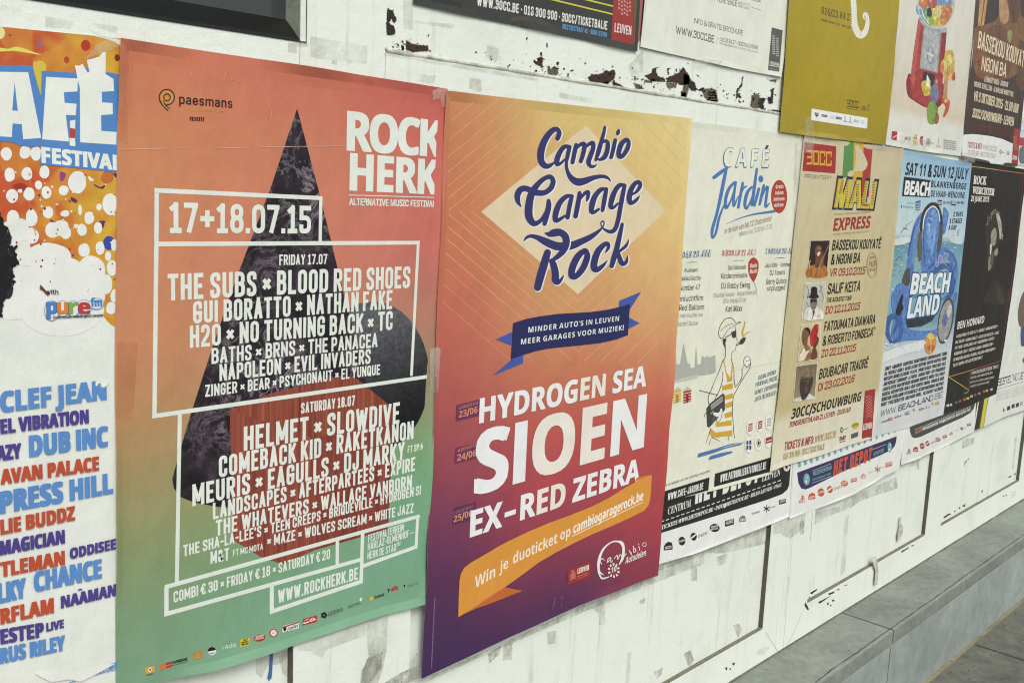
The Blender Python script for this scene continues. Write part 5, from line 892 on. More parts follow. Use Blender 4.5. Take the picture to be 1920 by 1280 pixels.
for x, y, rx, ry in [(32, 770, 28, 33), (125, 762, 28, 33), (180, 768, 28, 35), (48, 875, 24, 36), (135, 868, 27, 33), (222, 860, 25, 32), (387, 910, 45, 55), (192, 925, 18, 22), (318, 952, 25, 25), (60, 980, 30, 34), (145, 970, 28, 32), (232, 963, 25, 32), (550, 1020, 38, 53), (65, 1090, 32, 40), (157, 1090, 30, 45), (240, 1062, 25, 30), (445, 1090, 25, 32), (325, 1068, 22, 16), (495, 1035, 13, 18), (262, 1150, 36, 38), (305, 1140, 38, 40), (330, 1165, 26, 30), (410, 1150, 24, 30), (490, 1140, 20, 30), (75, 1195, 32, 40), (160, 1180, 34, 40), (115, 1185, 16, 20), (400, 1050, 10, 26), (240, 1290, 115, 75), (130, 1290, 60, 40), (420, 1250, 28, 35), (500, 1240, 22, 35), (455, 1360, 70, 80), (340, 1400, 110, 110), (560, 1340, 26, 40), (540, 1280, 16, 24), (570, 1225, 16, 30), (100, 955, 12, 10), (380, 1130, 12, 10), (25, 1280, 40, 40), (250, 1430, 180, 110), (530, 1420, 30, 50), (575, 1480, 24, 34), (555, 1540, 26, 30), (480, 1480, 46, 60), (430, 1550, 90, 90), (-60, 1100, 40, 46), (-90, 900, 36, 44), (-70, 760, 30, 36), (300, 1560, 200, 120), (60, 1480, 160, 120)]:
    P.blob('paint_splash', [(x + rx * math.cos(a) * (1 + .16 * noise.noise(Vector((x * .1, a, y * .1)))), y + ry * math.sin(a) * (1 + .16 * noise.noise(Vector((y * .1, a, x))))) for a in [i * math.pi / 5 for i in range(10)]], (226, 229, 222))
random.seed(5)
for i in range(90):
    x, y = random.uniform(0, 585), random.uniform(860, 1420); r = random.uniform(1.5, 6)
    P.oval('paint_splash', x, y, r, r * 1.2, random.choice([WH, WH, (214, 170, 48), (180, 58, 40), (98, 40, 90)]), n=8)
# big title with a blue surround
BL = (74, 130, 196)
P.poly('title_lettering', [(-300, 325), (160, 328), (204, 482), (208, 355), (375, 365), (375, 330), (592, 372), (592, 862), (196, 822), (208, 732), (150, 735), (90, 725), (60, 712), (-300, 690)], BL)
for loops in ([[(0, 360), (140, 362), (205, 690), (115, 697), (108, 622), (62, 618), (58, 686), (-40, 680)], [(72, 412), (88, 555), (60, 553)]], [[(230, 385), (388, 394), (386, 458), (318, 462), (322, 515), (382, 520), (378, 577), (328, 575), (344, 708), (210, 697)]],
              [[(388, 402), (566, 394), (569, 456), (507, 460), (509, 513), (562, 516), (563, 572), (504, 576), (506, 655), (582, 661), (580, 724), (400, 712), (398, 440)]],):
    P.rings('title_lettering', loops, WH)
P.poly('torn_patch#1', [(372, 326), (392, 330), (412, 320), (438, 366), (446, 358), (432, 302), (470, 292), (497, 284), (510, 262), (528, 260), (527, 372), (566, 396), (388, 404), (380, 360)], (228, 231, 222))
P.poly('torn_patch#2', [(348, 605), (376, 600), (374, 650), (350, 640)], WH); P.poly('torn_patch#3', [(350, 640), (376, 645), (374, 690), (348, 690)], (182, 62, 44)); P.poly('torn_patch#4', [(346, 690), (374, 692), (376, 732), (348, 728)], WH)
P.text('festival_lettering', 'FESTIVAL', (207, 812), (607, 852), 76, WH, 'bold', bold=.05, track=.02)
P.f = PX
# a curl of black hair at the very edge of the frame
for i in range(95):
    a = random.uniform(0, 1); x = -8 + 30 * math.sin(a * 3.1) + random.uniform(-9, 7); y = 405 + 190 * a + random.uniform(-8, 8)
    P.brush('portrait_hair', [(x - 26, y + random.uniform(-10, 10), 9), (x - 6, y + random.uniform(-9, 9), 7), (x + random.uniform(0, 8), y + random.uniform(-12, 12), 4), (x + random.uniform(-4, 4), y + random.uniform(-9, 9), 2)], random.choice([(28, 28, 34), (40, 40, 48), (22, 22, 26)]), sub=4)
P.poly('portrait_hair', [(-260, 380), (-20, 400), (10, 440), (16, 500), (10, 560), (-20, 600), (-260, 620)], (26, 26, 30))
P.poly('paint_splash', [(75, 533), (84, 543), (92, 552), (88, 554), (80, 545), (73, 541)], (120, 60, 40))
k5 = K(0, 460, 1.5615); P.f = k5
P.text('radio_logo', 'with', (131, 142), (170, 143), 14, (60, 60, 64), 'reg', bold=.03)
for cx_, cy_, rx_, ry_ in ((150, 190, 22, 30), (182, 184, 20, 24), (213, 184, 18, 24), (245, 181, 22, 24), (281, 170, 22, 17)): P.oval('radio_logo', cx_, cy_, rx_, ry_, (120, 160, 204)); 
for cx_, cy_, rx_, ry_ in ((150, 190, 20, 28), (182, 184, 18, 22), (213, 184, 16, 22), (245, 181, 20, 22), (281, 170, 20, 15)): P.oval('radio_logo', cx_, cy_, rx_, ry_, (218, 222, 216))
for ch, x0, x1, c, hh in (('p', 136, 166, (70, 128, 196), 44), ('u', 166, 198, (226, 128, 40), 42), ('r', 200, 226, (132, 172, 66), 42), ('e', 228, 262, (196, 54, 48), 42)):
    P.text('radio_logo', ch, (x0 - 2, 200), (x1 + 2, 199), hh, (80, 88, 116), 'bold', bold=.05, boldy=.03)
    P.text('radio_logo', ch, (x0, 199), (x1, 198), hh, c, 'bold', bold=.03)
P.text('radio_logo', 'fm', (264, 179), (298, 178), 24, (70, 128, 196), 'bold', bold=.05)
P.text('radio_logo', 'Good music makes good people', (153, 214), (300, 207), 8, (60, 60, 64), 'reg', bold=.05)
B1, B2, B3 = (84, 136, 200), (74, 62, 138), (190, 76, 46)
for s, x0, y0, x1, y1, h, c in [('CLEF JEAN', -1, 487, 311, 448, 58, B1), ('EL VIBRATION', 0, 550, 259, 518, 41, B2), ('AZY', -12, 630, 62, 620, 43, B2), ('DUB INC', 84, 617, 316, 585, 60, B1), ('AVAN PALACE', 0, 698, 289, 656, 42, B3), ('PRESS HILL', -2, 783, 330, 722, 62, B1),
                                 ('LIE BUDDZ', 0, 845, 219, 801, 42, B3), ('MAGICIAN', -3, 905, 189, 869, 40, B2), ('TLEMAN', 0, 969, 189, 932, 42, B3), ('ODDISEE', 203, 916, 338, 886, 30, B2), ('LKY', -8, 1046, 76, 1026, 56, B1), ('CHANCE', 98, 1012, 297, 970, 56, B1),
                                 ('RFLAM', 0, 1107, 157, 1072, 44, B3), ('NAAMAN', 177, 1060, 339, 1022, 34, B2), ('ESTEP', 0, 1165, 128, 1142, 42, B2), ('LIVE', 134, 1128, 186, 1116, 24, B2), ('RUS RILEY', -2, 1222, 190, 1181, 44, B1), ('ART.BE', 262, 1258, 345, 1231, 16, B1)]:
    P.text('lineup_lettering', s, (x0, y0), (x1, y1), h, c, 'bold', bold=.055, track=.03)
P.poly('lineup_lettering', [(226, 1007), (232, 1002), (240, 1004), (238, 1008), (232, 1006), (228, 1010)], B2)
P.brush('rule', [(150, 1296, 2), (250, 1262, 2), (340, 1238, 2)], B1)
P.poly('torn_patch#5', [(100, 1250), (180, 1240), (205, 1255), (250, 1240), (290, 1225), (335, 1222), (300, 1242), (262, 1262), (236, 1275), (200, 1268), (150, 1276), (120, 1262)], (226, 230, 220))
P.blob('torn_patch#6', [(285, 395), (312, 390), (315, 405), (300, 415), (290, 402), (280, 412), (278, 400)], (226, 230, 220))
P.done()

# ---- big orange-to-green festival poster
P = Poster('festival_poster', 'large orange-to-green music festival poster with a black marble cone', 'poster', 0.0016, (505, 1200))
gc = grid_color([0, .5, 1], [0, .13, .3, .45, .56, .66, .76, .88, 1.0],
 [[(204, 116, 84), (202, 108, 84), (196, 92, 82)], [(202, 129, 84), (203, 122, 90), (203, 104, 90)], [(203, 133, 92), (204, 122, 96), (200, 108, 96)], [(198, 133, 92), (194, 131, 96), (175, 124, 100)], [(184, 137, 90), (169, 139, 94), (149, 141, 104)],
  [(159, 143, 94), (143, 149, 102), (120, 155, 110)], [(139, 149, 100), (122, 157, 112), (112, 163, 122)], [(120, 153, 114), (116, 163, 126), (114, 165, 130)], [(118, 159, 126), (122, 169, 135), (118, 165, 131)]])
P.sheet([(222, 72), (520, 116), (838, 167)], [(838, 167), (815, 700), (794, 1131)], [(217, 1296), (400, 1255), (500, 1225), (640, 1176), (720, 1150), (794, 1131)], [(222, 72), (215, 700), (217, 1296)], gc, lift=0.005, margin=0.017)
P.f = PX
def shade_poly(part, pts, mat, cfun, n=1):
    v, f = fill([[tuple(P.at(p)) for p in pts]]); P.lay(part, v, f, mat, [alb(cfun(*p)) for p in pts])
# the sphere: rings from its centre so the printed shading can vary
cx, cy, rx, ry = 699, 706, 106, 141
V, C, F = [], [], []; nr, na = 12, 56
for j in range(nr + 1):
    for i in range(na):
        r = j / nr; a = 2 * math.pi * i / na; x, y = cx + rx * r * math.cos(a), cy + ry * r * math.sin(a)
        V.append(tuple(P.at((x, y)))); d = ((x - (cx - 15)) / rx) * .35 + ((y - (cy - 90)) / ry)
        g = max(22, min(92, 92 - 50 * max(0, d))); C.append(alb((g, g + 1, g + 4)))
for j in range(nr):
    for i in range(na): F.append((j * na + i, j * na + (i + 1) % na, (j + 1) * na + (i + 1) % na, (j + 1) * na + i))
P.lay('printed_sphere', V, F, granite_mat(), C)
P.poly('printed_cone', [(557, 203), (602, 374), (646, 557), (690, 720), (705, 790), (600, 900), (470, 953), (411, 950), (366, 942), (340, 932), (326, 915), (323, 898), (327, 882), (350, 800), (395, 660), (440, 530), (510, 345)], None, marble_mat())
P.poly('printed_cube', [(431, 768), (505, 738), (640, 704), (668, 709), (737, 765), (592, 822)], None, wood_mat('wood_top', 1.15, (.11, .022, .016), (.36, .095, .055)))
P.poly('printed_cube', [(431, 768), (592, 822), (592, 1030), (530, 1057), (490, 1044), (437, 1012)], None, wood_mat('wood_left', 0.0, (.14, .028, .020), (.33, .085, .055)))
P.poly('printed_cube', [(592, 822), (737, 765), (733, 880), (728, 992), (592, 1030)], None, wood_mat('wood_right', 0.02, (.12, .022, .017), (.29, .070, .048)))
# white frames
FR = (216, 224, 212)
c2, c3, c4 = K(200, 100, 2.5606), K(280, 440, 2.9086), K(280, 700, 2.2069)
def fl(pts, w=8.4, part='printed_frame'): P.line(part, pts, w, FR)
P.f = PX
fl([(293.5, 357), (601.5, 371.5), (600.3, 452)], 8.8)
fl([(293.8, 366), (293.2, 457.5), (784.2, 455), (771.5, 701)], 9)
fl([(293, 466), (289.5, 779.5), (814, 704)], 9)
fl([(337, 778), (331.5, 1089)], 8.2)
fl([(313, 1099), (804, 962)], 8.6); fl([(312, 1103), (312, 1150), (676, 1048.5)], 8.6)
fl([(632.5, 1014), (632.2, 1058)], 7.6); fl([(679.8, 1001), (677, 1089.5), (509.5, 1145.5), (509.5, 1099)], 8)
fl([(683, 1059.5), (780, 1024.5), (783, 969)], 7.4)
TX = (219, 226, 214)
P.text('date_lettering', '17+18.07.15', (317.9, 437), (582.7, 437.8), 58, TX, t=.17, track=-.02)
for part, s, x0, y0, x1, y1, h, t in [
 ('friday_lineup', 'FRIDAY 17.07', 523.4, 497.3, 613.3, 495.2, 20, .16), ('friday_lineup', 'THE SUBS × BLOOD RED SHOES', 314.5, 563.5, 768.5, 539.7, 50, .165), ('friday_lineup', 'GUI BORATTO × NATHAN FAKE', 362, 606.9, 735, 579, 42, .165), ('friday_lineup', 'H2O × NO TURNING BACK × TC', 356, 652.3, 735.7, 618, 42, .165),
 ('friday_lineup', 'BATHS × BRNS × THE PANACEA', 396.5, 682.4, 707.6, 650.4, 30, .165), ('friday_lineup', 'NAPOLEON × EVIL INVADERS', 411.5, 714.2, 694.5, 681.4, 31.5, .165), ('friday_lineup', 'ZINGER × BEAR × PSYCHONAUT × EL YUNQUE', 384.7, 743.9, 712.4, 702, 22.5, .165),
 ('saturday_lineup', 'SATURDAY 18.07', 564.3, 775.2, 665.2, 759.7, 20, .16), ('saturday_lineup', 'HELMET × SLOWDIVE', 457, 845, 748.5, 793.1, 45.5, .165), ('saturday_lineup', 'COMEBACK KID × RAKETKANON', 410.3, 895, 775, 822.1, 40, .165), ('saturday_lineup', 'MEURIS × EAGULLS × DJ MARKY', 360.7, 948.8, 758, 861, 41, .165), ('saturday_lineup', 'FT SP:MC', 764, 849, 800, 840.5, 13, .15),
 ('saturday_lineup', 'LANDSCAPES × AFTERPARTEES × EXPIRE', 399, 973.4, 778, 882, 31, .165), ('saturday_lineup', 'THE WHATEVERS × WALLACE VANBORN', 404.4, 1004.5, 772, 914.2, 29.5, .165), ("saturday_lineup", "THE SHA-LA-LEE'S × TEEN CREEPS × BRIQUEVILLE × HYDROGEN SEA", 343.4, 1043, 800, 923.5, 21.5, .165),
 ('saturday_lineup', 'M&T', 394.6, 1056.8, 429.5, 1049, 23.5, .165), ('saturday_lineup', 'FT MC MOTA', 436.5, 1042.3, 493, 1029.4, 12, .15), ('saturday_lineup', '× MAZE × WOLVES SCREAM × WHITE JAZZ', 500.7, 1024.5, 775, 960.4, 20.5, .165),
 ('ticket_prices', 'COMBI € 30 × FRIDAY € 18 × SATURDAY € 20', 325.3, 1129.3, 618.7, 1046.6, 21, .15), ('web_address', 'WWW.ROCKHERK.BE', 521, 1129.8, 670.8, 1085.2, 24.5, .155),
 ('venue_lettering', 'FESTIVALTERREIN', 690, 1016, 756.7, 994.3, 14, .13), ('venue_lettering', 'HARLAZ-OLMENHOF –', 689.2, 1031.5, 775, 1003.4, 14, .13), ('venue_lettering', 'HERK DE STAD', 688.7, 1048.2, 742.5, 1031.8, 14, .13), ('venue_lettering', '(BE)', 743.5, 1023.5, 751.5, 1021, 7, .13)]:
    P.text(part, s, (x0, y0), (x1, y1), h, TX, t=t, track=-.01)
P.text('title_lettering', 'ROCK', (649.5, 281), (828.5, 294), 72, TX, 'bold', bold=.035, track=-.10)
P.text('title_lettering', 'HERK', (655, 356), (821, 364), 68, TX, 'bold', bold=.035, track=-.04)
P.line('title_lettering', [(654.2, 365.8), (823.7, 370.6)], 1.6, TX)
P.text('title_lettering', 'ALTERNATIVE MUSIC FESTIVAL', (654.2, 384.2), (816, 388.2), 12.5, TX, 'reg', bold=.05)
# sponsor at the top
DK = (52, 30, 32); GD = (198, 150, 52)
P.ring('presenter_logo', 312.7, 182.6, 15.2, 15.6, 2.0, DK); P.ring('presenter_logo', 312.7, 183, 11.5, 11.8, 3.4, GD); P.ring('presenter_logo', 312.9, 183, 7, 7.4, 1.8, DK); P.oval('presenter_logo', 313, 183.5, 3.2, 3.6, GD)
for d, c, w in ((0, DK, 2), (3.4, GD, 2.6), (6.4, DK, 1.8)): P.brush('presenter_logo', [(299 + d * 1.2, 189 + d * .1, w), (305 + d * .8, 198, w), (314.5 + d * .5, 207.5 - d * .6, w)], c)
P.text('presenter_logo', 'paesmans', (335.6, 194.6), (435.7, 202.6), 17.5, DK, 'reg', bold=.03, track=.06)
P.text('presenter_logo', 'AUTOGROEP', (352.5, 207.6), (419.2, 211.2), 5.5, GD, 'reg', bold=.05, track=.12); P.text('presenter_logo', 'PRESENTS', (355.5, 227), (382.5, 228), 8, DK, t=.2)
# sponsors along the bottom
cs = K(200, 1100, 3.0); P.f = cs
def quad(part, x0, y0, x1, y1, sh, c): P.poly(part, [(x0, y0 + sh), (x1, y0), (x1, y1 - sh), (x0, y1)], c)
S = 'sponsor_logo#%d'
quad(S % 1, 218, 440, 270, 488, 12, (214, 160, 50)); P.poly(S % 1, [(244, 446), (256, 462), (244, 480), (232, 466)], (235, 225, 200)); P.poly(S % 1, [(244, 454), (250, 463), (244, 473), (238, 465)], (60, 50, 36)); P.text(S % 1, 'RENAULT', (224, 498), (264, 488), 7, BK, 'bold')
quad(S % 2, 300, 428, 330, 465, 7, (206, 112, 56)); quad(S % 2, 332, 416, 366, 456, 8, (180, 52, 48)); P.line(S % 2, [(305, 450), (360, 434)], 3, (220, 150, 90)); P.text(S % 2, 'CATS&DOGS', (368, 432), (455, 409), 15, BK, 'bold', bold=.05); P.line(S % 2, [(370, 440), (455, 417)], 4, (90, 90, 70))
quad(S % 3, 487, 355, 537, 410, 12, (188, 132, 56)); P.ring(S % 3, 512, 378, 8, 10, 2, (214, 170, 100)); P.line(S % 3, [(493, 398), (530, 390)], 2.5, (214, 170, 100))
P.oval(S % 4, 591, 358, 24, 24, (216, 222, 212)); P.poly(S % 4, [(567, 362), (569, 348), (580, 337), (594, 334), (608, 341), (615, 352)], BK); P.brush(S % 4, [(576, 370, 3), (590, 374, 4), (604, 366, 3)], BK)
P.text(S % 5, 'Acht', (664, 349), (728, 334), 24, (200, 220, 205), 'bold'); quad(S % 5, 647, 332, 658, 352, 3, (150, 195, 165))
quad(S % 6, 750, 283, 803, 336, 12, (214, 196, 52)); P.text(S % 6, 'HET', (768, 304), (794, 298), 11, BK, 'bold', bold=.05); P.text(S % 6, 'MUZIEK', (760, 317), (798, 308), 9, BK, 'bold', bold=.05); P.text(S % 6, 'CENTRUM', (758, 330), (798, 320), 9, BK, 'bold', bold=.05); P.ring(S % 6, 760, 316, 8, 9, 2.5, BK)
P.oval(S % 7, 860, 285, 33, 20, (178, 48, 46), rot=-.22); P.text(S % 7, 'studio', (838, 284), (882, 274), 12, WH, 'bold'); P.text(S % 7, 'BRUSSEL', (836, 297), (884, 286), 10, WH, 'bold')
P.oval(S % 8, 938, 257, 24, 24, (178, 60, 58), rot=.0); P.oval(S % 8, 938, 257, 17, 18, (222, 224, 216)); P.ring(S % 8, 938, 257, 9, 10, 2, (190, 160, 155)); P.line(S % 8, [(932, 259), (944, 256)], 3, (190, 160, 155))
quad(S % 9, 988, 193, 1080, 255, 25, (222, 224, 216)); P.poly(S % 9, [(988, 222), (1080, 193), (1080, 200), (988, 230)], (170, 46, 46)); P.poly(S % 9, [(992, 228), (1010, 222), (1010, 238), (1002, 250), (992, 240)], (50, 34, 32)); P.text(S % 9, 'Jupiler', (1014, 244), (1076, 224), 20, BK, 'bold', slant=.1)
quad(S % 10, 1103, 157, 1182, 216, 22, (180, 46, 46)); P.brush(S % 10, [(1112, 196, 4), (1108, 202, 6), (1116, 203, 4), (1124, 198, 5), (1128, 192, 4), (1130, 198, 5), (1137, 194, 4), (1142, 188, 3)], WH); P.brush(S % 10, [(1158, 172, 3), (1148, 182, 6), (1150, 192, 4), (1157, 186, 5), (1162, 184, 5), (1166, 172, 4), (1168, 184, 4), (1176, 180, 4)], WH); P.brush(S % 10, [(1112, 186, 2), (1124, 182, 3), (1140, 176, 2)], WH)
for a in range(5): P.oval(S % 11, 1222 + 11 * math.cos(a * 1.257), 157 + 11 * math.sin(a * 1.257), 8, 8, (36, 44, 40), n=10)
P.text(S % 11, 'LICIOUS.', (1246, 160), (1331, 132), 19, (44, 60, 52), 'reg', bold=.02); P.line(S % 11, [(1248, 167), (1310, 148)], 1.6, (70, 100, 84))
P.text(S % 12, 'DESTINY', (1356, 121), (1430, 96), 16, (52, 70, 60), 'reg'); P.poly(S % 12, [(1422, 62), (1436, 57), (1436, 70), (1428, 80), (1422, 76)], WH)
quad(S % 13, 1477, 50, 1499, 76, 6, (212, 180, 70)); P.text(S % 13, 'Ticketweb', (1501, 68), (1560, 48), 18, BK, 'bold', slant=.1)
P.text(S % 14, 'efc', (1600, 24), (1640, 12), 24, (184, 46, 42), 'bold', bold=.05); P.poly(S % 14, [(1578, 12), (1592, 8), (1590, 18), (1587, 20), (1586, 29), (1582, 30), (1583, 21)], BK)
quad(S % 15, 1666, -22, 1680, 10, 4, (190, 200, 52)); P.poly(S % 15, [(1668, -14), (1679, -18), (1679, -4), (1675, -2), (1673, 8), (1670, 8)], BK); P.text(S % 15, 'Stad Herk', (1692, 0), (1770, -24), 11, (84, 140, 104), 'reg')
P.poly(S % 16, [(1776, -52), (1792, -78), (1792, -60), (1784, -54)], BK); P.line(S % 16, [(1776, -48), (1792, -54)], 3, WH)
# fold and handling marks
P.f = PX
for a in ([(222, 279.5), (355, 278)], [(398, 278.3), (466, 277.3)], [(487, 276), (560, 275)], [(560, 275), (646, 274)]): P.brush('crease', [(a[0][0], a[0][1], .5), ((a[0][0] + a[1][0]) / 2, (a[0][1] + a[1][1]) / 2, 1.4), (a[1][0], a[1][1], .5)], (216, 170, 150))
for pts in ([(509, 202), (506, 230)], [(424, 128), (418, 155)], [(360, 130), (357, 142)], [(478, 152), (486, 164)], [(430, 150), (452, 152)], [(221, 640), (232, 672)]): P.brush('crease', [(pts[0][0], pts[0][1], .4), ((pts[0][0] + pts[1][0]) / 2 + 1, (pts[0][1] + pts[1][1]) / 2, 1.1), (pts[1][0], pts[1][1], .4)], (214, 158, 130))
P.done()
# ---- sunset-coloured garage rock poster in the middle
P = Poster('concert_poster', 'large yellow-to-purple garage rock poster with blue script lettering, at the centre', 'poster', 0.0042, (1010, 1175))
gc = grid_color([0, .45, 1], [0, .2, .4, .52, .62, .72, .85, 1.0],
 [[(200, 130, 84), (214, 190, 112), (224, 204, 134)], [(200, 116, 80), (212, 166, 102), (224, 196, 124)], [(192, 98, 80), (206, 144, 96), (216, 166, 108)], [(174, 82, 80), (196, 112, 82), (206, 130, 90)], [(150, 68, 82), (186, 82, 76), (196, 92, 76)], [(120, 56, 86), (176, 70, 76), (184, 74, 72)], [(82, 44, 84), (142, 56, 78), (176, 64, 70)], [(62, 40, 84), (76, 42, 84), (142, 54, 74)]])
P.sheet([(834, 170), (1060, 196), (1297, 222)], [(1297, 222), (1268, 640), (1233, 1078)], [(790, 1272), (1010, 1168), (1120, 1120), (1233, 1078)], [(834, 170), (814, 720), (790, 1272)], gc, lift=0.0028, margin=0.014)
P.f = PX
# faint nested diamonds, clipped to the sheet
dc = (1082, 395); dia = [(1098.3, 235.6), (1248.5, 394.7), (1083.5, 551.8), (902, 397.1)]
def clip_line(a, b):
    def ins(p):
        x, y = p; tl = 834 - (y - 170) * .04; tr = 1297 - (y - 222) * .0748; top = 170 + (x - 834) * .1126
        return tl + 2 < x < tr - 2 and y > top + 2 and y < 680
    pts = [(a[0] + (b[0] - a[0]) * i / 60, a[1] + (b[1] - a[1]) * i / 60) for i in range(61)]; run = []
    for p in pts:
        if ins(p): run.append(p)
        elif len(run) > 1: yield run[0], run[-1]; run = []
        else: run = []
    if len(run) > 1: yield run[0], run[-1]
for s in (1.09, 1.22, 1.36, 1.52, 1.68, 1.86, 2.05, 2.26, 2.48):
    q = [(dc[0] + (x - dc[0]) * s, dc[1] + (y - dc[1]) * s) for x, y in dia]
    for i in range(4):
        for a, b in clip_line(q[i], q[(i + 1) % 4]):
            ym = (a[1] + b[1]) / 2; P.line('printed_diamonds', [a, b], 1.0, (216, 150, 106) if ym > 300 and a[0] < 1050 else (220, 176, 116))
P.poly('printed_diamonds', dia, (220, 202, 164))
# brush lettering: each stroke traced with its width
sc = K(960, 220, 7.1115); P.f = sc; O = 1137.8
strokes = [
 ([(605, 285, 62), (628, 215, 66), (600, 160, 62), (540, 175, 72), (470, 250, 85), (415, 350, 92), (382, 470, 98), (385, 580, 92), (430, 642, 82), (490, 650, 62), (560, 605, 24)], 0),
 ([(755, 390, 46), (690, 398, 62), (635, 470, 68), (598, 565, 74), (600, 625, 62), (650, 612, 40), (705, 560, 26)], 0), ([(765, 398, 58), (738, 520, 56), (722, 620, 44), (738, 720, 50), (790, 812, 78), (870, 862, 102), (960, 852, 92), (1080, 808, 66), (1190, 788, 50), (1262, 802, 44), (1300, 835, 24), (1313, 864, 6)], 0),
 ([(855, 372, 58), (832, 470, 60), (805, 602, 56)], 0), ([(845, 440, 24), (900, 372, 46), (958, 356, 60), (960, 425, 62), (937, 520, 60), (914, 590, 54)], 0), ([(950, 440, 24), (1010, 370, 44), (1075, 346, 62), (1078, 420, 62), (1042, 520, 66), (1018, 600, 66), (1045, 652, 50), (1092, 655, 36), (1128, 630, 12)], 0),
 ([(1238, 132, 38), (1216, 230, 48), (1182, 350, 58), (1148, 470, 62), (1114, 572, 38)], 0), ([(1195, 345, 24), (1240, 318, 48), (1275, 345, 58), (1268, 440, 64), (1232, 530, 64), (1180, 562, 44), (1140, 562, 26)], 0),
 ([(1375, 306, 52), (1350, 420, 56), (1320, 535, 52)], 0), ([(1420, 174, 36), (1413, 200, 54), (1404, 228, 38)], 0), ([(1530, 298, 54), (1462, 350, 68), (1424, 450, 70), (1428, 522, 62), (1474, 514, 60), (1532, 430, 60), (1553, 350, 58)], 1),
 ([(122, 1196, 12), (78, 1125, 62), (72, 1030, 84), (122, 958, 82), (200, 955, 80), (300, 998, 84), (420, 1008, 72), (510, 950, 72), (546, 862, 70), (512, 796, 64), (432, 815, 62), (345, 890, 72), (275, 985, 92), (235, 1100, 102), (218, 1260, 108), (234, 1350, 102), (282, 1412, 82), (340, 1405, 60), (400, 1352, 48), (440, 1270, 36)], 0),
 ([(485, 1112, 52), (488, 1160, 72), (478, 1230, 76), (450, 1330, 78), (432, 1420, 58)], 0),
 ([(785, 1048, 42), (722, 1056, 60), (642, 1130, 72), (592, 1240, 80), (572, 1345, 74), (592, 1378, 60), (652, 1350, 44), (705, 1312, 30)], 0), ([(795, 1052, 56), (762, 1200, 62), (738, 1335, 60)], 0),
 ([(900, 1012, 58), (878, 1150, 66), (845, 1318, 64)], 0), ([(895, 1110, 24), (960, 1022, 46), (1012, 998, 54), (1008, 1070, 48), (994, 1118, 20)], 0),
 ([(1245, 955, 40), (1182, 966, 60), (1112, 1040, 72), (1068, 1150, 80), (1056, 1250, 66), (1090, 1266, 50), (1155, 1225, 34)], 0), ([(1255, 958, 54), (1230, 1100, 62), (1205, 1238, 54)], 0),
 ([(1495, 902, 40), (1432, 908, 62), (1372, 980, 66), (1328, 1100, 74), (1312, 1192, 60), (1350, 1202, 44), (1412, 1148, 28)], 0), ([(1500, 912, 54), (1470, 1050, 62), (1440, 1218, 62), (1412, 1368, 62), (1372, 1488, 60), (1312, 1526, 54), (1240, 1500, 34), (1196, 1456, 20), (1184, 1408, 18), (1212, 1384, 20), (1226, 1418, 18), (1200, 1470, 22), (1150, 1520, 42), (1050, 1592, 72), (920, 1655, 88), (790, 1708, 104), (640, 1722, 112), (540, 1700, 110), (430, 1650, 98), (330, 1600, 66), (240, 1583, 46), (182, 1612, 34), (158, 1652, 8)], 0),
 ([(1598, 1032, 26), (1660, 990, 42), (1704, 920, 54), (1696, 868, 54), (1640, 882, 60), (1584, 970, 70), (1560, 1078, 74), (1574, 1138, 62), (1622, 1130, 50), (1672, 1085, 38), (1696, 1045, 10)], 0)]
R2 = [([(440, 408 + O, 22), (500, 420 + O, 78), (560, 402 + O, 104), (640, 398 + O, 96), (706, 450 + O, 96), (718, 540 + O, 98), (680, 640 + O, 84), (600, 722 + O, 66), (520, 772 + O, 36)], 0), ([(470, 665 + O, 92), (430, 800 + O, 106), (382, 960 + O, 106), (338, 1130 + O, 98)], 0), ([(530, 780 + O, 80), (555, 845 + O, 92), (576, 950 + O, 98), (578, 1040 + O, 98), (618, 1058 + O, 60), (668, 1002 + O, 30), (688, 964 + O, 8)], 0),
 ([(960, 642 + O, 70), (872, 720 + O, 90), (804, 860 + O, 94), (792, 970 + O, 88), (850, 978 + O, 78), (938, 880 + O, 84), (996, 740 + O, 84), (992, 664 + O, 74)], 1), ([(1245, 662 + O, 18), (1280, 602 + O, 48), (1276, 548 + O, 52), (1222, 562 + O, 68), (1142, 650 + O, 84), (1096, 780 + O, 94), (1092, 876 + O, 88), (1140, 888 + O, 72), (1210, 838 + O, 48), (1268, 772 + O, 10)], 0),
 ([(1466, 288 + O, 46), (1430, 450 + O, 64), (1388, 630 + O, 74), (1352, 750 + O, 74), (1326, 846 + O, 60)], 0), ([(1554, 490 + O, 12), (1520, 570 + O, 40), (1450, 632 + O, 40), (1400, 668 + O, 36)], 0), ([(1412, 670 + O, 50), (1438, 760 + O, 70), (1470, 815 + O, 64), (1520, 788 + O, 48), (1540, 704 + O, 10)], 0)]
NV, SH = (50, 52, 104), (226, 228, 224)
for grp in (strokes, R2):
    for s, cl in grp: P.brush('script_title', s, SH, cl, 8, (7, 7))
    for s, cl in grp: P.brush('script_title', s, NV, cl)
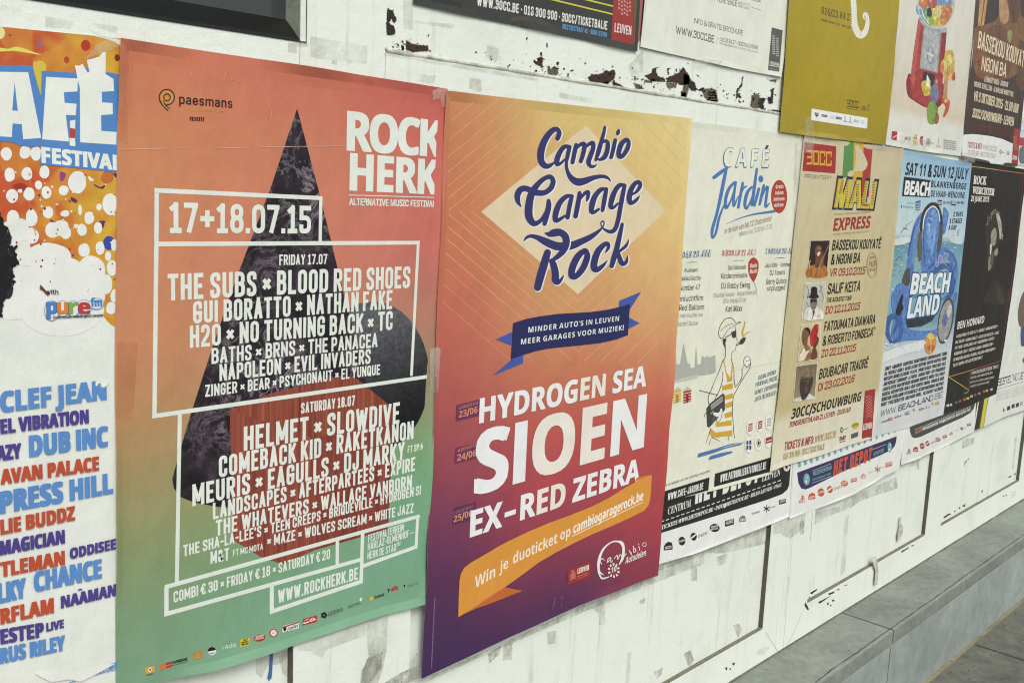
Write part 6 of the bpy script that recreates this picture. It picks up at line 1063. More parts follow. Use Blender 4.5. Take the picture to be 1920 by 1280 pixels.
# blue ribbon
c7, c8 = K(780, 540, 3.048), K(780, 860, 3.048); P.f = c7
RB, RN = (64, 86, 164), (38, 42, 92)
for pts in ([(455, 293), (500, 272), (548, 250), (542, 326)], [(438, 498), (610, 428), (612, 380), (545, 405), (520, 430)], [(1160, 72), (1286, 21), (1222, 120), (1158, 104)], [(1216, 168), (1278, 200), (1212, 232)]): P.poly('ribbon_banner', pts, RB)
P.poly('ribbon_banner', [(553, 200), (620, 178), (700, 162), (800, 148), (900, 142), (1000, 136), (1100, 122), (1170, 106), (1222, 88), (1216, 180), (1210, 268), (1150, 290), (1060, 312), (960, 324), (860, 334), (760, 344), (680, 360), (600, 385), (540, 408), (546, 300)], RN)
P.text('ribbon_lettering', "MINDER AUTO'S IN LEUVEN", (640, 254), (1158, 187), 31, WH, 'bold', track=.12); P.text('ribbon_lettering', 'MEER GARAGES VOOR MUZIEK!', (598, 322), (1184, 239), 31, WH, 'bold', track=.12)
DT, DTX = (112, 52, 84), (214, 140, 104)
for pts, d, a, b, n, e, g in (([(230, 668), (368, 632), (362, 726), (226, 760)], 'DINSDAG', (247, 692), (351, 662), '23/06', (243, 740), (350, 709)), ([(224, 912), (358, 882), (350, 968), (219, 1002)], 'WOENSDAG', (236, 938), (345, 900), '24/06', (233, 987), (344, 956))):
    P.poly('date_tag#' + n, pts, DT); P.text('date_tag#' + n, d, a, b, 17, DTX, 'reg', track=.15); P.text('date_tag#' + n, n, e, g, 36, DTX, 'bold')
P.f = c8
P.poly('date_tag#25', [(214, 280), (342, 244), (336, 340), (208, 376)], (92, 46, 82)); P.text('date_tag#25', 'DONDERDAG', (213, 318), (326, 274), 16, (180, 120, 104), 'reg', track=.15); P.text('date_tag#25', '25/06', (213, 362), (320, 323), 36, DTX, 'bold')
P.f = c7
W1, CR = (228, 230, 228), (228, 222, 208)
s = 'HYDROGEN SEA'; P.text('band_lettering', s, (358, 771), (1312, 558), 138, W1, 'bold', colors=[CR if i in (6, 7) else W1 for i in range(len(s))], bold=.03)
P.text('band_lettering', 'SIOEN', (328, 1180), (1300, 903), 352, W1, 'bold', colors=[W1, W1, CR, CR, W1], bold=.03)
P.f = c8
s = 'EX-RED ZEBRA'; P.text('band_lettering', s, (305, 447), (1274, 119), 146, W1, 'bold', colors=[CR if i in (4, 5) else W1 for i in range(len(s))], bold=.03)
# orange banner
OR = (218, 146, 54)
P.poly('orange_banner', [(470, 745), (500, 730), (608, 752), (520, 786), (430, 822), (350, 850), (270, 885), (380, 800)], (196, 100, 46)); P.poly('orange_banner', [(1262, 104), (1346, 90), (1330, 104), (1250, 126)], (206, 120, 48))
P.poly('orange_banner', [(240, 903), (242, 800), (247, 690), (254, 655), (272, 622), (310, 592), (400, 540), (480, 492), (560, 452), (650, 410), (760, 364), (880, 320), (1000, 272), (1100, 222), (1200, 160), (1280, 116), (1346, 88), (1340, 200), (1335, 240), (1325, 268), (1300, 296), (1240, 326), (1150, 368), (1000, 432), (900, 480), (800, 532), (700, 590), (600, 664), (520, 722), (440, 772), (340, 840)], OR)
for t_, a, b, h in (('Win', (334, 738), (450, 672), 66), ('je', (474, 648), (524, 618), 58), ('duoticket', (552, 599), (804, 478), 62), ('op', (822, 464), (880, 438), 58)): P.text('banner_lettering', t_, a, b, h, (232, 226, 204), 'bold' if t_ != 'x' else 'reg', bold=-.004)
P.text('banner_lettering', 'cambiogaragerock.be', (896, 427), (1296, 232), 56, (236, 234, 222), 'bold', bold=.012); P.line('banner_lettering', [(892, 440), (1294, 246)], 4, (236, 234, 222))
# city logo and car-sharing logo
P.poly('city_logo', [(868, 627), (1000, 582), (993, 672), (863, 722)], (158, 46, 48)); P.text('city_logo', 'LEUVEN', (921, 655), (986, 632), 30, WH, t=.18)
for i in range(4):
    for j in range(6): P.poly('city_logo', [(880 + i * 8, 690 - j * 9 - i * 3 + abs(i - 1.5) * 2), (886 + i * 8, 688 - j * 9 - i * 3), (886 + i * 8, 683 - j * 9 - i * 3), (880 + i * 8, 685 - j * 9 - i * 3 + abs(i - 1.5) * 2)], (212, 150, 140)) if j < 4 + (i in (1, 2)) * 2 else None
P.line('city_logo', [(921, 670), (985, 648)], 3, (210, 130, 90)); P.line('city_logo', [(921, 682), (980, 661)], 3, (200, 110, 80))
for pts in ([(1070, 660, 4), (1045, 640, 12), (1042, 590, 16), (1062, 525, 12), (1105, 480, 8), (1150, 470, 10), (1182, 500, 14), (1180, 560, 16), (1160, 600, 6)], [(1060, 600, 4), (1050, 580, 5), (1065, 568, 5), (1075, 578, 3)], [(1105, 575, 4), (1092, 590, 5), (1095, 572, 4), (1110, 562, 5), (1112, 588, 5), (1122, 580, 3)], [(1130, 570, 3), (1148, 548, 5), (1150, 572, 5), (1165, 545, 5), (1178, 560, 5), (1200, 540, 4)], [(1160, 470, 12), (1180, 482, 12), (1186, 520, 10), (1176, 560, 6)], [(1040, 640, 10), (1060, 680, 10), (1100, 672, 5)],
            [(1215, 520, 4), (1230, 548, 5), (1225, 530, 4)], [(1240, 495, 4), (1243, 530, 5), (1254, 524, 5), (1250, 510, 4), (1240, 515, 4)], [(1272, 498, 5), (1276, 520, 5)], [(1270, 484, 5), (1271, 487, 5)]): P.brush('partner_logo', pts, WH)
P.ring('partner_logo', 1303, 488, 12, 13, 3, WH, 16)
P.text('partner_logo', 'Autodelen', (1193, 599), (1310, 550), 36, WH, 'bold', slant=.12); P.oval('partner_logo', 1128, 635, 24, 30, (160, 58, 70)); P.text('partner_logo', '10', (1114, 650), (1142, 638), 30, WH, 'bold')
for a in range(10): P.poly('partner_logo', [(1128 + 22 * math.cos(a * .628 + .1), 635 + 28 * math.sin(a * .628 + .1)), (1128 + 34 * math.cos(a * .628 + .1), 635 + 42 * math.sin(a * .628 + .1)), (1128 + 34 * math.cos(a * .628 + .42), 635 + 42 * math.sin(a * .628 + .42)), (1128 + 22 * math.cos(a * .628 + .42), 635 + 28 * math.sin(a * .628 + .42))], WH)
# imprint running up the left edge
A, B_ = Vector(P.at((82, 1195))), Vector(P.at((101, 792))); random.seed(3); d = (B_ - A)
P.n += 1; m_ = P.part('imprint'); y_ = P.off - 0.0003 - STEP * P.n; t_ = 0.0
while t_ < 1:
    w_ = random.uniform(.003, .009); a, b = A + d * t_, A + d * min(1, t_ + w_); m_.add([(a.x, y_, a.y), (a.x + 0.0022, y_, a.y), (b.x + 0.0022, y_, b.y), (b.x, y_, b.y)], [(0, 1, 2, 3)], ink((138, 120, 146))); t_ += w_ + random.uniform(.003, .007)
for pts in ([(788, 832), (792, 800), (800, 795)], [(830, 800), (832, 785), (836, 790)], [(778, 860), (782, 835), (790, 830)], [(826, 850), (828, 825)]): P.brush('crease', [(p[0], p[1], 1.5 + i) for i, p in enumerate(pts)], (150, 110, 140))
P.done()
# ---- cream summer-garden poster with its black web strips
def logo_row(P, part, items, ink_):
    """a row of small sponsor marks: (kind, x, y, size[, text])"""
    for n, it in enumerate(items):
        kd_, x, y, s = it[:4]; c = it[5] if len(it) > 5 else ink_; nm = part + '#%d' % n; t_ = it[4] if len(it) > 4 else ''
        if kd_ == 'o': P.oval(nm, x, y, s * .8, s, c, n=16); t_ and P.text(nm, t_, (x - s * .6, y + s * .35), (x + s * .6, y + s * .05), s * .6, WH, 'bold')
        if kd_ == 'e': P.oval(nm, x, y, s * 1.2, s, c, n=20); P.text(nm, 'studio', (x - s * .9, y + s * .02), (x + s * .9, y - s * .35), s * .5, WH, 'bold'); P.text(nm, 'BRUSSEL', (x - s * .9, y + s * .6), (x + s * .9, y + s * .25), s * .42, WH, 'bold')
        if kd_ == 'b': P.poly(nm, [(x - s * 1.2, y - s * .45), (x + s * 1.2, y - s * 1.1), (x + s * 1.2, y + s * .45), (x - s * 1.2, y + s * 1.1)], c); P.text(nm, t_ or 'LEUVEN', (x - s * .95, y + s * .62), (x + s * .95, y - .02 * s), s * .9, WH, 'bold')
        if kd_ == 'p': P.oval(nm, x, y, s * .8, s, c, n=16); P.brush(nm, [(x - s * .7, y + s * .5, s * .25), (x, y - .1 * s, s * .4), (x + s * .7, y - s * .6, s * .2)], WH); P.text(nm, 'pepsi', (x + s * 1.2, y + s * .2), (x + s * 3.4, y - s * .6), s * .9, c, 'reg')
        if kd_ == 'h': P.poly(nm, [(x - s, y + s * .1), (x - s * .7, y - s * .5), (x, y - s), (x + s * .8, y - s * .8), (x + s, y - s * .1), (x + s, y + s * .8), (x - s, y + s)], c); P.text(nm, 'VENUE', (x - s * .8, y + s * .2), (x + s * .8, y - s * .1), s * .45, WH, 'bold') if False else P.line(nm, [(x - s * .7, y + .25 * s), (x + s * .7, y)], s * .16, WH); P.line(nm, [(x - s * .7, y + .6 * s), (x + s * .7, y + .35 * s)], s * .16, WH)
        if kd_ == 'f':
            for a in range(6): P.line(nm, [(x, y), (x + s * .9 * math.cos(a * 1.047 + .5), y + s * math.sin(a * 1.047 + .5))], s * .34, c)
        if kd_ == 't': P.text(nm, t_, (x, y), (x + s * 3.6, y - s * 1.1), s, c, 'bold')
        if kd_ == 'x': P.line(nm, [(x - s, y), (x + s, y - s * .5)], s * .28, c); P.line(nm, [(x - s, y + s * .6), (x + s * 1.4, y - s * .05)], s * .22, c)
        if kd_ == 'k': P.oval(nm, x + s * .1, y - s * 1.1, s * .3, s * .35, c, n=10); P.poly(nm, [(x - s * .6, y - s * .3), (x, y - s * .8), (x + s * .7, y - s * .7), (x + s * .2, y - s * .3)], c); P.text(nm, 'KBC', (x - s * .9, y + s * .9), (x + s * .9, y + s * .45), s * .9, c, 'bold')

# black-and-white venue poster showing below it
P = Poster('venue_poster', 'white venue poster with a black band, mostly hidden under the cream garden poster', 'poster', 0.0004, (1350, 1020))
k5b = K(1220, 580, 2.56); P.f = PX
P.sheet([(1208, 880), (1488, 800)], [(1488, 800), (1486, 869), (1479.5, 967)], [(1206, 1066), (1300, 1038), (1420, 992), (1479.5, 967)], [(1208, 880), (1206, 1066)], (226, 230, 224), lift=0.002)
P.f = k5b; BB = (38, 38, 36)
P.poly('black_band', [(-20, 860), (100, 740), (690, 600), (682, 735), (678, 790), (668, 835), (655, 865), (632, 885), (560, 912), (40, 1075), (-20, 1094)], BB)
P.text('venue_lettering', 'HET DEPOT', (212, 934), (518, 826), 104, WH, t=.24); P.text('venue_lettering', 'CENTRUM', (82, 984), (192, 945), 34, WH, 'serif'); P.text('venue_lettering', 'LEUVEN', (533, 826), (620, 795), 33, WH, 'serif')
for i in range(24):
    a = i / 24; b = a + .022; P.line('dashed_rule', [(50 + 585 * a, 1018 - 203 * a), (50 + 585 * b, 1018 - 203 * b)], 4.2, WH)
P.text('ticket_lettering', 'TICKETS WWW.HETDEPOT.BE · INFO@HETDEPOT.BE · BILBO LEUVEN · FNAC', (50, 1056), (627, 848), 19, WH, 'serif', slant=.15, bold=.02)
P.oval('star_badge', 652, 756, 15, 20, WH, n=18); P.poly('star_badge', [(652 + (11 if i % 2 == 0 else 4.5) * math.sin(i * .628), 756 - (14 if i % 2 == 0 else 6) * math.cos(i * .628)) for i in range(10)], BB)
logo_row(P, 'sponsor_logo', [('h', 84, 1134, 21), ('o', 150, 1110, 21, 'Lotto'), ('p', 206, 1089, 19), ('e', 307, 1047, 20), ('b', 378, 1022, 18, 'HUMO'), ('h', 440, 1003, 16, '', (120, 122, 116)), ('t', 484, 985, 11, 'Vlaanderen', (110, 112, 106)), ('f', 556, 955, 16), ('t', 570, 955, 8, 'fnac', (110, 112, 106)), ('b', 632, 921, 14)], BB)
P.done()

P = Poster('garden_poster', 'cream garden cafe poster with blue script and a line-drawn man in a yellow striped vest', 'poster', 0.0012, (1345, 915))
P.sheet([(1280, 226), (1400, 241), (1515, 256)], [(1515, 256), (1482, 580), (1448, 888)], [(1240, 941), (1335, 918), (1448, 884)], [(1280, 226), (1262, 580), (1240, 941)], (223, 225, 203), lift=0.0015)
k4 = K(1220, 220, 3.0467); P.f = k4
JB, JR, JK = (70, 118, 178), (176, 60, 44), (54, 56, 58)
P.text('cafe_lettering', 'CAFE', (408, 288), (668, 293), 112, JB, 'bold', bold=-.0, track=.22); P.text('cafe_lettering', 'CAFE', (413, 283), (673, 287), 112, JK, 'bold', bold=.012, track=.22); P.text('cafe_lettering', 'CAFE', (415, 281), (671, 285), 108, (226, 228, 208), 'bold', track=.22)
P.poly('cafe_lettering', [(652, 180), (662, 158), (676, 162), (664, 182)], JK)
for pts in ([(362, 344, 26), (400, 315, 28), (434, 292, 22)], [(432, 296, 20), (418, 360, 26), (398, 460, 26), (375, 560, 22), (352, 640, 24), (352, 688, 16), (372, 660, 18), (392, 570, 18), (425, 490, 10)], [(478, 372, 18), (446, 410, 24), (428, 470, 24), (430, 518, 22), (456, 480, 14), (482, 400, 12)], [(486, 370, 18), (476, 440, 20), (474, 508, 18), (500, 450, 8)],
            [(526, 376, 20), (512, 450, 22), (500, 515, 20)], [(506, 470, 8), (528, 410, 12), (545, 395, 14)], [(578, 398, 16), (552, 430, 24), (538, 490, 24), (546, 522, 18), (570, 480, 12), (590, 410, 10)], [(606, 295, 18), (592, 400, 24), (578, 500, 22)], [(618, 408, 20), (604, 460, 22), (592, 505, 18)], [(594, 500, 8), (612, 450, 8)],
            [(646, 390, 20), (634, 445, 22), (622, 498, 18)], [(630, 470, 8), (654, 412, 14), (668, 400, 20), (660, 460, 20), (656, 512, 18), (678, 490, 8)]): P.brush('script_lettering', [(a, b, w * .78) for a, b, w in pts], JB)
P.oval('script_lettering', 629, 352, 14, 20, JB)
P.brush('script_lettering', [(428, 612, 2), (500, 580, 5), (580, 556, 9), (650, 545, 13), (706, 537, 15)], JB)
P.oval('red_badge', 733, 453, 46, 95, JR)
for s, x0, x1, y in (('Gratis', 713, 757, 408), ('Inkom', 711, 757, 443), ('Iedereen', 702, 763, 478), ('welkom', 704, 757, 512)): P.text('red_badge', s, (x0, y), (x1, y - 3), 22, WH, 'bold')
P.text('place_lettering', 'in de tuin van het CC Oratoriënhof', (421, 666), (690, 590), 33, (120, 66, 60), 'reg'); P.text('place_lettering', 'telkens van 15.00 tot 23.00', (503, 681), (690, 635), 28, (140, 142, 128), 'reg')
for n, (s, x0, y0, x1, y1, h, c) in enumerate((('ZONDAG 28 JUNI', 118, 812, 342, 797, 44, (70, 100, 140)), ('DINSDAG 21 JULI', 403, 795, 597, 789, 38, JR), ('ZONDAG 26 JULI', 652, 783, 824, 780, 36, (70, 100, 140)))):
    P.text('day_lettering#%d' % n, s, (x0, y0), (x1, y1), h, c, t=.24, slant=.12); P.text('day_lettering#%d' % n, s, (x0, y0 - 1), (x1, y1 - 1), h - 2, (214, 218, 204), t=.10, slant=.12)
for x, y in ((205, 832), (470, 822), (705, 808)): P.brush('rule', [(x, y, 1), (x + 30, y - 5, 3), (x + 62, y - 4, 2)], JK)
for s, x0, y0, x1, y1, h, g in (('Pusheen', 193, 886, 267, 882, 24, 0), ('Kaalkøllectiv', 160, 933, 285, 929, 27, 0), ('Number 47', 165, 990, 280, 984, 32, 0), ('Openluchtfilm', 120, 1053, 299, 1045, 32, 0), ('The Red Balloon', 105, 1106, 304, 1097, 33, 0), ('vol met muziek van', 135, 1147, 297, 1136, 24, 1), ('Collectief Bazaar', 130, 1194, 271, 1185, 25, 1),
   ('Bal Nationale', 443, 872, 543, 866, 26, 0), ('Kinderanimatie', 400, 922, 551, 915, 30, 0), ('DJ Bobby Ewing', 402, 979, 566, 972, 33, 0), ('(Discobar Galaxie - Belpop Bonanza)', 357, 1030, 598, 1010, 26, 1), ('100% Belpop DJ set', 410, 1062, 543, 1053, 26, 1), ('Karl Maxx', 427, 1111, 522, 1105, 34, 0),
   ("Jazz d'été - Günther D.", 652, 857, 812, 850, 24, 0), ('DJ Tonami', 680, 902, 765, 897, 28, 0), ('Berry Quincy', 660, 954, 776, 947, 31, 0), ('unplugged', 665, 990, 765, 984, 28, 0)):
    P.text('programme_lettering', s, (x0, y0), (x1, y1), h, (128, 130, 118) if g else (58, 60, 58), 'reg', bold=0.0 if g else 0.012)
P.blob('balloon', [(587, 800), (612, 820), (616, 862), (606, 905), (590, 938), (584, 938), (564, 905), (556, 860), (562, 820)], JR); P.text('balloon', 'Oude', (566, 860), (606, 856), 24, WH, 'bold'); P.text('balloon', 'Markt', (566, 893), (608, 888), 24, WH, 'bold'); P.brush('balloon', [(587, 938, 2), (600, 970, 2), (604, 1000, 1.6), (610, 1028, 1.2)], JK)
P.f = k5b
# skyline, beach huts
P.poly('skyline', [(30, 350), (40, 275), (118, 270), (120, 210), (124, 262), (140, 262), (150, 205), (158, 160), (166, 205), (176, 255), (190, 262), (190, 280), (210, 278), (214, 215), (217, 170), (221, 215), (224, 262), (240, 262), (246, 222), (262, 232), (270, 220), (282, 232), (300, 222), (310, 216), (312, 300), (290, 310), (230, 318), (200, 330), (150, 342), (106, 348)], (170, 174, 164))
P.poly('skyline', [(100, 348), (150, 330), (200, 318), (230, 310), (225, 330), (160, 345), (110, 352)], (190, 194, 184))
for x, c in ((108, (212, 172, 56)), (156, (172, 58, 46))):
    P.poly('beach_hut', [(x, 452), (x, 392), (x + 38, 384), (x + 38, 440)], c); P.poly('beach_hut', [(x - 4, 394), (x + 20, 370), (x + 42, 384)], (186, 188, 176))
    for i in range(4): P.line('beach_hut', [(x, 404 + i * 13), (x + 38, 396 + i * 13)], 3, (222, 220, 204))
    P.poly('beach_hut', [(x + 13, 448), (x + 13, 410), (x + 25, 407), (x + 25, 445)], tuple(int(v * .8) for v in c))
# line-drawn man
LN = (60, 62, 64); YV = (210, 164, 52); mn = 'drawn_man'
P.poly(mn, [(350, 238), (360, 250), (372, 330), (388, 318), (392, 262), (398, 275), (394, 480), (396, 560), (388, 602), (330, 630), (282, 600), (288, 570), (320, 540), (340, 480), (345, 400), (340, 340)], (228, 228, 212))
for y0, y1, xl, xr in ((318, 342, 366, 392), (352, 380, 344, 394), (400, 426, 356, 394), (438, 466, 358, 392), (486, 514, 354, 390), (530, 556, 312, 388), (578, 606, 300, 392)): P.poly(mn, [(xl, y1 + 8), (xl - 2, y0 + 14), (xr, y0), (xr, y1)], YV)
P.poly(mn, [(346, 240), (352, 238), (364, 300), (382, 330), (390, 265), (396, 272), (386, 345), (366, 340)], YV)
P.poly(mn, [(288, 570), (300, 580), (330, 606), (330, 616), (296, 612), (282, 598)], YV)
for pts in ([(327, 102, 2), (335, 75, 3), (355, 48, 3), (380, 40, 3), (398, 50, 3), (408, 66, 2)], [(326, 102, 2), (326, 122, 3), (340, 140, 3), (356, 120, 2), (372, 96, 2), (400, 78, 2), (432, 60, 3), (408, 64, 2)], [(336, 104, 2), (360, 80, 2), (400, 66, 2)], [(404, 78, 2), (408, 104, 2), (409, 132, 2), (420, 158, 2), (410, 164, 2), (409, 178, 2), (404, 196, 2), (390, 206, 2), (386, 230, 2), (392, 258, 3), (398, 280, 2)], [(350, 140, 3), (356, 170, 3), (358, 205, 3), (356, 232, 3), (346, 246, 3)],
            [(346, 246, 3), (330, 290, 3), (308, 340, 2), (292, 380, 3), (276, 418, 3), (280, 456, 3), (300, 500, 3), (312, 520, 2)], [(346, 300, 3), (344, 340, 3), (330, 385, 3), (308, 430, 3), (300, 456, 2)], [(398, 280, 3), (400, 340, 3), (406, 372, 3)], [(396, 416, 3), (412, 386, 3), (432, 350, 3), (450, 320, 3), (472, 286, 3), (480, 262, 2), (476, 244, 2)], [(406, 372, 3), (424, 350, 3), (438, 320, 3), (438, 288, 3), (446, 270, 2)], [(396, 416, 3), (392, 480, 3), (396, 560, 3), (402, 616, 2)], [(288, 570, 3), (276, 606, 2), (266, 640, 2)], [(288, 622, 2), (280, 650, 2)], [(372, 606, 2), (372, 630, 2)], [(330, 630, 2), (290, 612, 2)]): P.brush(mn, pts, LN)
P.poly(mn, [(344, 145), (352, 138), (364, 142), (358, 160), (360, 190), (354, 180), (348, 168)], LN); P.poly(mn, [(386, 108), (410, 100), (410, 130), (400, 138), (390, 132)], LN); P.line(mn, [(358, 134), (392, 116)], 4, LN)
P.poly(mn, [(424, 160), (428, 148), (440, 136), (456, 132), (454, 148), (444, 164), (430, 168)], LN); P.line(mn, [(410, 172), (428, 164)], 5, LN); P.brush(mn, [(444, 130, 6), (440, 105, 9), (448, 80, 7), (452, 58, 5)], YV); P.brush(mn, [(448, 126, 4), (462, 112, 5), (480, 104, 2)], YV)
P.oval(mn, 462, 250, 18, 26, (228, 228, 212), rot=.3); P.ring(mn, 462, 250, 18, 27, 2.5, LN); P.brush(mn, [(450, 240, 2), (462, 248, 2), (476, 240, 2)], LN); P.brush(mn, [(450, 262, 2), (462, 270, 2), (474, 260, 2)], LN)
P.poly(mn, [(266, 476), (284, 450), (346, 402), (354, 408), (356, 480), (340, 500), (280, 566), (270, 560)], (66, 66, 64)); P.poly(mn, [(286, 458), (345, 412), (346, 440), (290, 482)], (150, 150, 140)); P.line(mn, [(290, 470), (344, 428)], 2, LN); P.line(mn, [(288, 500), (300, 488)], 6, (170, 170, 160)); P.line(mn, [(232, 388), (320, 410)], 3, LN)
for i in range(6): P.line(mn, [(296 + i * 8, 520 - i * 7), (300 + i * 8, 540 - i * 9)], 2, (150, 150, 140))
P.brush(mn, [(306, 500, 14), (322, 505, 20), (336, 495, 16), (338, 478, 8)], (228, 228, 212)); P.brush(mn, [(312, 522, 2), (322, 540, 2), (338, 520, 2), (342, 486, 2)], LN); P.brush(mn, [(256, 515, 2), (262, 500, 3), (272, 492, 2)], LN)
for pts in ([(228, 704, 10), (300, 680, 14), (370, 655, 14), (436, 640, 8)], [(230, 694, 8), (330, 668, 10), (430, 646, 7)], [(280, 716, 8), (330, 700, 14), (388, 684, 8)], [(285, 706, 6), (340, 692, 10), (386, 682, 6)]): P.brush('blue_brush_strokes', pts, (72, 116, 170))
for s, x0, y0, x1, y1 in (('DOORLOPEND:', 515, 338, 600, 308), ('FOODBAR, POËZIE,', 502, 371, 608, 336), ('KUNST, EXPOSITIES,', 498, 409, 611, 370), ('JEUX DE BOULES ...', 497, 442, 608, 404)): P.text('programme_lettering', s.replace('Ë', 'E'), (x0, y0), (x1, y1), 20, (112, 134, 140), t=.17, slant=.1)
for n, (x, y, c) in enumerate(((478, 565, (184, 92, 80)), (525, 553, (170, 46, 92)), (568, 540, (176, 180, 168)), (470, 650, (60, 62, 116)), (517, 640, (56, 58, 60)), (565, 627, (168, 52, 46)))):
    nm = 'partner_logo#%d' % n; P.ring(nm, x, y, 19, 38, 1.2, (200, 202, 186)); P.oval(nm, x, y, 18, 37, (230, 231, 218))
    if n == 4: P.ring(nm, x, y, 10, 20, 3, c); P.oval(nm, x, y, 5, 10, c)
    elif n == 3: [P.poly(nm, [(x + a - 5, y + b - 9), (x + a + 5, y + b - 12), (x + a + 5, y + b + 8), (x + a - 5, y + b + 11)], c) for a in (-7, 7) for b in (-12, 12)]
    elif n == 5: P.poly(nm, [(x - 15, y - 10), (x + 15, y - 20), (x + 15, y + 8), (x - 15, y + 18)], c); P.line(nm, [(x - 9, y + 6), (x + 12, y - 2)], 4, WH)
    else: P.poly(nm, [(x - 10, y - 16), (x + 10, y - 22), (x + 9, y + 16), (x - 11, y + 22)], c); [P.line(nm, [(x - 7, y - 6 + i * 9), (x + 6, y - 10 + i * 9)], 3, (230, 231, 218)) for i in range(3)]
P.line('rule', [(404, 292), (626, 248)], 1.0, (196, 198, 180))
P.text('programme_lettering', 'Bezoek de website voor het volledige programma', (40, 858), (283, 778), 13, (120, 122, 112), 'reg')
P.poly('web_strip', [(30, 882), (281, 804), (276, 866), (20, 940)], BB); P.text('web_strip', 'WWW.CAFE-JARDIN.BE', (80, 915), (250, 862), 34, WH, t=.15)
P.poly('web_strip', [(308, 787), (575, 709), (571, 778), (303, 850)], BB); P.text('web_strip', 'WWW.PATROUILLERATATOUILLE.BE', (332, 828), (550, 764), 36, WH, t=.15)
P.done()
# ---- tan world-music poster with four artist photographs
P = Poster('concert_poster', 'tan concert series poster with green, yellow and red stripes and four small portraits', 'poster', 0.0042, (1540, 850))
gc = grid_color([0, .5, 1], [0, .4, .82, .86, 1.0], [[(206, 196, 160), (204, 192, 154), (196, 184, 148)], [(198, 186, 140), (200, 188, 142), (194, 182, 136)], [(194, 180, 130), (198, 184, 138), (194, 180, 134)], [(214, 206, 174), (216, 208, 180), (214, 208, 182)], [(220, 216, 190), (222, 218, 198), (218, 214, 196)]])
P.sheet([(1508, 252), (1600, 268), (1694, 279)], [(1694, 279), (1666, 560), (1637, 820)], [(1443, 884), (1470, 873), (1540, 853), (1600, 832), (1637, 820)], [(1508, 252), (1474, 580), (1443, 884)], gc, lift=0.002)
k6, k7 = K(1440, 240, 3.765), K(1440, 560, 3.0467); P.f = k6
MR, MK, MT = (164, 46, 44), (40, 36, 32), (186, 164, 112)
P.poly('organiser_logo', [(252, 100), (482, 130), (475, 322), (232, 302)], (166, 44, 42))
YL_ = (216, 172, 56)
def blocky(part, s, p0, p1, h, c, t=.2): P.text(part, s, p0, p1, h, c, t=t)
for i, ch in enumerate('30CC'):      # square block figures
    x = 276 + i * 45; y = 254 + i * 4; w, h = 36, 96; L = lambda *q: P.line('organiser_logo', [(x + a * w, y - b * h) for a, b in q], 15, YL_)
    if ch == '3': L((0, .96), (.95, .94), (.95, .04), (0, .02)); L((.1, .5), (.9, .5))
    if ch == '0': L((.05, .95), (.95, .95), (.95, .05), (.05, .05), (.05, .9))
    if ch == 'C': L((.95, .7), (.95, .95), (.05, .95), (.05, .05), (.95, .05), (.95, .3))
P.text('organiser_logo', 'PRESENTEERT', (258, 354), (446, 366), 27, MK, t=.12, track=.22)
G1, G2, G3, TN = (82, 142, 72), (206, 168, 48), (172, 54, 48), (204, 192, 156)
P.poly('flag_stripes', [(540, 86), (606, 93), (601, 300), (590, 420), (575, 480), (568, 400), (560, 350), (524, 352)], G1); P.poly('flag_stripes', [(606, 93), (676, 103), (664, 390), (600, 420), (601, 300)], G2); P.poly('flag_stripes', [(676, 103), (741, 112), (716, 420), (712, 486), (655, 486), (664, 390)], G3)
P.poly('flag_stripes', [(616, 122), (640, 122), (655, 150), (678, 185), (690, 215), (703, 245), (700, 268), (690, 290), (668, 306), (640, 306), (612, 304), (604, 326), (590, 344), (587, 390), (575, 380), (562, 340), (562, 318), (580, 302), (608, 300), (622, 200)], TN)
P.text('title_lettering', 'MALI', (452, 566), (752, 576), 222, (36, 40, 62), 'bold', bold=.09, boldy=.05, slant=.14); P.text('title_lettering', 'MALI', (466, 556), (742, 566), 196, (200, 184, 60), 'bold', bold=.055, boldy=.03, slant=.14)
random.seed(8)
for (x0, y0, x1, y1) in ((490, 370, 468, 545), (525, 372, 505, 470), (560, 372, 545, 545), (615, 380, 585, 545), (630, 400, 628, 545), (690, 376, 668, 545), (670, 540, 705, 545), (745, 380, 732, 555)):
    n = 9
    for i in range(n):
        a = i / n; x, y = x0 + (x1 - x0) * a, y0 + (y1 - y0) * a; P.poly('title_lettering', [(x - 7, y - 4), (x + 2, y + 1), (x + 2, y + 8), (x - 7, y + 3)], (174, 54, 44)); P.poly('title_lettering', [(x + 4, y - 6), (x + 10, y - 2), (x + 10, y + 5), (x + 4, y + 1)], (70, 130, 66))
for a in ([(470, 606), (722, 590)], [(468, 613), (721, 597)], [(456, 748), (712, 726)], [(455, 755), (711, 733)]): P.line('rule', a, 1.8, (168, 130, 96))
P.text('title_lettering', 'EXPRESS', (458, 726), (716, 704), 88, MR, 'bold', bold=.02, slant=.12)
for s, x0, y0, x1, y1, h, c in (('BASSEKOU KOUYATÉ', 449, 864, 792, 850, 74, MK), ('& NGONI BA', 440, 966, 645, 950, 74, MK), ('VR 09.10.2015', 433, 1050, 683, 1032, 58, MR), ('SALIF KEITA', 417, 1174, 646, 1150, 76, MK), ('THE ACOUSTIC TOUR', 413, 1231, 586, 1214, 32, MK)): P.text('artist_lettering', s, (x0, y0), (x1, y1), h, c, t=.17 if h > 60 else .16, slant=.10)
P.ring('fair_stamp', 732, 967, 38, 92, 2.5, (176, 130, 100)); P.ring('fair_stamp', 732, 967, 33, 82, 1.6, (176, 130, 100)); P.text('fair_stamp', 'FAIR', (708, 982), (758, 976), 42, (168, 112, 84), 'serif'); P.text('fair_stamp', 'TRADE', (708, 1014), (756, 1008), 22, (176, 130, 100), 'serif'); P.text('fair_stamp', 'BOND', (716, 926), (750, 922), 20, (176, 130, 100), 'serif')
P.f = k7
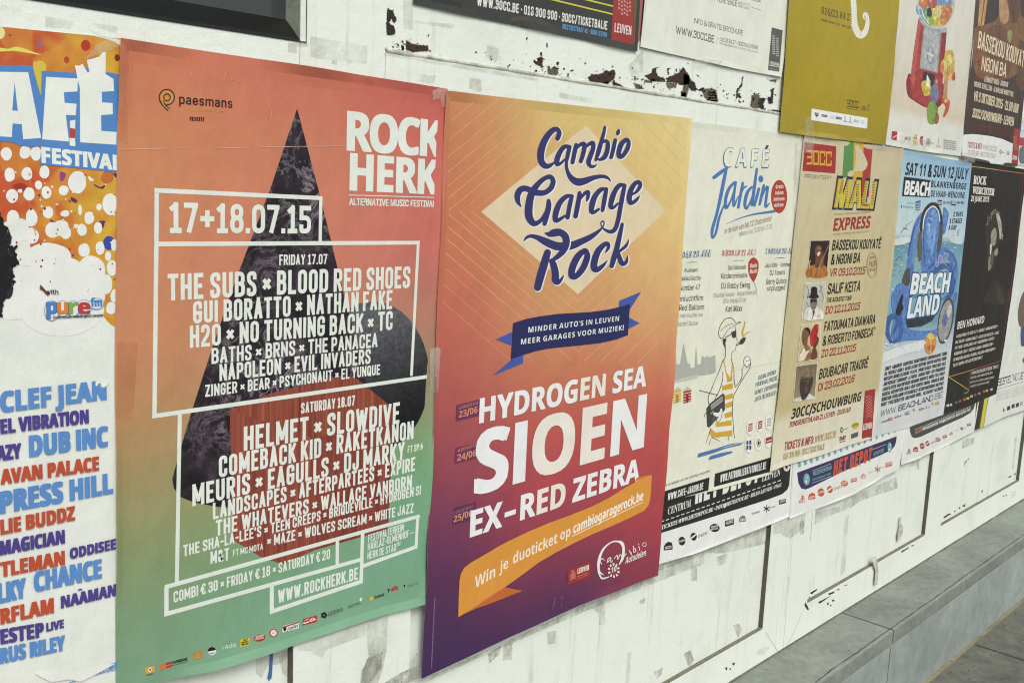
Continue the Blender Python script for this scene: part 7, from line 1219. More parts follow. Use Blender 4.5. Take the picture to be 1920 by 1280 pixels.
for s, x0, y0, x1, y1, h, c in (('DO 12.11.2015', 327, 89, 523, 61, 45, MR), ('FATOUMATA DIAWARA', 317, 188, 609, 140, 56, MK), ('& ROBERTO FONSECA', 309, 269, 596, 214, 54, MK), ('ZO 22.11.2015', 302, 336, 499, 299, 44, MR), ('BOUBACAR TRAORÉ', 289, 460, 568, 392, 58, MK), ('DI 23.02.2016', 284, 529, 491, 474, 45, MR)): P.text('artist_lettering', s, (x0, y0), (x1, y1), h, c, t=.165, slant=.10)
P.text('artist_lettering', '(CU)', (600, 175), (613, 172), 14, (130, 110, 80), t=.2)
P.text('venue_lettering', '30CC/SCHOUWBURG', (131, 686), (527, 582), 56, MK, 'bold', slant=.14, bold=.01); P.text('venue_lettering', 'BONDGENOTENLAAN 21, LEUVEN - 20.00 UUR', (122, 733), (469, 645), 30, MR, t=.15, slant=.1)
P.text('ticket_lettering', 'TICKETS & INFO:', (91, 866), (259, 825), 46, MR, t=.16, slant=.1); P.text('ticket_lettering', 'WWW.30CC.BE', (264, 824), (388, 790), 42, MT, t=.14, slant=.1); P.text('ticket_lettering', '016 300 900 · 30CC/TICKETBALIE', (85, 918), (321, 858), 34, MT, t=.13, slant=.1)
P.poly('city_logo', [(553, 525), (612, 513), (592, 790), (535, 803)], (160, 48, 44)); P.text('city_logo', 'LEUVEN', (542, 750), (590, 738), 34, WH, t=.16)
for i in range(4):
    for j in range(8): P.line('city_logo', [(562 + i * 9 - j * .6, 668 - j * 16 + abs(i - 1.5) * 6), (568 + i * 9 - j * .6, 662 - j * 16 + abs(i - 1.5) * 6)], 5, (206, 140, 126))
P.oval('sponsor_logo#0', 420, 748, 8, 17, (70, 130, 66)); P.oval('sponsor_logo#0', 420, 748, 3, 7, WH); P.line('sponsor_logo#0', [(432, 746), (455, 738)], 6, (150, 150, 134)); P.blob('sponsor_logo#1', [(478, 722), (490, 706), (510, 706), (516, 726), (500, 742), (486, 738)], (204, 180, 60)); P.text('sponsor_logo#1', 'time', (480, 732), (516, 720), 16, BK, 'bold')
P.poly('sponsor_logo#2', [(474, 772), (514, 758), (513, 784), (474, 798)], (84, 90, 96)); P.text('sponsor_logo#3', 'RM', (407, 810), (430, 804), 22, (70, 60, 60), 'bold'); P.text('sponsor_logo#3', 'B', (428, 806), (442, 800), 24, (150, 60, 60), 'bold'); P.line('sponsor_logo#3', [(408, 818), (440, 810)], 4, (90, 80, 80))
# the four portraits, each a small printed picture
P.f = PX
def grade(pts, top, bot, part):
    v, f = fill([[tuple(P.at(p)) for p in pts]]); ys = [p[1] for p in pts]; a, b = min(ys), max(ys)
    P.lay(part, v, f, print_mat(), [alb(tuple(top[i] + (bot[i] - top[i]) * (p[1] - a) / (b - a) for i in range(3))) for p in pts])
def pict(part, q, bg, k, items, border=(222, 216, 196)):
    c = (sum(p[0] for p in q) / 4, sum(p[1] for p in q) / 4)
    P.poly(part, [(c[0] + (x - c[0]) * 1.05, c[1] + (y - c[1]) * 1.03) for x, y in q], border); grade(q, bg[0], bg[1], part); P.f = k
    for kind, a, col in items:
        if kind == 'b': P.blob(part, a, col)
        elif kind == 'p': P.poly(part, a, col)
        elif kind == 's': P.brush(part, a, col)
    P.f = PX
pict('portrait#1', [(1520, 451.5), (1555.3, 451), (1549, 519), (1512.5, 520.3)], ((48, 34, 28), (40, 28, 24)), k6, [
 ('b', [(276, 1050), (280, 985), (330, 965), (350, 985), (385, 965), (412, 990), (408, 1050)], (176, 112, 48)), ('b', [(330, 985), (334, 920), (328, 870), (336, 835), (358, 826), (376, 845), (376, 895), (366, 935), (358, 975)], (110, 70, 46)), ('b', [(344, 885), (362, 872), (368, 885), (352, 905)], (216, 200, 180)), ('b', [(345, 845), (362, 838), (372, 850), (360, 862)], (150, 102, 66)), ('b', [(372, 985), (366, 930), (380, 905), (392, 920), (390, 965)], (120, 76, 50)),
 ('s', [(350, 1010, 6), (380, 930, 5), (408, 868, 4), (425, 830, 4)], (184, 148, 96)), ('s', [(378, 925, 7), (384, 880, 6), (390, 872, 4)], (124, 80, 52)), ('s', [(390, 930, 7), (398, 900, 5)], (124, 80, 52)), ('s', [(292, 985, 8), (290, 950, 8), (298, 935, 6)], (206, 150, 60)), ('s', [(330, 1050, 5), (345, 1000, 5)], (120, 70, 34)), ('s', [(300, 1050, 5), (305, 1000, 5)], (130, 78, 36))])
pict('portrait#2', [(1509.8, 531), (1547.4, 529), (1541.6, 597.5), (1503.4, 600.8)], ((196, 194, 178), (176, 176, 160)), k6, [
 ('s', [(268, 1110, 4), (285, 1150, 3), (275, 1200, 4), (300, 1160, 3)], (70, 70, 66)), ('s', [(380, 1110, 4), (370, 1150, 3), (388, 1190, 4), (378, 1230, 3)], (90, 90, 84)), ('s', [(355, 1108, 3), (375, 1130, 4), (360, 1160, 3)], (84, 84, 78)), ('s', [(270, 1230, 3), (282, 1260, 4), (270, 1300, 3)], (84, 84, 78)),
 ('b', [(258, 1350), (268, 1280), (300, 1262), (345, 1262), (378, 1290), (384, 1345)], (224, 222, 208)), ('b', [(300, 1272), (296, 1215), (310, 1195), (338, 1195), (345, 1235), (335, 1270), (318, 1285)], (120, 112, 100)), ('b', [(286, 1196), (300, 1170), (302, 1130), (325, 1118), (344, 1130), (346, 1170), (358, 1192), (325, 1204)], (32, 30, 30)), ('p', [(296, 1212), (318, 1206), (342, 1208), (340, 1228), (322, 1228), (318, 1218), (314, 1232), (298, 1232)], (26, 26, 26)), ('p', [(310, 1290), (322, 1330), (330, 1285)], (80, 80, 76)), ('s', [(318, 1290, 5), (312, 1350, 5)], (70, 70, 66))])
pict('portrait#3', [(1502.6, 609.2), (1538.3, 604.8), (1535.5, 673), (1495.5, 676.6)], ((206, 194, 158), (186, 170, 130)), k7, [
 ('b', [(200, 290), (212, 262), (232, 268), (242, 300), (240, 345), (178, 352), (182, 310)], (150, 100, 64)), ('p', [(180, 318), (205, 282), (216, 300), (236, 292), (206, 350), (172, 354)], (220, 212, 192)), ('b', [(196, 258), (190, 215), (200, 172), (222, 164), (240, 180), (238, 205), (226, 225), (222, 262), (210, 272)], (128, 84, 54)), ('b', [(208, 170), (226, 163), (240, 180), (236, 205), (228, 190)], (44, 34, 30)), ('b', [(242, 345), (248, 300), (262, 272), (278, 300), (276, 338)], (110, 66, 44)), ('b', [(254, 262), (272, 215), (288, 225), (286, 248), (276, 268), (262, 285)], (96, 58, 42)),
 ('b', [(240, 262), (238, 210), (252, 168), (272, 144), (286, 152), (284, 190), (276, 225), (262, 255), (250, 272)], (190, 40, 40)), ('s', [(256, 255, 4), (268, 215, 4), (278, 175, 3)], (150, 30, 32))])
pict('portrait#4', [(1492.8, 686.8), (1531.6, 681.2), (1526.8, 746.6), (1487, 752.2)], ((112, 100, 74), (150, 134, 102)), k7, [
 ('b', [(144, 584), (160, 566), (190, 556), (230, 540), (262, 560), (264, 570), (230, 575)], (206, 206, 196)), ('b', [(186, 560), (178, 510), (184, 460), (200, 440), (246, 440), (254, 470), (246, 510), (230, 545), (208, 576), (192, 576)], (66, 54, 46)), ('b', [(196, 470), (220, 462), (240, 470), (232, 486), (206, 486)], (86, 72, 62)), ('b', [(205, 505), (216, 498), (226, 520), (214, 535)], (88, 72, 60)), ('b', [(188, 448), (192, 412), (216, 392), (250, 392), (262, 412), (258, 440), (224, 446)], (128, 112, 86)), ('s', [(186, 444, 7), (220, 452, 10), (258, 446, 6)], (92, 80, 62)), ('s', [(196, 415, 3), (226, 410, 3), (258, 416, 3)], (150, 134, 104)), ('s', [(206, 404, 3), (210, 430, 3), (208, 444, 3)], (92, 80, 62)), ('s', [(236, 394, 3), (240, 420, 3), (240, 444, 3)], (92, 80, 62)), ('s', [(200, 482, 4), (214, 478, 5), (222, 482, 3)], (30, 26, 24)), ('s', [(232, 478, 4), (244, 474, 4)], (30, 26, 24)), ('s', [(206, 545, 3), (216, 548, 5), (228, 540, 3)], (44, 32, 30))])
P.done()

# ---- white venue poster with a navy band, and its grey twin further along
P = Poster('venue_poster', 'white venue poster with a navy band and orange lettering under the tan poster', 'poster', 0.0010, (1585, 925))
P.f = PX
P.sheet([(1488, 845), (1700, 770)], [(1700, 770), (1686, 879)], [(1478.5, 972), (1530, 954), (1600, 926), (1650, 897), (1686, 879)], [(1488, 845), (1478.5, 972)], (225, 228, 220), lift=0.002)
P.f = k7; TE, NA, OG = (110, 172, 168), (54, 46, 92), (206, 84, 48)
for i in range(17):
    a = i / 16; x, y = 172 + 548 * a, 962 - 198 * a; P.poly('teal_stripes', [(x, y + 2), (x + 18 - 8 * a, y - 5), (x + 10 - 8 * a, y - 42 + 8 * a), (x - 4 - 4 * a, y - 36 + 8 * a)], TE)
P.poly('navy_band', [(166, 992), (735, 784), (732, 812), (724, 838), (708, 856), (640, 892), (400, 995), (240, 1082), (210, 1090), (186, 1082), (172, 1050)], NA) if False else P.poly('navy_band', [(166, 992), (735, 784), (732, 815), (724, 840), (706, 862), (640, 893), (430, 985), (240, 1078), (214, 1088), (190, 1082), (174, 1052)], NA)
P.text('venue_lettering', 'HET DEPOT', (372, 1010), (590, 925), 82, OG, t=.24); P.text('venue_lettering', 'MUZIEKCENTRUM', (256, 1011), (361, 975), 25, TE, t=.17); P.text('venue_lettering', 'MARTELARENPLEIN 12 - LEUVEN', (254, 1040), (358, 1002), 12, TE, t=.16); P.text('venue_lettering', 'HETDEPOT.BE', (602, 898), (662, 872), 20, TE, t=.16)
for a in ([(252, 982), (360, 940)], [(252, 1052), (360, 1012)], [(596, 860), (676, 830)], [(594, 918), (672, 884)]): P.line('rule', a, 2.4, (200, 206, 204))
for x, y, rx, ry in ((221, 1030, 18, 34), (695, 847, 12, 29)): P.oval('note_badge#%d' % x, x, y, rx, ry, TE); P.line('note_badge#%d' % x, [(x + 2, y - 16), (x + 1, y + 14)], 3.5, NA if False else WH); P.oval('note_badge#%d' % x, x - 3, y + 14, 5, 7, WH); P.line('note_badge#%d' % x, [(x + 2, y - 16), (x + 8, y - 12)], 4, WH)
logo_row(P, 'sponsor_logo', [('k', 195, 1150, 20), ('h', 250, 1126, 20), ('o', 303, 1104, 24, 'Lotto'), ('p', 353, 1088, 21), ('e', 437, 1053, 17), ('b', 490, 1034, 14, 'HUMO'), ('h', 543, 1012, 14, '', (200, 150, 130)), ('t', 575, 996, 8, 'Vlaanderen', (190, 180, 170)), ('f', 625, 973, 18), ('t', 640, 968, 7, 'fnac', (200, 130, 100)), ('b', 690, 945, 16)], (196, 84, 56))
P.done()
P = Poster('venue_poster', 'white venue poster with a rounded dark grey band, under the beach and black posters', 'poster', 0.0004, (1760, 838))
P.f = PX; c9 = K(1620, 540, 3.7633)
P.sheet([(1692, 800), (1840, 720)], [(1840, 720), (1826, 809)], [(1689, 871), (1720, 860), (1770, 836), (1826, 809)], [(1692, 800), (1689, 871)], (222, 226, 218), lift=0.002)
P.f = c9; GB = (72, 72, 70)
P.poly('grey_band', [(318, 940), (790, 740), (786, 810), (774, 850), (752, 878), (700, 910), (560, 972), (400, 1048), (360, 1058), (338, 1050), (326, 1020)], GB)
for i in range(26):
    a = i / 26; b = a + .02; P.line('dashed_rule', [(362 + 395 * a, 998 - 165 * a), (362 + 395 * b, 998 - 165 * b)], 4, WH)
P.text('ticket_lettering', 'TICKETS ', (357, 1032), (408, 1008), 20, (206, 120, 80), 'serif', bold=.03); P.text('ticket_lettering', 'WWW.HETDEPOT.BE · INFO@HETDEPOT.BE · BILBO LEUVEN · FNAC', (410, 1007), (752, 862), 19, WH, 'serif', bold=.03)
logo_row(P, 'sponsor_logo', [('k', 316, 1158, 18, '', (84, 96, 130)), ('h', 363, 1136, 19), ('o', 410, 1113, 22, 'Lotto'), ('p', 448, 1095, 19, '', (150, 60, 66)), ('e', 522, 1066, 15), ('b', 569, 1046, 13, 'HUMO'), ('h', 613, 1026, 12, '', (150, 150, 144)), ('t', 640, 1010, 7, 'Vlaanderen', (150, 150, 144)), ('f', 690, 990, 14, '', (50, 52, 54)), ('x', 712, 984, 7, '', (150, 150, 144)), ('b', 741, 962, 12, '', (150, 50, 66))], (166, 54, 54))
P.done()
# ---- blue beach-party poster
P = Poster('beach_poster', 'light blue beach party poster with a curling blue wave and white lettering', 'poster', 0.0022, (1700, 800))
P.f = PX; c8, c9 = K(1620, 260, 4.0), K(1620, 540, 3.7633)
gc = grid_color([0, .5, 1], [0, .12, .29, .31, .38, .5, .6, .66, .72, .74, 1.0], [[(146, 186, 206), (140, 184, 208), (130, 172, 204)], [(170, 204, 212), (164, 200, 214), (150, 190, 214)], [(196, 212, 208), (192, 210, 210), (186, 208, 214)], [(86, 140, 160), (90, 144, 166), (96, 150, 174)], [(120, 166, 174), (130, 172, 180), (120, 164, 182)], [(134, 178, 184), (120, 170, 182), (110, 160, 180)], [(120, 168, 178), (104, 154, 172), (96, 146, 168)], [(170, 190, 194), (168, 188, 196), (166, 186, 198)], [(196, 204, 204), (196, 204, 206), (190, 200, 206)], [(206, 210, 206), (204, 208, 206), (200, 205, 204)], [(204, 208, 204), (206, 210, 206), (202, 206, 202)]])
P.sheet([(1690, 280), (1750, 293), (1822, 306)], [(1822, 306), (1796, 560), (1768, 777)], [(1633, 820), (1700, 802), (1768, 777)], [(1690, 280), (1664, 540), (1633, 820)], gc, lift=0.0015)
P.f = c8; NB = (30, 34, 42)
P.text('date_lettering', 'SAT 11 & SUN 12 JULY', (307, 272), (774, 306), 94, NB, 'bold', bold=.02, slant=.12)
P.poly('title_box', [(300, 285), (497, 312), (492, 441), (284, 432)], NB); P.text('title_box', 'BEACH', (300, 418), (489, 430), 104, (226, 230, 226), 'bold', bold=.05, slant=.06, track=-.03)
P.text('place_lettering', 'BLANKENBERGE', (501, 362), (764, 381), 48, NB, 'bold', bold=.03, track=.1); P.text('place_lettering', 'DE HAAN-WENDUINE', (500, 436), (753, 448), 48, NB, 'bold', bold=.01)
P.poly('place_lettering', [(552, 458), (586, 462), (584, 499), (551, 496)], NB); P.poly('place_lettering', [(655, 466), (690, 470), (688, 504), (653, 500)], NB)
for s, a, b, c in (('SAT:', 555, 583, WH), ('12H-01H', 588, 648, NB), ('SUN:', 657, 687, WH), ('14H-00H', 692, 748, NB)): P.text('place_lettering', s, (a, 490), (b, 492), 22, c, 'bold', bold=.02)
for s, a, b in (('2 DAYS', (668, 585), (740, 584)), ('5 STAGES', (640, 636), (733, 633)), ('A DAY', (631, 684), (693, 684))): P.text('place_lettering', s, a, b, 36, NB, 'bold', bold=.03, slant=.06)
P.text('partner_logo', 'blankenberge', (290, 516), (370, 524), 16, (70, 120, 150), 'reg', bold=.02); P.text('partner_logo', 'MET DANK AAN', (322, 486), (370, 490), 8, NB, 'reg', bold=.03); P.poly('partner_logo', [(386, 470), (425, 462), (422, 530), (402, 542), (385, 532)], (72, 116, 168)); [P.brush('partner_logo', [(388, 490 + i * 18, 2), (405, 492 + i * 18, 4), (423, 482 + i * 18, 2)], WH) for i in range(3)]; P.blob('partner_logo', [(277, 500), (283, 496), (284, 516), (278, 520)], (70, 120, 150))
# gulls, foam, ripples
for pts in ([(272, 708, 3), (298, 680, 8), (310, 668, 6), (330, 640, 5), (366, 616, 2)], [(300, 674, 8), (318, 676, 9), (328, 682, 4)], [(292, 660, 2), (302, 672, 6)], [(678, 800, 2), (690, 770, 5), (704, 720, 7), (706, 690, 5), (722, 678, 2)], [(690, 760, 3), (716, 750, 5), (722, 764, 3)]): P.brush('gull', pts, (112, 124, 124))
random.seed(21)
for i in range(110):
    y = random.uniform(725, 1180); x = random.uniform(190, 690 - (y - 725) * .1); w = random.uniform(8, 36)
    P.brush('sea_foam', [(x, y, 1), (x + w * .5, y - random.uniform(-4, 8), random.uniform(2, 6)), (x + w, y - 3, 1)], random.choice([(206, 218, 214), (220, 226, 220), (92, 140, 154), (150, 190, 196)]), sub=3)
for i in range(26):
    x, y = random.uniform(190, 420), random.uniform(850, 1050); P.brush('sea_foam', [(x, y, 1), (x + 14, y + random.uniform(-14, 4), 3), (x + 30, y + random.uniform(-26, -6), 1)], (60, 92, 104), sub=3)
P.blob('sea_foam', [(210, 770), (260, 745), (340, 740), (370, 760), (300, 790), (230, 798)], (204, 214, 208)); P.blob('sea_foam', [(640, 745), (700, 730), (738, 745), (730, 790), (660, 780)], (196, 210, 208))
# curling blue wave with headphones in place of the printed figure
WV, W2, W3 = (84, 126, 190), (110, 150, 206), (58, 96, 162)
P.blob('printed_wave', [(440, 1010), (430, 880), (436, 760), (446, 640), (472, 550), (515, 510), (555, 530), (574, 600), (572, 700), (556, 800), (530, 900), (520, 1000)], WV); P.blob('printed_wave', [(470, 760), (470, 640), (492, 560), (520, 530), (545, 560), (550, 660), (530, 760), (500, 830)], W2)
for pts, c in (([(600, 520, 14), (612, 560, 42), (600, 630, 46), (588, 700, 40)], WV), ([(440, 570, 40), (400, 640, 46), (375, 740, 48), (352, 850, 44), (345, 960, 52), (350, 1040, 60)], WV), ([(600, 1250, 30), (650, 1150, 42), (668, 1030, 46), (640, 960, 44), (580, 960, 40), (520, 1000, 40)], W3), ([(690, 1050, 20), (680, 960, 44), (650, 880, 60), (590, 850, 70), (540, 900, 60), (500, 970, 50)], WV)): P.brush('printed_wave', pts, c)
for pts, c in (([(455, 960, 6), (446, 820, 10), (450, 660, 9), (478, 560, 6)], W3), ([(548, 960, 6), (556, 800, 12), (566, 680, 10), (556, 570, 6)], W3), ([(486, 700, 8), (492, 620, 16), (512, 560, 8)], (150, 184, 222)), ([(500, 880, 6), (520, 790, 12), (528, 700, 6)], (134, 170, 214)), ([(420, 610, 6), (394, 690, 12), (372, 800, 10), (360, 930, 6)], W2), ([(385, 640, 4), (352, 760, 7), (332, 880, 5)], (40, 70, 128)), ([(640, 980, 4), (590, 930, 8), (540, 960, 5)], W2), ([(660, 1000, 4), (690, 940, 7), (660, 870, 5), (600, 835, 4)], (40, 70, 128)), ([(605, 540, 4), (614, 580, 8), (606, 640, 4)], W2), ([(470, 990, 4), (520, 940, 8), (580, 940, 4)], (40, 70, 128))): P.brush('printed_wave', pts, c)
random.seed(9)
for i in range(40): P.oval('printed_wave', random.gauss(505, 26), random.uniform(540, 980), random.uniform(3, 8), random.uniform(4, 11), random.choice([W2, W3, (74, 116, 182)]), n=9)
for x, y, r in ((570, 905, 20), (612, 880, 18), (545, 940, 14)): P.oval('printed_wave', x, y, r, r * 1.7, (150, 160, 196)); P.oval('printed_wave', x, y, r * .6, r * 1.1, (120, 134, 182))
for pts, c in (([(424, 720, 18), (432, 620, 20), (455, 540, 22), (500, 492, 24), (545, 500, 22), (572, 570, 20), (580, 660, 18)], (52, 50, 50)), ([(440, 680, 8), (448, 600, 8), (475, 535, 8), (520, 510, 8), (555, 545, 8), (566, 620, 8)], (226, 226, 214))): P.brush('printed_headphones', pts, c)
P.blob('printed_headphones', [(405, 720), (425, 690), (432, 760), (432, 860), (422, 915), (406, 900), (400, 810)], (96, 92, 84)); P.blob('printed_headphones', [(572, 640), (588, 660), (584, 760), (566, 840), (548, 850), (556, 770), (568, 700)], (84, 80, 76))
P.blob('printed_wave', [(216, 1200), (232, 1120), (262, 1086), (310, 1090), (336, 1120), (345, 1250), (330, 1330), (280, 1340), (235, 1310)], WV); P.blob('printed_wave', [(285, 1080), (300, 1010), (330, 970), (345, 1000), (335, 1100)], (80, 80, 76)); P.blob('printed_wave', [(262, 1250), (280, 1180), (300, 1170), (300, 1220), (285, 1262)], (34, 36, 48))
P.f = c9
P.blob('printed_wave', [(200, 160), (190, 90), (210, 20), (300, 0), (310, 100), (290, 180), (310, 280), (420, 300), (520, 280), (600, 160), (640, 30), (655, 60), (610, 200), (540, 320), (420, 360), (300, 370), (230, 380), (190, 330), (210, 220)], WV)
P.poly('printed_wave', [(295, 215), (470, 190), (520, 160), (480, 230), (400, 270), (300, 280)], (44, 52, 66))
for pts in ([(190, 380, 20), (160, 300, 34), (175, 220, 40), (220, 195, 36), (235, 250, 26), (205, 310, 18)], [(205, 380, 22), (240, 360, 26), (260, 300, 30), (250, 220, 34), (250, 150, 30)]): P.brush('printed_wave', pts, W3)
P.blob('printed_wave', [(222, 180), (230, 130), (262, 50), (276, 55), (268, 110), (276, 140), (248, 190)], (36, 38, 50))
# loudspeaker and beach ball
P.oval('printed_loudspeaker', 575, 230, 52, 165, (70, 72, 76), rot=.16); P.oval('printed_loudspeaker', 572, 230, 44, 148, (150, 152, 150), rot=.16); P.oval('printed_loudspeaker', 568, 225, 18, 46, (92, 110, 160), rot=.16); P.oval('printed_loudspeaker', 600, 160, 16, 44, (190, 192, 188), rot=.2)
P.oval('beach_ball', 466, 390, 40, 76, (214, 140, 52), rot=.1); P.blob('beach_ball', [(440, 340), (470, 316), (494, 350), (470, 362)], (226, 196, 70)); P.blob('beach_ball', [(440, 420), (470, 398), (498, 412), (476, 450)], (190, 100, 40)); P.brush('beach_ball', [(452, 322, 3), (470, 390, 4), (466, 460, 3)], (224, 214, 190))
P.f = c8
P.text('title_lettering', 'BEACH', (334, 1174), (640, 1158), 168, (50, 84, 126), 'bold', bold=.07, boldy=.03, slant=.10, track=-.02); P.text('title_lettering', 'BEACH', (342, 1166), (632, 1150), 152, (226, 232, 230), 'bold', bold=.035, slant=.10, track=-.02)
for pts in ([(350, 1190, 6), (420, 1165, 12), (500, 1180, 14), (570, 1195, 12), (630, 1160, 6)],): P.brush('title_lettering', pts, (96, 168, 178)); P.brush('title_lettering', [(x, y + 12, w * .4) for x, y, w in pts], (40, 60, 84))
P.f = c9
P.text('title_lettering', 'LAND', (292, 222), (528, 186), 160, (50, 84, 126), 'bold', bold=.07, boldy=.03, slant=.10); P.text('title_lettering', 'LAND', (300, 213), (520, 178), 140, (222, 230, 230), 'bold', bold=.03, slant=.10)
P.blob('sea_foam', [(112, 470), (200, 430), (320, 390), (420, 370), (420, 410), (400, 440), (300, 460), (200, 500), (108, 530)], (214, 218, 216))
for i in range(40):
    x = random.uniform(115, 590); P.oval('sea_foam', x, 450 - (x - 110) * .17 + random.uniform(-50, 36), random.uniform(2, 10), random.uniform(2, 8), random.choice([(226, 229, 226), (180, 196, 204), (206, 214, 216)]), n=8)
LU = ['ZONTY  ANGERFIST  AUDIOTRICZ  BOUNTYHUNTER  BRENNAN HEART  CORNE', 'DA TWEEKAZ  DARK E  DAVID LATOUR  DEEPEND  DIMITRI WOUTERS  DIRRE', 'DIRTCAPS  DOUBLE PLEASURE  F.R.A.N.K.  FRANKY KLOECK  FRONTLINER  FULLE', 'JAN VERVLOET  KORSAKOFF  LA FUENTE  LAURENT WERY  LOST FREQUENCIES', 'LUCAS & STEVE  MAX ENFORCER  MEGAMEN  NEOPHYTE  NOISES  PAT B  PHILIP', 'RADICAL REDEMPTION  RAN-D  REGI  ROBERT ABIGAIL  RONNIE BLANCE', 'SEDUCTION  SVEN LANVIN  VATO GONZALEZ  MC DEN MASTERMIND  WOLFPACK', 'WOUT  YVES DERUYTER  AND MANY MORE...  MC CHUCKY  MC REKER']
for i, s in enumerate(LU): P.text('lineup_lettering', s, (146 - 4.2 * i, 582 + 36.2 * i), (583 - 4.2 * i, 470 + 35 * i), 26, (44, 48, 56), t=.2, slant=.1)
P.text('web_address', 'WWW.', (114, 906), (225, 872), 44, (60, 66, 100), t=.09, track=.12); P.text('web_address', 'BEACHLAND', (240, 868), (484, 790), 42, (52, 58, 96), t=.14, track=.1); P.text('web_address', '.BE', (492, 787), (553, 768), 40, (60, 66, 100), t=.09, track=.12)
for n, (kd_, x, y, s, t_, c) in enumerate((('t', 122, 950, 12, 'mnm', (70, 72, 78)), ('b', 183, 922, 13, 'CC', (186, 50, 50)), ('t', 212, 918, 14, 'Capitole Morgan', (110, 110, 100)), ('b', 303, 880, 13, 'N', (56, 70, 130)), ('f', 350, 858, 11, '', (200, 96, 50)), ('x', 402, 852, 16, '', (84, 86, 88)), ('b', 449, 834, 12, 'i', (96, 140, 190)), ('f', 485, 812, 14, '', (206, 184, 60)), ('b', 516, 810, 10, 'm', (180, 50, 60)))):
    logo_row(P, 'sponsor_logo#%d' % n, [(kd_, x, y, s, t_, c)], c)
P.done()

# ---- black rock-festival poster
P = Poster('festival_poster', 'black rock festival poster with a thin yellow-to-magenta border and a half-lit face', 'poster', 0.0010, (1818, 760))
P.f = PX
P.sheet([(1815, 300), (1860, 308), (1925, 318)], [(1925, 318), (1896, 560), (1868, 738)], [(1762, 779), (1818, 760), (1868, 738)], [(1815, 300), (1790, 560), (1762, 779)], (36, 31, 27), lift=0.0012)
P.f = c8; YE, MG = (206, 180, 56), (170, 62, 80)
P.line('thin_border', [(805, 208), (1000, 234)], 5, YE); P.line('thin_border', [(1000, 234), (1198, 262)], 5, (206, 110, 60)); P.line('thin_border', [(806, 210), (780, 420), (757, 620)], 4.5, YE); P.line('thin_border', [(757, 620), (725, 880), (690, 1180)], 4.5, (210, 184, 58)); P.line('thin_border', [(1196, 265), (1168, 590), (1140, 830)], 4, (190, 66, 66)); P.line('thin_border', [(1140, 830), (1110, 1050), (1086, 1230)], 4, MG)
P.f = c9
P.line('thin_border', [(655, 20), (625, 330), (597, 625)], 4.5, YE); P.line('thin_border', [(1026, 0), (995, 260), (961, 515)], 4, MG); P.line('thin_border', [(597, 626), (780, 572)], 4.5, (216, 150, 56)); P.line('thin_border', [(780, 572), (961, 515)], 4.5, (190, 70, 66)); P.line('thin_border', [(597, 626), (738, 718)], 4.5, (210, 184, 58)); P.line('thin_border', [(738, 718), (754, 580)], 4.5, (206, 130, 60))
P.f = c8; W2_ = (222, 220, 208)
P.text('title_lettering', 'ROCK', (818, 338), (916, 346), 60, W2_, 'serif', bold=.04); P.text('title_lettering', 'WERCHTER', (811, 411), (976, 426), 52, W2_, 'serif', bold=.045); P.text('title_lettering', '26 JUNE 2015', (800, 470), (936, 475), 42, W2_, 'bold', bold=.02)
# the face in half light: soft shapes
for pts, c in (([(960, 1080), (1000, 1060), (1040, 1120), (1060, 1230), (900, 1230), (930, 1140)], (50, 44, 38)), ([(905, 700), (930, 600), (970, 560), (1010, 545), (1040, 620), (1040, 720), (1010, 800), (985, 900), (960, 1000), (935, 980), (925, 900), (920, 800)], (52, 46, 40)), ([(960, 690), (985, 668), (994, 720), (985, 790), (960, 800), (950, 740)], (150, 144, 130)), ([(945, 800), (958, 790), (955, 850), (945, 870)], (206, 200, 184)), ([(975, 850), (1000, 820), (1004, 860), (985, 880)], (150, 144, 130)), ([(935, 895), (955, 880), (955, 910), (945, 930), (955, 950), (942, 985), (930, 985)], (134, 128, 114)), ([(950, 870), (975, 860), (965, 940), (955, 970)], (88, 82, 72)), ([(990, 560), (1012, 570), (1030, 640), (1032, 720), (1020, 755), (1012, 690), (1000, 620)], (186, 180, 164)), ([(1000, 1100), (1030, 1150), (1050, 1230), (1010, 1230)], (64, 58, 50))): P.blob('portrait', pts, c)
random.seed(4)
for i in range(46):
    a = random.uniform(0, 1); x = 915 + 95 * a + random.uniform(-8, 10); y = 640 - 95 * math.sin(a * 2.2) + random.uniform(-8, 14); P.brush('portrait', [(x, y + 16, 1), (x + random.uniform(-8, 8), y, 4), (x + random.uniform(-8, 12), y - 14, 1)], random.choice([(150, 146, 132), (110, 104, 92), (78, 72, 64)]), sub=3)
for i in range(24):
    y = random.uniform(590, 745); x = 1004 + (y - 590) * .16 + random.uniform(-6, 8); P.brush('portrait', [(x, y, 1), (x + 8, y + 16, 4), (x + 10, y + 34, 1)], random.choice([(176, 170, 154), (120, 114, 102)]), sub=3)
P.f = c9
P.text('headliner_lettering', 'BEN HOWARD', (656, 291), (845, 244), 52, W2_, 'bold', bold=.01)
BL_ = ['ALSO ON FRIDAY 26 JUNE: ALT-J × ARCHIVE × BADBADNOTGOOD ×', 'BALTHAZAR × DAMIAN MARLEY × DEATH CAB FOR CUTIE × JAMES', 'FKA TWIGS × GAVIN JAMES × HEY × JOHN NEWMAN × KOVACS ×', 'KENSINGTON × LOWLY × THE BRAVE × MAGNUS × MUMFORD & SONS ×', 'OF MONSTERS AND MEN × PHARRELL WILLIAMS × ROISIN MURPHY ×', 'THE CAT EMPIRE × THE LAST INTERNATIONALE']
ends = [(940, 278), (950, 322), (918, 362), (910, 402), (926, 436), (832, 496)]
for i, s in enumerate(BL_): P.text('lineup_lettering', s, (649 - 5 * i, 353 + 41 * i), ends[i], 22, (206, 204, 190), t=.2, slant=.1)
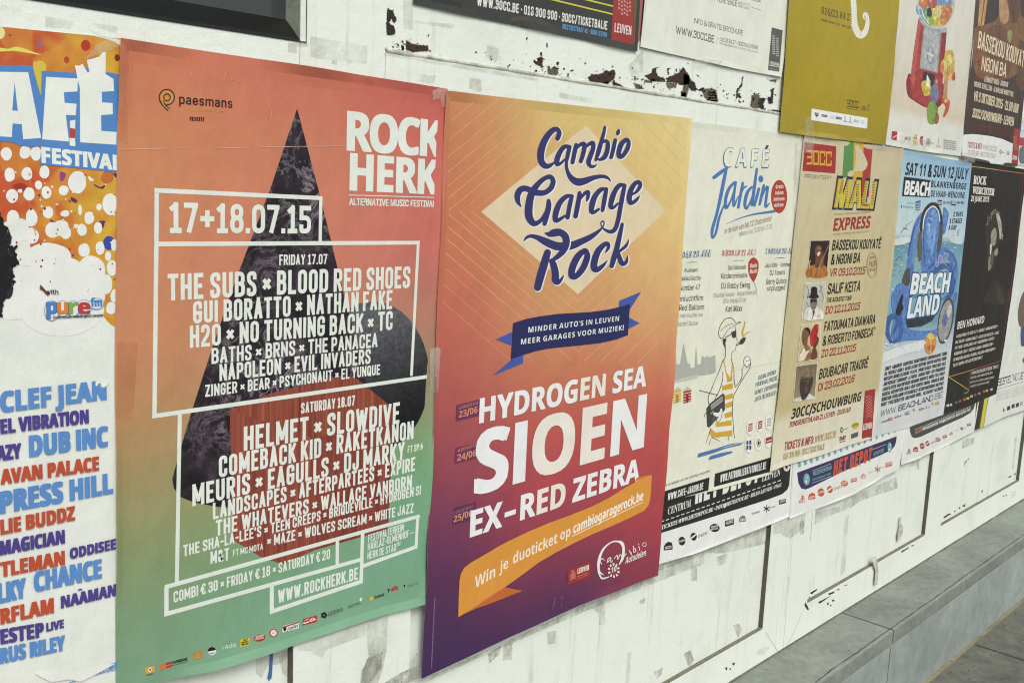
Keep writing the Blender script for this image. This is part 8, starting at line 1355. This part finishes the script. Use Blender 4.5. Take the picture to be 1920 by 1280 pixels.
for s, a, b, h in (('WWW.ROCKWERCHTER.BE  #RW15', (757, 612), (946, 562), 24), ('FESTIVAL PARK WERCHTER BELGIUM', (752, 642), (905, 603), 16), ('INFO: WWW.ROCKWERCHTER.BE', (750, 672), (916, 634), 14), ('TICKETS: WWW.PROXIMUS.BE', (748, 702), (882, 668), 14)): P.text('web_address', s, a, b, h, (206, 204, 190), t=.17)
for n, (x, y, c) in enumerate(((590, 826, (216, 214, 204)), (612, 822, (200, 198, 190)), (650, 806, (70, 110, 170)), (676, 796, (196, 80, 56)), (708, 784, (206, 110, 50)), (732, 776, (214, 200, 120)), (758, 762, (190, 186, 170)), (784, 752, (180, 60, 50)), (812, 742, (150, 146, 136)), (846, 728, (196, 90, 56)), (866, 722, (206, 180, 60)), (898, 714, (200, 198, 190)))):
    P.poly('sponsor_logo#%d' % n, [(x - 9, y - 4), (x + 8, y - 10), (x + 9, y + 5), (x + 2, y + 9), (x - 8, y + 9)], c); P.line('sponsor_logo#%d' % n, [(x - 5, y + 3), (x + 5, y - 1)], 2.5, (60, 52, 46))
P.done()

# ---- the sheet at the far right edge and the strip beside it
P = Poster('striped_poster', 'sliver of a poster with a black and yellow edge, between the grey-banded and white posters', 'poster', 0.0007, (1840, 800))
P.f = c9
P.sheet([(800, 700), (900, 660)], [(900, 660), (842, 981)], [(778, 1003), (812, 990), (842, 981)], [(800, 700), (778, 1003)], (50, 48, 44), nu=8, nv=8)
P.poly('yellow_stripe', [(866, 690), (890, 680), (842, 979), (815, 988)], (206, 196, 52)); P.done()
P = Poster('subscription_poster', 'white poster with a black text band at the right edge of the wall', 'poster', 0.0002, (1900, 785))
P.f = PX
P.sheet([(1893, 330), (1990, 350)], [(1990, 350), (1960, 750)], [(1845, 800), (1880, 783), (1920, 770), (1960, 752)], [(1893, 330), (1872, 600), (1845, 800)], (220, 224, 214), lift=0.0002)
P.f = c9
P.line('rule', [(950, 640), (1200, 570)], 2.5, BK); P.line('rule', [(935, 716), (1200, 636)], 2.5, BK); P.text('title_lettering', 'BESTEL NU JE ABONNEMENT', (942, 692), (1290, 594), 50, BK, t=.13)
for i in range(5): P.text('small_print', 'alle voorstellingen en concerten van het nieuwe seizoen', (940 - 3 * i, 742 + 14 * i), (1200, 672 + 14 * i), 8, (150, 150, 140), 'reg')
for n, (x, y) in enumerate(((985, 858), (1020, 848), (1052, 834), (1082, 826), (1110, 816))): P.poly('sponsor_logo#%d' % n, [(x - 11, y - 12), (x + 11, y - 20), (x + 11, y + 8), (x - 11, y + 16)] if n != 0 else [(x - 4, y), (x, y - 16), (x + 4, y - 2), (x + 14, y - 4), (x + 5, y + 5), (x + 3, y + 16), (x - 4, y + 8)], (60, 60, 58) if n < 4 else (170, 172, 162))
P.blob('printed_figure', [(1085, 180), (1100, 90), (1130, 20), (1170, 20), (1170, 260), (1130, 275), (1095, 265)], (110, 96, 84)); P.blob('printed_figure', [(1108, 280), (1150, 270), (1150, 400), (1120, 410), (1106, 395)], (72, 84, 120)); P.blob('printed_figure', [(1120, 500), (1150, 470), (1160, 520), (1125, 528)], (90, 88, 82))
P.done()
# ---- upper row
kA, kB, kT, c8 = K(700, 0, 3.5556), K(1180, 0, 4.9237), K(1440, 0, 4.0), K(1620, 260, 4.0)
P = Poster('programme_poster', 'dark grey programme poster with yellow stripes and a red strip, in the upper row', 'poster', 0.0004, (985, 55))
P.f = kA
tl, tr = above(kA(265, 28), 0.62), above(kA(1756, 345), 0.62); P.f = PX; P.sheet([tl, tr], [tr, kA(1756, 345)], [kA(265, 28), kA(430, 62), kA(600, 100), kA(1100, 200), kA(1756, 345)], [tl, kA(265, 28)], (58, 60, 56), lift=0.002, margin=0.006); P.f = kA
P.line('yellow_stripes', [(1100, -78), (1598, 43)], 11, (212, 200, 60)); P.line('yellow_stripes', [(1000, -48), (1597, 97)], 11, (212, 200, 60)); P.line('yellow_stripes', [(1200, -112), (1598, -14)], 11, (212, 200, 60))
RB_ = (158, 52, 50)
P.poly('red_strip', [(1606, -120), (1738, -90), (1730, 335), (1584, 306)], RB_); P.text('red_strip', 'LEUVEN', (1607, 214), (1718, 237), 62, (220, 210, 200), t=.16)
for i in range(5):
    for j in range(7): P.poly('red_strip', [(1633 + i * 18, 70 - j * 26 + i * 4 + (8 if i % 2 else 0)), (1645 + i * 18, 78 - j * 26 + i * 4 + (8 if i % 2 else 0)), (1645 + i * 18, 92 - j * 26 + i * 4 + (8 if i % 2 else 0)), (1633 + i * 18, 84 - j * 26 + i * 4 + (8 if i % 2 else 0))], (206, 140, 130)) if j > abs(i - 2) * .8 - 1 else None
P.poly('gold_strip', [(1738, -60), (1762, -55), (1754, 343), (1731, 336)], (104, 88, 52))
P.text('ticket_lettering', 'WWW.30CC.BE · 016 300 900 · 30CC/TICKETBALIE', (690, 54 - 15), (1558, 201), 66, (218, 220, 210), t=.17); P.text('ticket_lettering', 'DIESTSESTRAAT 49 - 3000 LEUVEN', (1260, 194), (1556, 250), 34, (92, 150, 200), t=.17)
P.blob('scuffed_patch', [(920, 120), (1000, 110), (1120, 130), (1220, 190), (1160, 200), (1040, 190), (930, 160)], (74, 72, 64)); P.blob('scuffed_patch#2', [(380, 0), (560, 10), (590, 60), (540, 80), (420, 50)], (48, 50, 44))
P.done()
P = Poster('backing_poster', 'pink-edged poster showing as a thin strip beside the dark grey programme poster', 'poster', 0.0002, (1196, 80))
P.f = kA; P.sheet([(1740, -120), (1816, -110)], [(1816, -110), (1786, 250)], [(1735, 300), (1760, 290), (1786, 250)], [(1740, -120), (1735, 300)], (168, 92, 92), nu=6, nv=10); P.poly('dark_edge', [(1804, -60), (1816, -60), (1788, 240), (1776, 250)], (60, 50, 48)); P.done()
P = Poster('brochure_poster', 'off-white brochure poster with dark art-deco lettering, in the upper row', 'poster', 0.0012, (1330, 118))
P.f = kB
tl, tr = above(kB(100, 434), 0.6), above(kB(1400, 712), 0.6); P.f = PX; P.sheet([tl, tr], [tr, kB(1450, 350), kB(1400, 712)], [kB(100, 434), kB(350, 492), kB(590, 546), kB(1000, 640), kB(1400, 712)], [tl, kB(135, 0), kB(100, 434)], (221, 225, 207), lift=0.002, margin=0.006); P.f = kB
DG = (86, 90, 82)
P.text('info_lettering', 'INFO & GRATIS BROCHURE', (597, 218), (1048, 331), 52, DG, t=.12); P.text('info_lettering', 'WWW.3OCC.BE', (428, 311), (781, 400), 74, DG, t=.15); P.line('info_lettering', [(800, 406), (818, 338)], 4, DG); P.text('info_lettering', '016 23 84 27 - 3OCC@LEUVEN.BE', (832, 381), (1188, 461), 38, DG, t=.13); P.text('info_lettering', '3OCC, BONDGENOTENLAAN 21 B1, 3000 LEUVEN', (830, 409), (1184, 494), 17, (120, 124, 114), t=.15)
P.text('info_lettering', '016 300 900 / TICKETBALIE', (560, -42), (993, 63), 58, DG, t=.12); P.text('info_lettering', 'DIESTSESTRAAT 49', (1004, 38), (1106, 55), 18, (140, 144, 132), t=.14); P.text('info_lettering', '3000 LEUVEN', (1003, 66), (1104, 92), 24, (120, 124, 114), t=.13); P.line('info_lettering', [(1128, 69), (1222, 98)], 3.5, DG); P.text('info_lettering', 'WWW.3OCC.BE', (1000, -26), (1212, 26), 34, DG, t=.14)
P.poly('city_logo', [(1315, 255), (1416, 283), (1378, 707), (1276, 687)], (88, 92, 84)); P.text('city_logo', 'LEUVEN', (1294, 610), (1376, 628), 46, (214, 218, 204), t=.17); P.line('city_logo', [(1292, 632), (1374, 650)], 6, (150, 154, 142)); P.line('city_logo', [(1290, 650), (1370, 668)], 6, (150, 154, 142))
for i in range(2):
    for j in range(9): P.line('city_logo', [(1322 + i * 34 - j * .4, 500 - j * 20 + i * 20), (1334 + i * 34 - j * .4, 492 - j * 20 + i * 20), (1345 + i * 34 - j * .4, 500 - j * 20 + i * 20)], 7, (196, 200, 186))
P.done()
P = Poster('mustard_poster', 'mustard yellow poster with a white spiral tail, in the upper row', 'poster', 0.0062, (1560, 260))
P.f = kT
gc = grid_color([0, .5, 1], [0, .5, .9, 1], [[(164, 148, 30), (172, 154, 32), (168, 150, 30)], [(168, 148, 16), (172, 152, 18), (168, 148, 18)], [(166, 144, 12), (170, 148, 14), (164, 142, 14)], [(160, 142, 34), (164, 146, 40), (156, 138, 32)]])
tl, tr = above(kT(88, 990), 0.6), above(kT(880, 1086), 0.6); P.f = PX; P.sheet([tl, tr], [tr, kT(980, 0), kT(940, 560), kT(880, 1086)], [kT(88, 990), kT(300, 1020), kT(600, 1056), kT(880, 1086)], [tl, kT(158, 0), kT(125, 520), kT(88, 990)], gc, lift=0.003, margin=0.01); P.f = kT
OB = (78, 72, 36)
P.text('phone_lettering', '016/23 84 27', (398, 106), (632, 164), 54, OB, 'serif', bold=-.0); P.text('phone_lettering', 'www.zomer-van-sint-pieter.be', (393, 156), (666, 232), 22, OB, 'reg', bold=.03)
P.brush('spiral_tail', [(655, -60, 40), (640, 0, 42), (645, 60, 40), (648, 130, 38), (652, 190, 44), (668, 240, 50), (692, 266, 50), (722, 250, 44), (742, 200, 34), (746, 150, 28), (738, 112, 24), (724, 102, 18), (716, 124, 14), (722, 148, 8)], (224, 224, 206))
for i in range(16): P.oval('spiral_tail', 626 + (0 if i < 10 else (i - 10) * 9), 20 + i * 19 + (0 if i < 10 else -(i - 10) * 8), 5, 5, (224, 224, 206), n=8)
for i, ch in enumerate('30CC'):
    x = 592 + i * 23; y = 800 + i * 4; w, h = 18, 50; L = lambda *q: P.line('organiser_logo', [(x + a * w, y - b * h) for a, b in q], 7, (46, 42, 26))
    if ch == '3': L((0, .96), (.95, .94), (.95, .04), (0, .02)); L((.1, .5), (.9, .5))
    if ch == '0': L((.05, .95), (.95, .95), (.95, .05), (.05, .05), (.05, .9))
    if ch == 'C': L((.95, .7), (.95, .95), (.05, .95), (.05, .05), (.95, .05), (.95, .3))
P.line('organiser_logo', [(590, 812), (676, 826)], 3, OB); P.text('organiser_logo', 'op', (700, 826), (733, 830), 40, (60, 54, 28), 'reg', slant=.2); P.text('organiser_logo', '3', (738, 830), (755, 832), 48, (110, 100, 40), 'serif', slant=.2)
P.poly('sponsor_strip', [(327, 815), (747, 886), (742, 966), (322, 902)], (228, 231, 226))
for n, x in enumerate((365, 423, 480, 530, 577, 616, 662, 708)):
    y = 860 + (x - 365) * .165; nm = 'sponsor_strip'
    if n in (1, 3): P.poly(nm, [(x - 22, y - 12), (x + 22, y - 5), (x + 22, y + 13), (x - 22, y + 6)], (70, 74, 72)); P.line(nm, [(x - 16, y - 2), (x + 16, y + 4)], 4, (190, 194, 190))
    elif n == 0: P.poly(nm, [(x - 16, y - 16), (x + 16, y - 11), (x + 13, y + 10), (x, y + 20), (x - 13, y + 6)], (70, 74, 72)); P.line(nm, [(x - 10, y), (x, y - 6), (x + 10, y + 4)], 4, (210, 214, 208))
    elif n in (2, 7): P.ring(nm, x, y, 13, 15, 2.5, (150, 152, 148)); P.line(nm, [(x - 8, y), (x + 8, y + 3)], 3, (150, 152, 148))
    elif n == 6: P.text(nm, 'Bleu', (x - 17, y + 8), (x + 20, y + 13), 22, (90, 94, 90), 'reg')
    else: P.line(nm, [(x, y - 16), (x, y + 4)], 12, (110, 114, 110)); P.line(nm, [(x - 12, y + 14), (x + 12, y + 18)], 6, (70, 74, 72))
for i in range(40): a = i / 40; P.line('stitched_edge', [(155 - 43 * a, 150 + 560 * a), (155 - 43 * (a + .014), 150 + 560 * (a + .014))], 2.2, (124, 112, 34))
P.done()
P = Poster('sweets_poster', 'off-white poster with a red sweet dispenser, in the upper row', 'poster', 0.0042, (1735, 285))
P.f = kT
gc = grid_color([0, .5, 1], [0, .6, .85, .88, 1], [[(216, 216, 200), (218, 218, 204), (214, 214, 200)], [(214, 210, 192), (216, 212, 194), (212, 208, 192)], [(208, 196, 170), (212, 198, 170), (206, 196, 172)], [(216, 216, 204), (218, 218, 206), (214, 214, 204)], [(216, 218, 206), (218, 220, 208), (212, 216, 206)]])
tl, tr = above(kT(880, 1086), 0.6), above(kT(1444, 1172), 0.6); P.f = PX; P.sheet([tl, tr], [tr, kT(1556, 0), kT(1520, 500), kT(1444, 1172)], [kT(880, 1086), kT(1150, 1135), kT(1444, 1172)], [tl, kT(980, 0), kT(968, 200), kT(880, 1086)], gc, lift=0.002); P.f = kT
RD, RD2 = (166, 56, 50), (136, 42, 40)
m_ = 'sweet_dispenser'
P.blob(m_, [(1036, 640), (1045, 580), (1080, 555), (1300, 620), (1330, 690), (1312, 770), (1260, 812), (1180, 806), (1100, 760), (1050, 720)], RD2)
P.poly(m_, [(1128, 138), (1342, 214), (1316, 560), (1296, 735), (1190, 800), (1080, 735), (1066, 600), (1090, 400)], RD); P.poly(m_, [(1128, 138), (1150, 150), (1096, 640), (1066, 600)], (186, 84, 74)); P.poly(m_, [(1310, 240), (1342, 214), (1316, 560), (1292, 600)], RD2)
P.poly(m_, [(1128, 140), (1345, 215), (1338, 245), (1240, 250), (1160, 190)], (168, 172, 168)); P.poly(m_, [(1170, 186), (1300, 236), (1272, 550), (1136, 512)], (150, 156, 156)); P.poly(m_, [(1182, 200), (1286, 242), (1262, 536), (1148, 502)], (170, 175, 174)); P.ring(m_, 1218, 415, 26, 68, 6, (116, 122, 122)); P.line(m_, [(1196, 400), (1240, 420)], 16, (206, 208, 204)); P.line(m_, [(1222, 370), (1214, 450)], 10, (206, 208, 204)); P.line(m_, [(1236, 230), (1226, 320)], 8, (126, 132, 132))
P.poly(m_, [(1166, 536), (1252, 562), (1238, 690), (1150, 660)], (60, 40, 34)); P.blob(m_, [(1150, 640), (1160, 610), (1200, 610), (1222, 650), (1215, 710), (1170, 715)], (204, 178, 60)); P.poly(m_, [(1192, 560), (1218, 610), (1214, 670), (1186, 640)], (222, 222, 206))
P.oval(m_, 1262, 20, 142, 196, (200, 186, 150))
random.seed(17)
for x, y, r, c in ((1150, 70, 50, (110, 146, 180)), (1200, 110, 48, (110, 150, 64)), (1265, 150, 50, (198, 182, 64)), (1330, 120, 48, (178, 104, 80)), (1310, 60, 50, (204, 150, 64)), (1250, 80, 46, (206, 196, 90)), (1170, 20, 46, (206, 120, 60)), (1230, 20, 48, (172, 88, 80)), (1300, 0, 46, (116, 142, 180)), (1370, 20, 40, (120, 148, 180)), (1360, 80, 36, (200, 110, 60)), (1210, 160, 38, (140, 170, 80)), (1160, 130, 30, (90, 150, 160)), (1320, 165, 34, (200, 130, 60))):
    x = min(x, 1352); P.oval(m_, x, y, r * .82, r, c, n=18); P.oval(m_, x - r * .25, y - r * .3, r * .25, r * .3, tuple(min(235, v + 50) for v in c), n=10)
P.ring(m_, 1262, 20, 144, 198, 7, (196, 202, 200)); P.brush(m_, [(1150, 60, 3), (1170, 130, 8), (1210, 180, 3)], (230, 232, 226)); P.blob(m_, [(1190, 90), (1205, 60), (1222, 70), (1230, 110), (1215, 130), (1195, 120)], (52, 60, 66)); P.blob(m_, [(1268, 60), (1290, 50), (1300, 100), (1280, 130), (1266, 110)], (214, 190, 150))
g_ = 'painted_figures'
P.blob(g_, [(1300, 540), (1296, 470), (1318, 440), (1330, 390), (1352, 375), (1385, 385), (1396, 430), (1400, 490), (1394, 560), (1372, 600), (1340, 600)], (208, 176, 66)); P.blob(g_, [(1320, 470), (1340, 420), (1372, 420), (1380, 480), (1360, 540), (1330, 530)], (220, 200, 110)); P.blob(g_, [(1290, 520), (1310, 470), (1320, 500), (1310, 560)], (206, 120, 60)); P.blob(g_, [(1380, 570), (1400, 540), (1404, 595), (1386, 606)], (186, 80, 56)); P.brush(g_, [(1352, 470, 20), (1352, 520, 26), (1336, 600, 30), (1330, 680, 30), (1326, 735, 36)], (190, 140, 96)); P.oval(g_, 1352, 480, 9, 18, (206, 170, 130))
P.blob(g_, [(1216, 690), (1235, 640), (1262, 630), (1278, 680), (1270, 760), (1230, 780)], (110, 120, 150)); P.oval(g_, 1264, 612, 9, 16, (190, 150, 120)); P.brush(g_, [(1226, 760, 22), (1214, 820, 16), (1202, 885, 12)], (90, 104, 144)); P.blob(g_, [(1196, 800), (1225, 762), (1262, 790), (1270, 860), (1250, 925), (1212, 930), (1192, 880)], (124, 160, 66)); P.blob(g_, [(1248, 880), (1256, 850), (1274, 850), (1282, 890), (1270, 928), (1250, 925)], (150, 94, 54)); P.brush(g_, [(1266, 850, 6), (1276, 770, 6)], (110, 72, 44)); P.blob(g_, [(1298, 760), (1330, 735), (1362, 760), (1356, 820), (1330, 872), (1312, 872), (1330, 800)], (190, 84, 50)); P.blob(g_, [(1320, 745), (1345, 740), (1350, 765), (1325, 770)], (206, 170, 90))
P.poly('sponsor_logo#0', [(930, 984), (970, 988), (964, 1056), (924, 1046)], (176, 48, 48)); P.poly('sponsor_logo#0', [(970, 988), (1010, 994), (1004, 1062), (964, 1056)], (226, 226, 218)); P.brush('sponsor_logo#0', [(932, 1038, 3), (956, 1022, 6), (990, 1018, 3)], WH)
P.poly('sponsor_logo#1', [(1026, 1048), (1034, 1018), (1042, 1048)], (50, 54, 52)); P.text('sponsor_logo#1', 'CIVIS', (1044, 1050), (1072, 1054), 26, (60, 64, 60), 'reg'); P.poly('sponsor_logo#2', [(1100, 1008), (1122, 1006), (1116, 1040), (1096, 1040)], (206, 186, 60)); P.poly('sponsor_logo#2', [(1090, 1048), (1114, 1050), (1110, 1088), (1088, 1084)], (206, 186, 60)); P.text('sponsor_logo#2', 'club', (1086, 1040), (1116, 1044), 14, BK, 'bold')
P.blob('sponsor_logo#3', [(1140, 1060), (1142, 1030), (1160, 1022), (1160, 1086), (1146, 1086)], (166, 56, 54)); P.ring('sponsor_logo#4', 1200, 1066, 17, 28, 4, (70, 80, 120)); P.text('sponsor_logo#4', 'B', (1192, 1080), (1208, 1082), 28, (70, 80, 120), 'bold'); P.line('sponsor_logo#4', [(1220, 1072), (1240, 1076)], 6, (120, 128, 150)); P.line('sponsor_logo#5', [(1278, 1045), (1276, 1085)], 8, (150, 152, 130)); P.text('sponsor_logo#5', 'zomer', (1258, 1100), (1296, 1106), 12, (110, 112, 104), 'reg')
for i in range(5): P.text('small_print', 'inkom gratis in het park leuven zomer', (1316, 1054 + i * 15), (1412, 1068 + i * 15), 10, (110, 112, 106), 'reg', bold=.02)
P.done()
P = Poster('concert_poster', 'brown concert poster with cream lettering over a seated musician, top right corner', 'poster', 0.0052, (1850, 305))
P.f = kT
gc = grid_color([0, .35, 1], [0, .15, .5, 1], [[(96, 70, 44), (58, 40, 28), (70, 48, 32)], [(84, 60, 38), (52, 36, 26), (60, 42, 30)], [(70, 52, 36), (58, 42, 32), (64, 46, 34)], [(62, 48, 38), (60, 46, 38), (62, 46, 36)]])
tl, tr = above(kT(1444, 1190), 0.6), above(kT(1868, 1250), 0.6); P.f = PX; P.sheet([tl, tr], [tr, kT(1985, 40), kT(1960, 300), kT(1868, 1250)], [kT(1444, 1190), kT(1650, 1226), kT(1868, 1250)], [tl, kT(1560, 0), kT(1510, 540), kT(1444, 1190)], gc, lift=0.002); P.f = kT
m_ = 'printed_musician'
P.poly(m_, [(1590, -40), (1650, -30), (1618, 200), (1572, 215)], (196, 148, 88)); P.poly(m_, [(1622, -30), (1632, -30), (1600, 200), (1592, 202)], (120, 84, 50))
P.blob(m_, [(1540, 240), (1620, 190), (1700, 160), (1730, 100), (1735, 0), (1800, -40), (1880, -20), (1900, 120), (1960, 160), (1960, 330), (1900, 520), (1760, 600), (1560, 560)], (124, 84, 46)); P.blob(m_, [(1735, 0), (1760, -30), (1800, 40), (1810, 130), (1780, 180), (1740, 150)], (176, 136, 88)); P.blob(m_, [(1800, -20), (1870, -30), (1890, 80), (1860, 170), (1820, 150)], (92, 58, 38)); P.blob(m_, [(1640, 250), (1720, 190), (1800, 240), (1830, 400), (1800, 560), (1680, 560)], (106, 68, 36)); P.blob(m_, [(1800, 230), (1830, 240), (1820, 320), (1796, 300)], (150, 150, 80)); P.poly(m_, [(1880, 300), (1960, 330), (1930, 700), (1860, 640)], (96, 62, 36))
CRM = (224, 208, 172)
P.text('artist_lettering', 'BASSEKOU KOUYATE', (1571, 362), (1935, 514), 136, CRM, t=.15); P.text('artist_lettering', '&', (1564, 502), (1588, 508), 78, (156, 52, 48), t=.2); P.text('artist_lettering', 'NGONI BA', (1598, 528), (1783, 584), 112, CRM, t=.15)
P.text('guest_lettering', 'GUESTS', (1556, 596), (1620, 612), 32, (136, 50, 44), t=.2); P.text('guest_lettering', 'LENNAERT MAES · SOUBOUR', (1622, 614), (1798, 656), 42, (208, 196, 166), t=.19); P.text('guest_lettering', 'NOEMIE SCHELLENS · ALAIN LUNE MORETTINE', (1545, 650), (1838, 728), 42, (208, 196, 166), t=.19)
P.text('date_lettering', 'VR 9 OKTOBER 2015 · 21.00 UUR', (1541, 756), (1874, 852), 78, CRM, t=.16); P.text('date_lettering', '30CC/SCHOUWBURG · LEUVEN', (1531, 882), (1839, 948), 74, CRM, t=.16)
for i in range(2): P.text('small_print', 'IN SAMENWERKING MET CULTUURHUIS', (1528, 946 + i * 32), (1800, 992 + i * 30), 24, (112, 44, 40), t=.2)
P.poly('white_footer', [(1466, 1012), (1530, 1006), (1600, 1012), (1680, 1024), (1760, 1044), (1840, 1080), (1826, 1243), (1650, 1224), (1446, 1188)], (222, 226, 220))
P.text('ticket_lettering', 'TICKETS & INFO:', (1494, 1108), (1604, 1122), 46, (160, 50, 70), t=.17); P.text('ticket_lettering', 'WWW.30CC.BE', (1610, 1124), (1714, 1142), 44, (170, 160, 132), t=.14); P.text('ticket_lettering', '016 300 900 - 30CC/TICKETBALIE', (1496, 1160), (1706, 1190), 38, (150, 148, 134), t=.14)
P.ring('sponsor_logo#0', 1744, 1142, 8, 18, 5, (84, 110, 84)); P.line('sponsor_logo#0', [(1756, 1142), (1774, 1146)], 6, (120, 124, 116)); P.text('sponsor_logo#1', 'RM', (1788, 1164), (1808, 1168), 30, (90, 90, 100), 'bold')
P.poly('city_logo', [(1846, 964), (1893, 972), (1868, 1249), (1824, 1243)], (158, 50, 46)); P.text('city_logo', 'LEUVEN', (1832, 1196), (1866, 1202), 32, WH, t=.17)
for i in range(3):
    for j in range(6): P.line('city_logo', [(1846 + i * 9 - j * 1.2, 1120 - j * 18 + i * 2), (1852 + i * 9 - j * 1.2, 1116 - j * 18 + i * 2)], 5, (206, 140, 126))
P.done()
P = Poster('photo_poster', 'white and red poster corner at the right edge below the brown concert poster', 'poster', 0.0016, (1915, 330))
P.f = kT; P.sheet([(1905, 880), (2060, 900)], [(2060, 900), (2040, 1270)], [(1868, 1236), (2040, 1264)], [(1905, 880), (1868, 1236)], (214, 214, 206), nu=6, nv=8)
P.poly('red_block', [(1886, 1030), (2050, 1050), (2046, 1110), (1880, 1092)], (176, 60, 76)); P.blob('printed_figure', [(1880, 1180), (1890, 1110), (1930, 1105), (1960, 1200), (1900, 1230)], (110, 112, 116)); P.blob('printed_figure', [(1896, 990), (1906, 920), (1940, 900), (1960, 1000), (1920, 1030)], (196, 206, 222)); P.done()

# ---------------------------------------------------------------- clear tape holding the sheets
TAPE = clear_mat('clear_tape', (216, 216, 204), 0.20, 24, 0.2)
def tape(pts, off, label, mt=TAPE):
    q = [on_wall(p, -off) for p in pts]; c = sum((Vector((a.x, a.y)) for a in q), Vector((0, 0))) / len(q)
    m = MB(); n = len(pts); v, f = fill([[tuple(p) for p in q]])
    for y, flip in ((-off - 0.0002, 0), (-off, 1)): m.add([(a, y, b) for a, b in v], f, mt)
    o = m.build('tape_strip'); o.data.transform(Matrix.Translation((-c.x, off, -c.y))); o.location = (c.x, -off, c.y); tag(o, label, 'tape', 'clear tape on the posters')
kh2 = K(800, 160, 2.9096)
tape([kh2(*p) for p in [(32, 30), (60, 18), (180, 22), (272, 40), (274, 54), (120, 42), (104, 120), (80, 118), (76, 70), (34, 82)]], 0.0058, 'crumpled clear tape over the top corner between the orange and the sunset posters')
tape([(806, 655), (822, 650), (826, 655), (822, 735), (806, 738)], 0.0058, 'clear tape across the seam beside the marble sphere')
tape([(1510, 222), (1522, 218), (1528, 260), (1524, 290), (1506, 286)], 0.0078, 'clear tape hanging from the mustard poster onto the red block of the tan poster')
tape([(224, 75), (242, 78), (240, 270), (222, 266)], 0.0030, 'reddish clear tape down the upper left edge of the orange poster', clear_mat('warm_tape', (186, 84, 60), 0.10, 10, 0.25))
tape([(590, 132), (700, 149), (700, 158), (590, 142)], 0.0030, 'reddish clear tape along the top edge of the orange poster', clear_mat('warm_tape', (186, 84, 60), 0.10, 10, 0.25))
tape([(220, 640), (258, 642), (250, 790), (218, 785)], 0.0030, 'brownish clear tape at the middle of the orange poster left edge', clear_mat('warm_tape', (186, 84, 60), 0.10, 10, 0.25))
tape([(1494, 262), (1512, 258), (1504, 300), (1497, 420), (1484, 560), (1479, 560), (1490, 420)], 0.0064, 'long clear tape along the seam of the cream and the tan posters')
tape([(1690, 252), (1740, 262), (1738, 284), (1690, 276)], 0.0064, 'clear tape joining the sweets poster to the beach poster')
tape([(1800, 282), (1830, 292), (1828, 306), (1798, 300)], 0.0068, 'clear tape under the brown poster footer at the beach poster corner')
tape([(1323, 108), (1356, 112), (1352, 120), (1330, 118), (1318, 128), (1296, 116)], 0.0030, 'wrinkled clear tape on the bottom edge of the off-white brochure poster')
tape([(160, 50), (212, 70), (226, 86), (214, 92), (188, 100), (160, 112), (176, 90), (200, 74)], 0.0014, 'torn clear tape curling over the corner of the paint-splattered poster')
m = MB(); off = -REC + 0.0006; q = [on_wall(p, -off) for p in [(506, 1226), (512, 1224), (510, 1262), (509, 1270), (504, 1276), (501, 1270), (504, 1256)]]; v, f = fill([[tuple(p) for p in q]]); m.add([(a, -off, b) for a, b in v], f, ink((64, 108, 160))); m.add([(a, -off - .0002, b) for a, b in v], f, ink((64, 108, 160)))
o = m.build('tape_strip'); o['label'] = 'torn blue tape hanging below the orange poster'; o['category'] = 'tape'
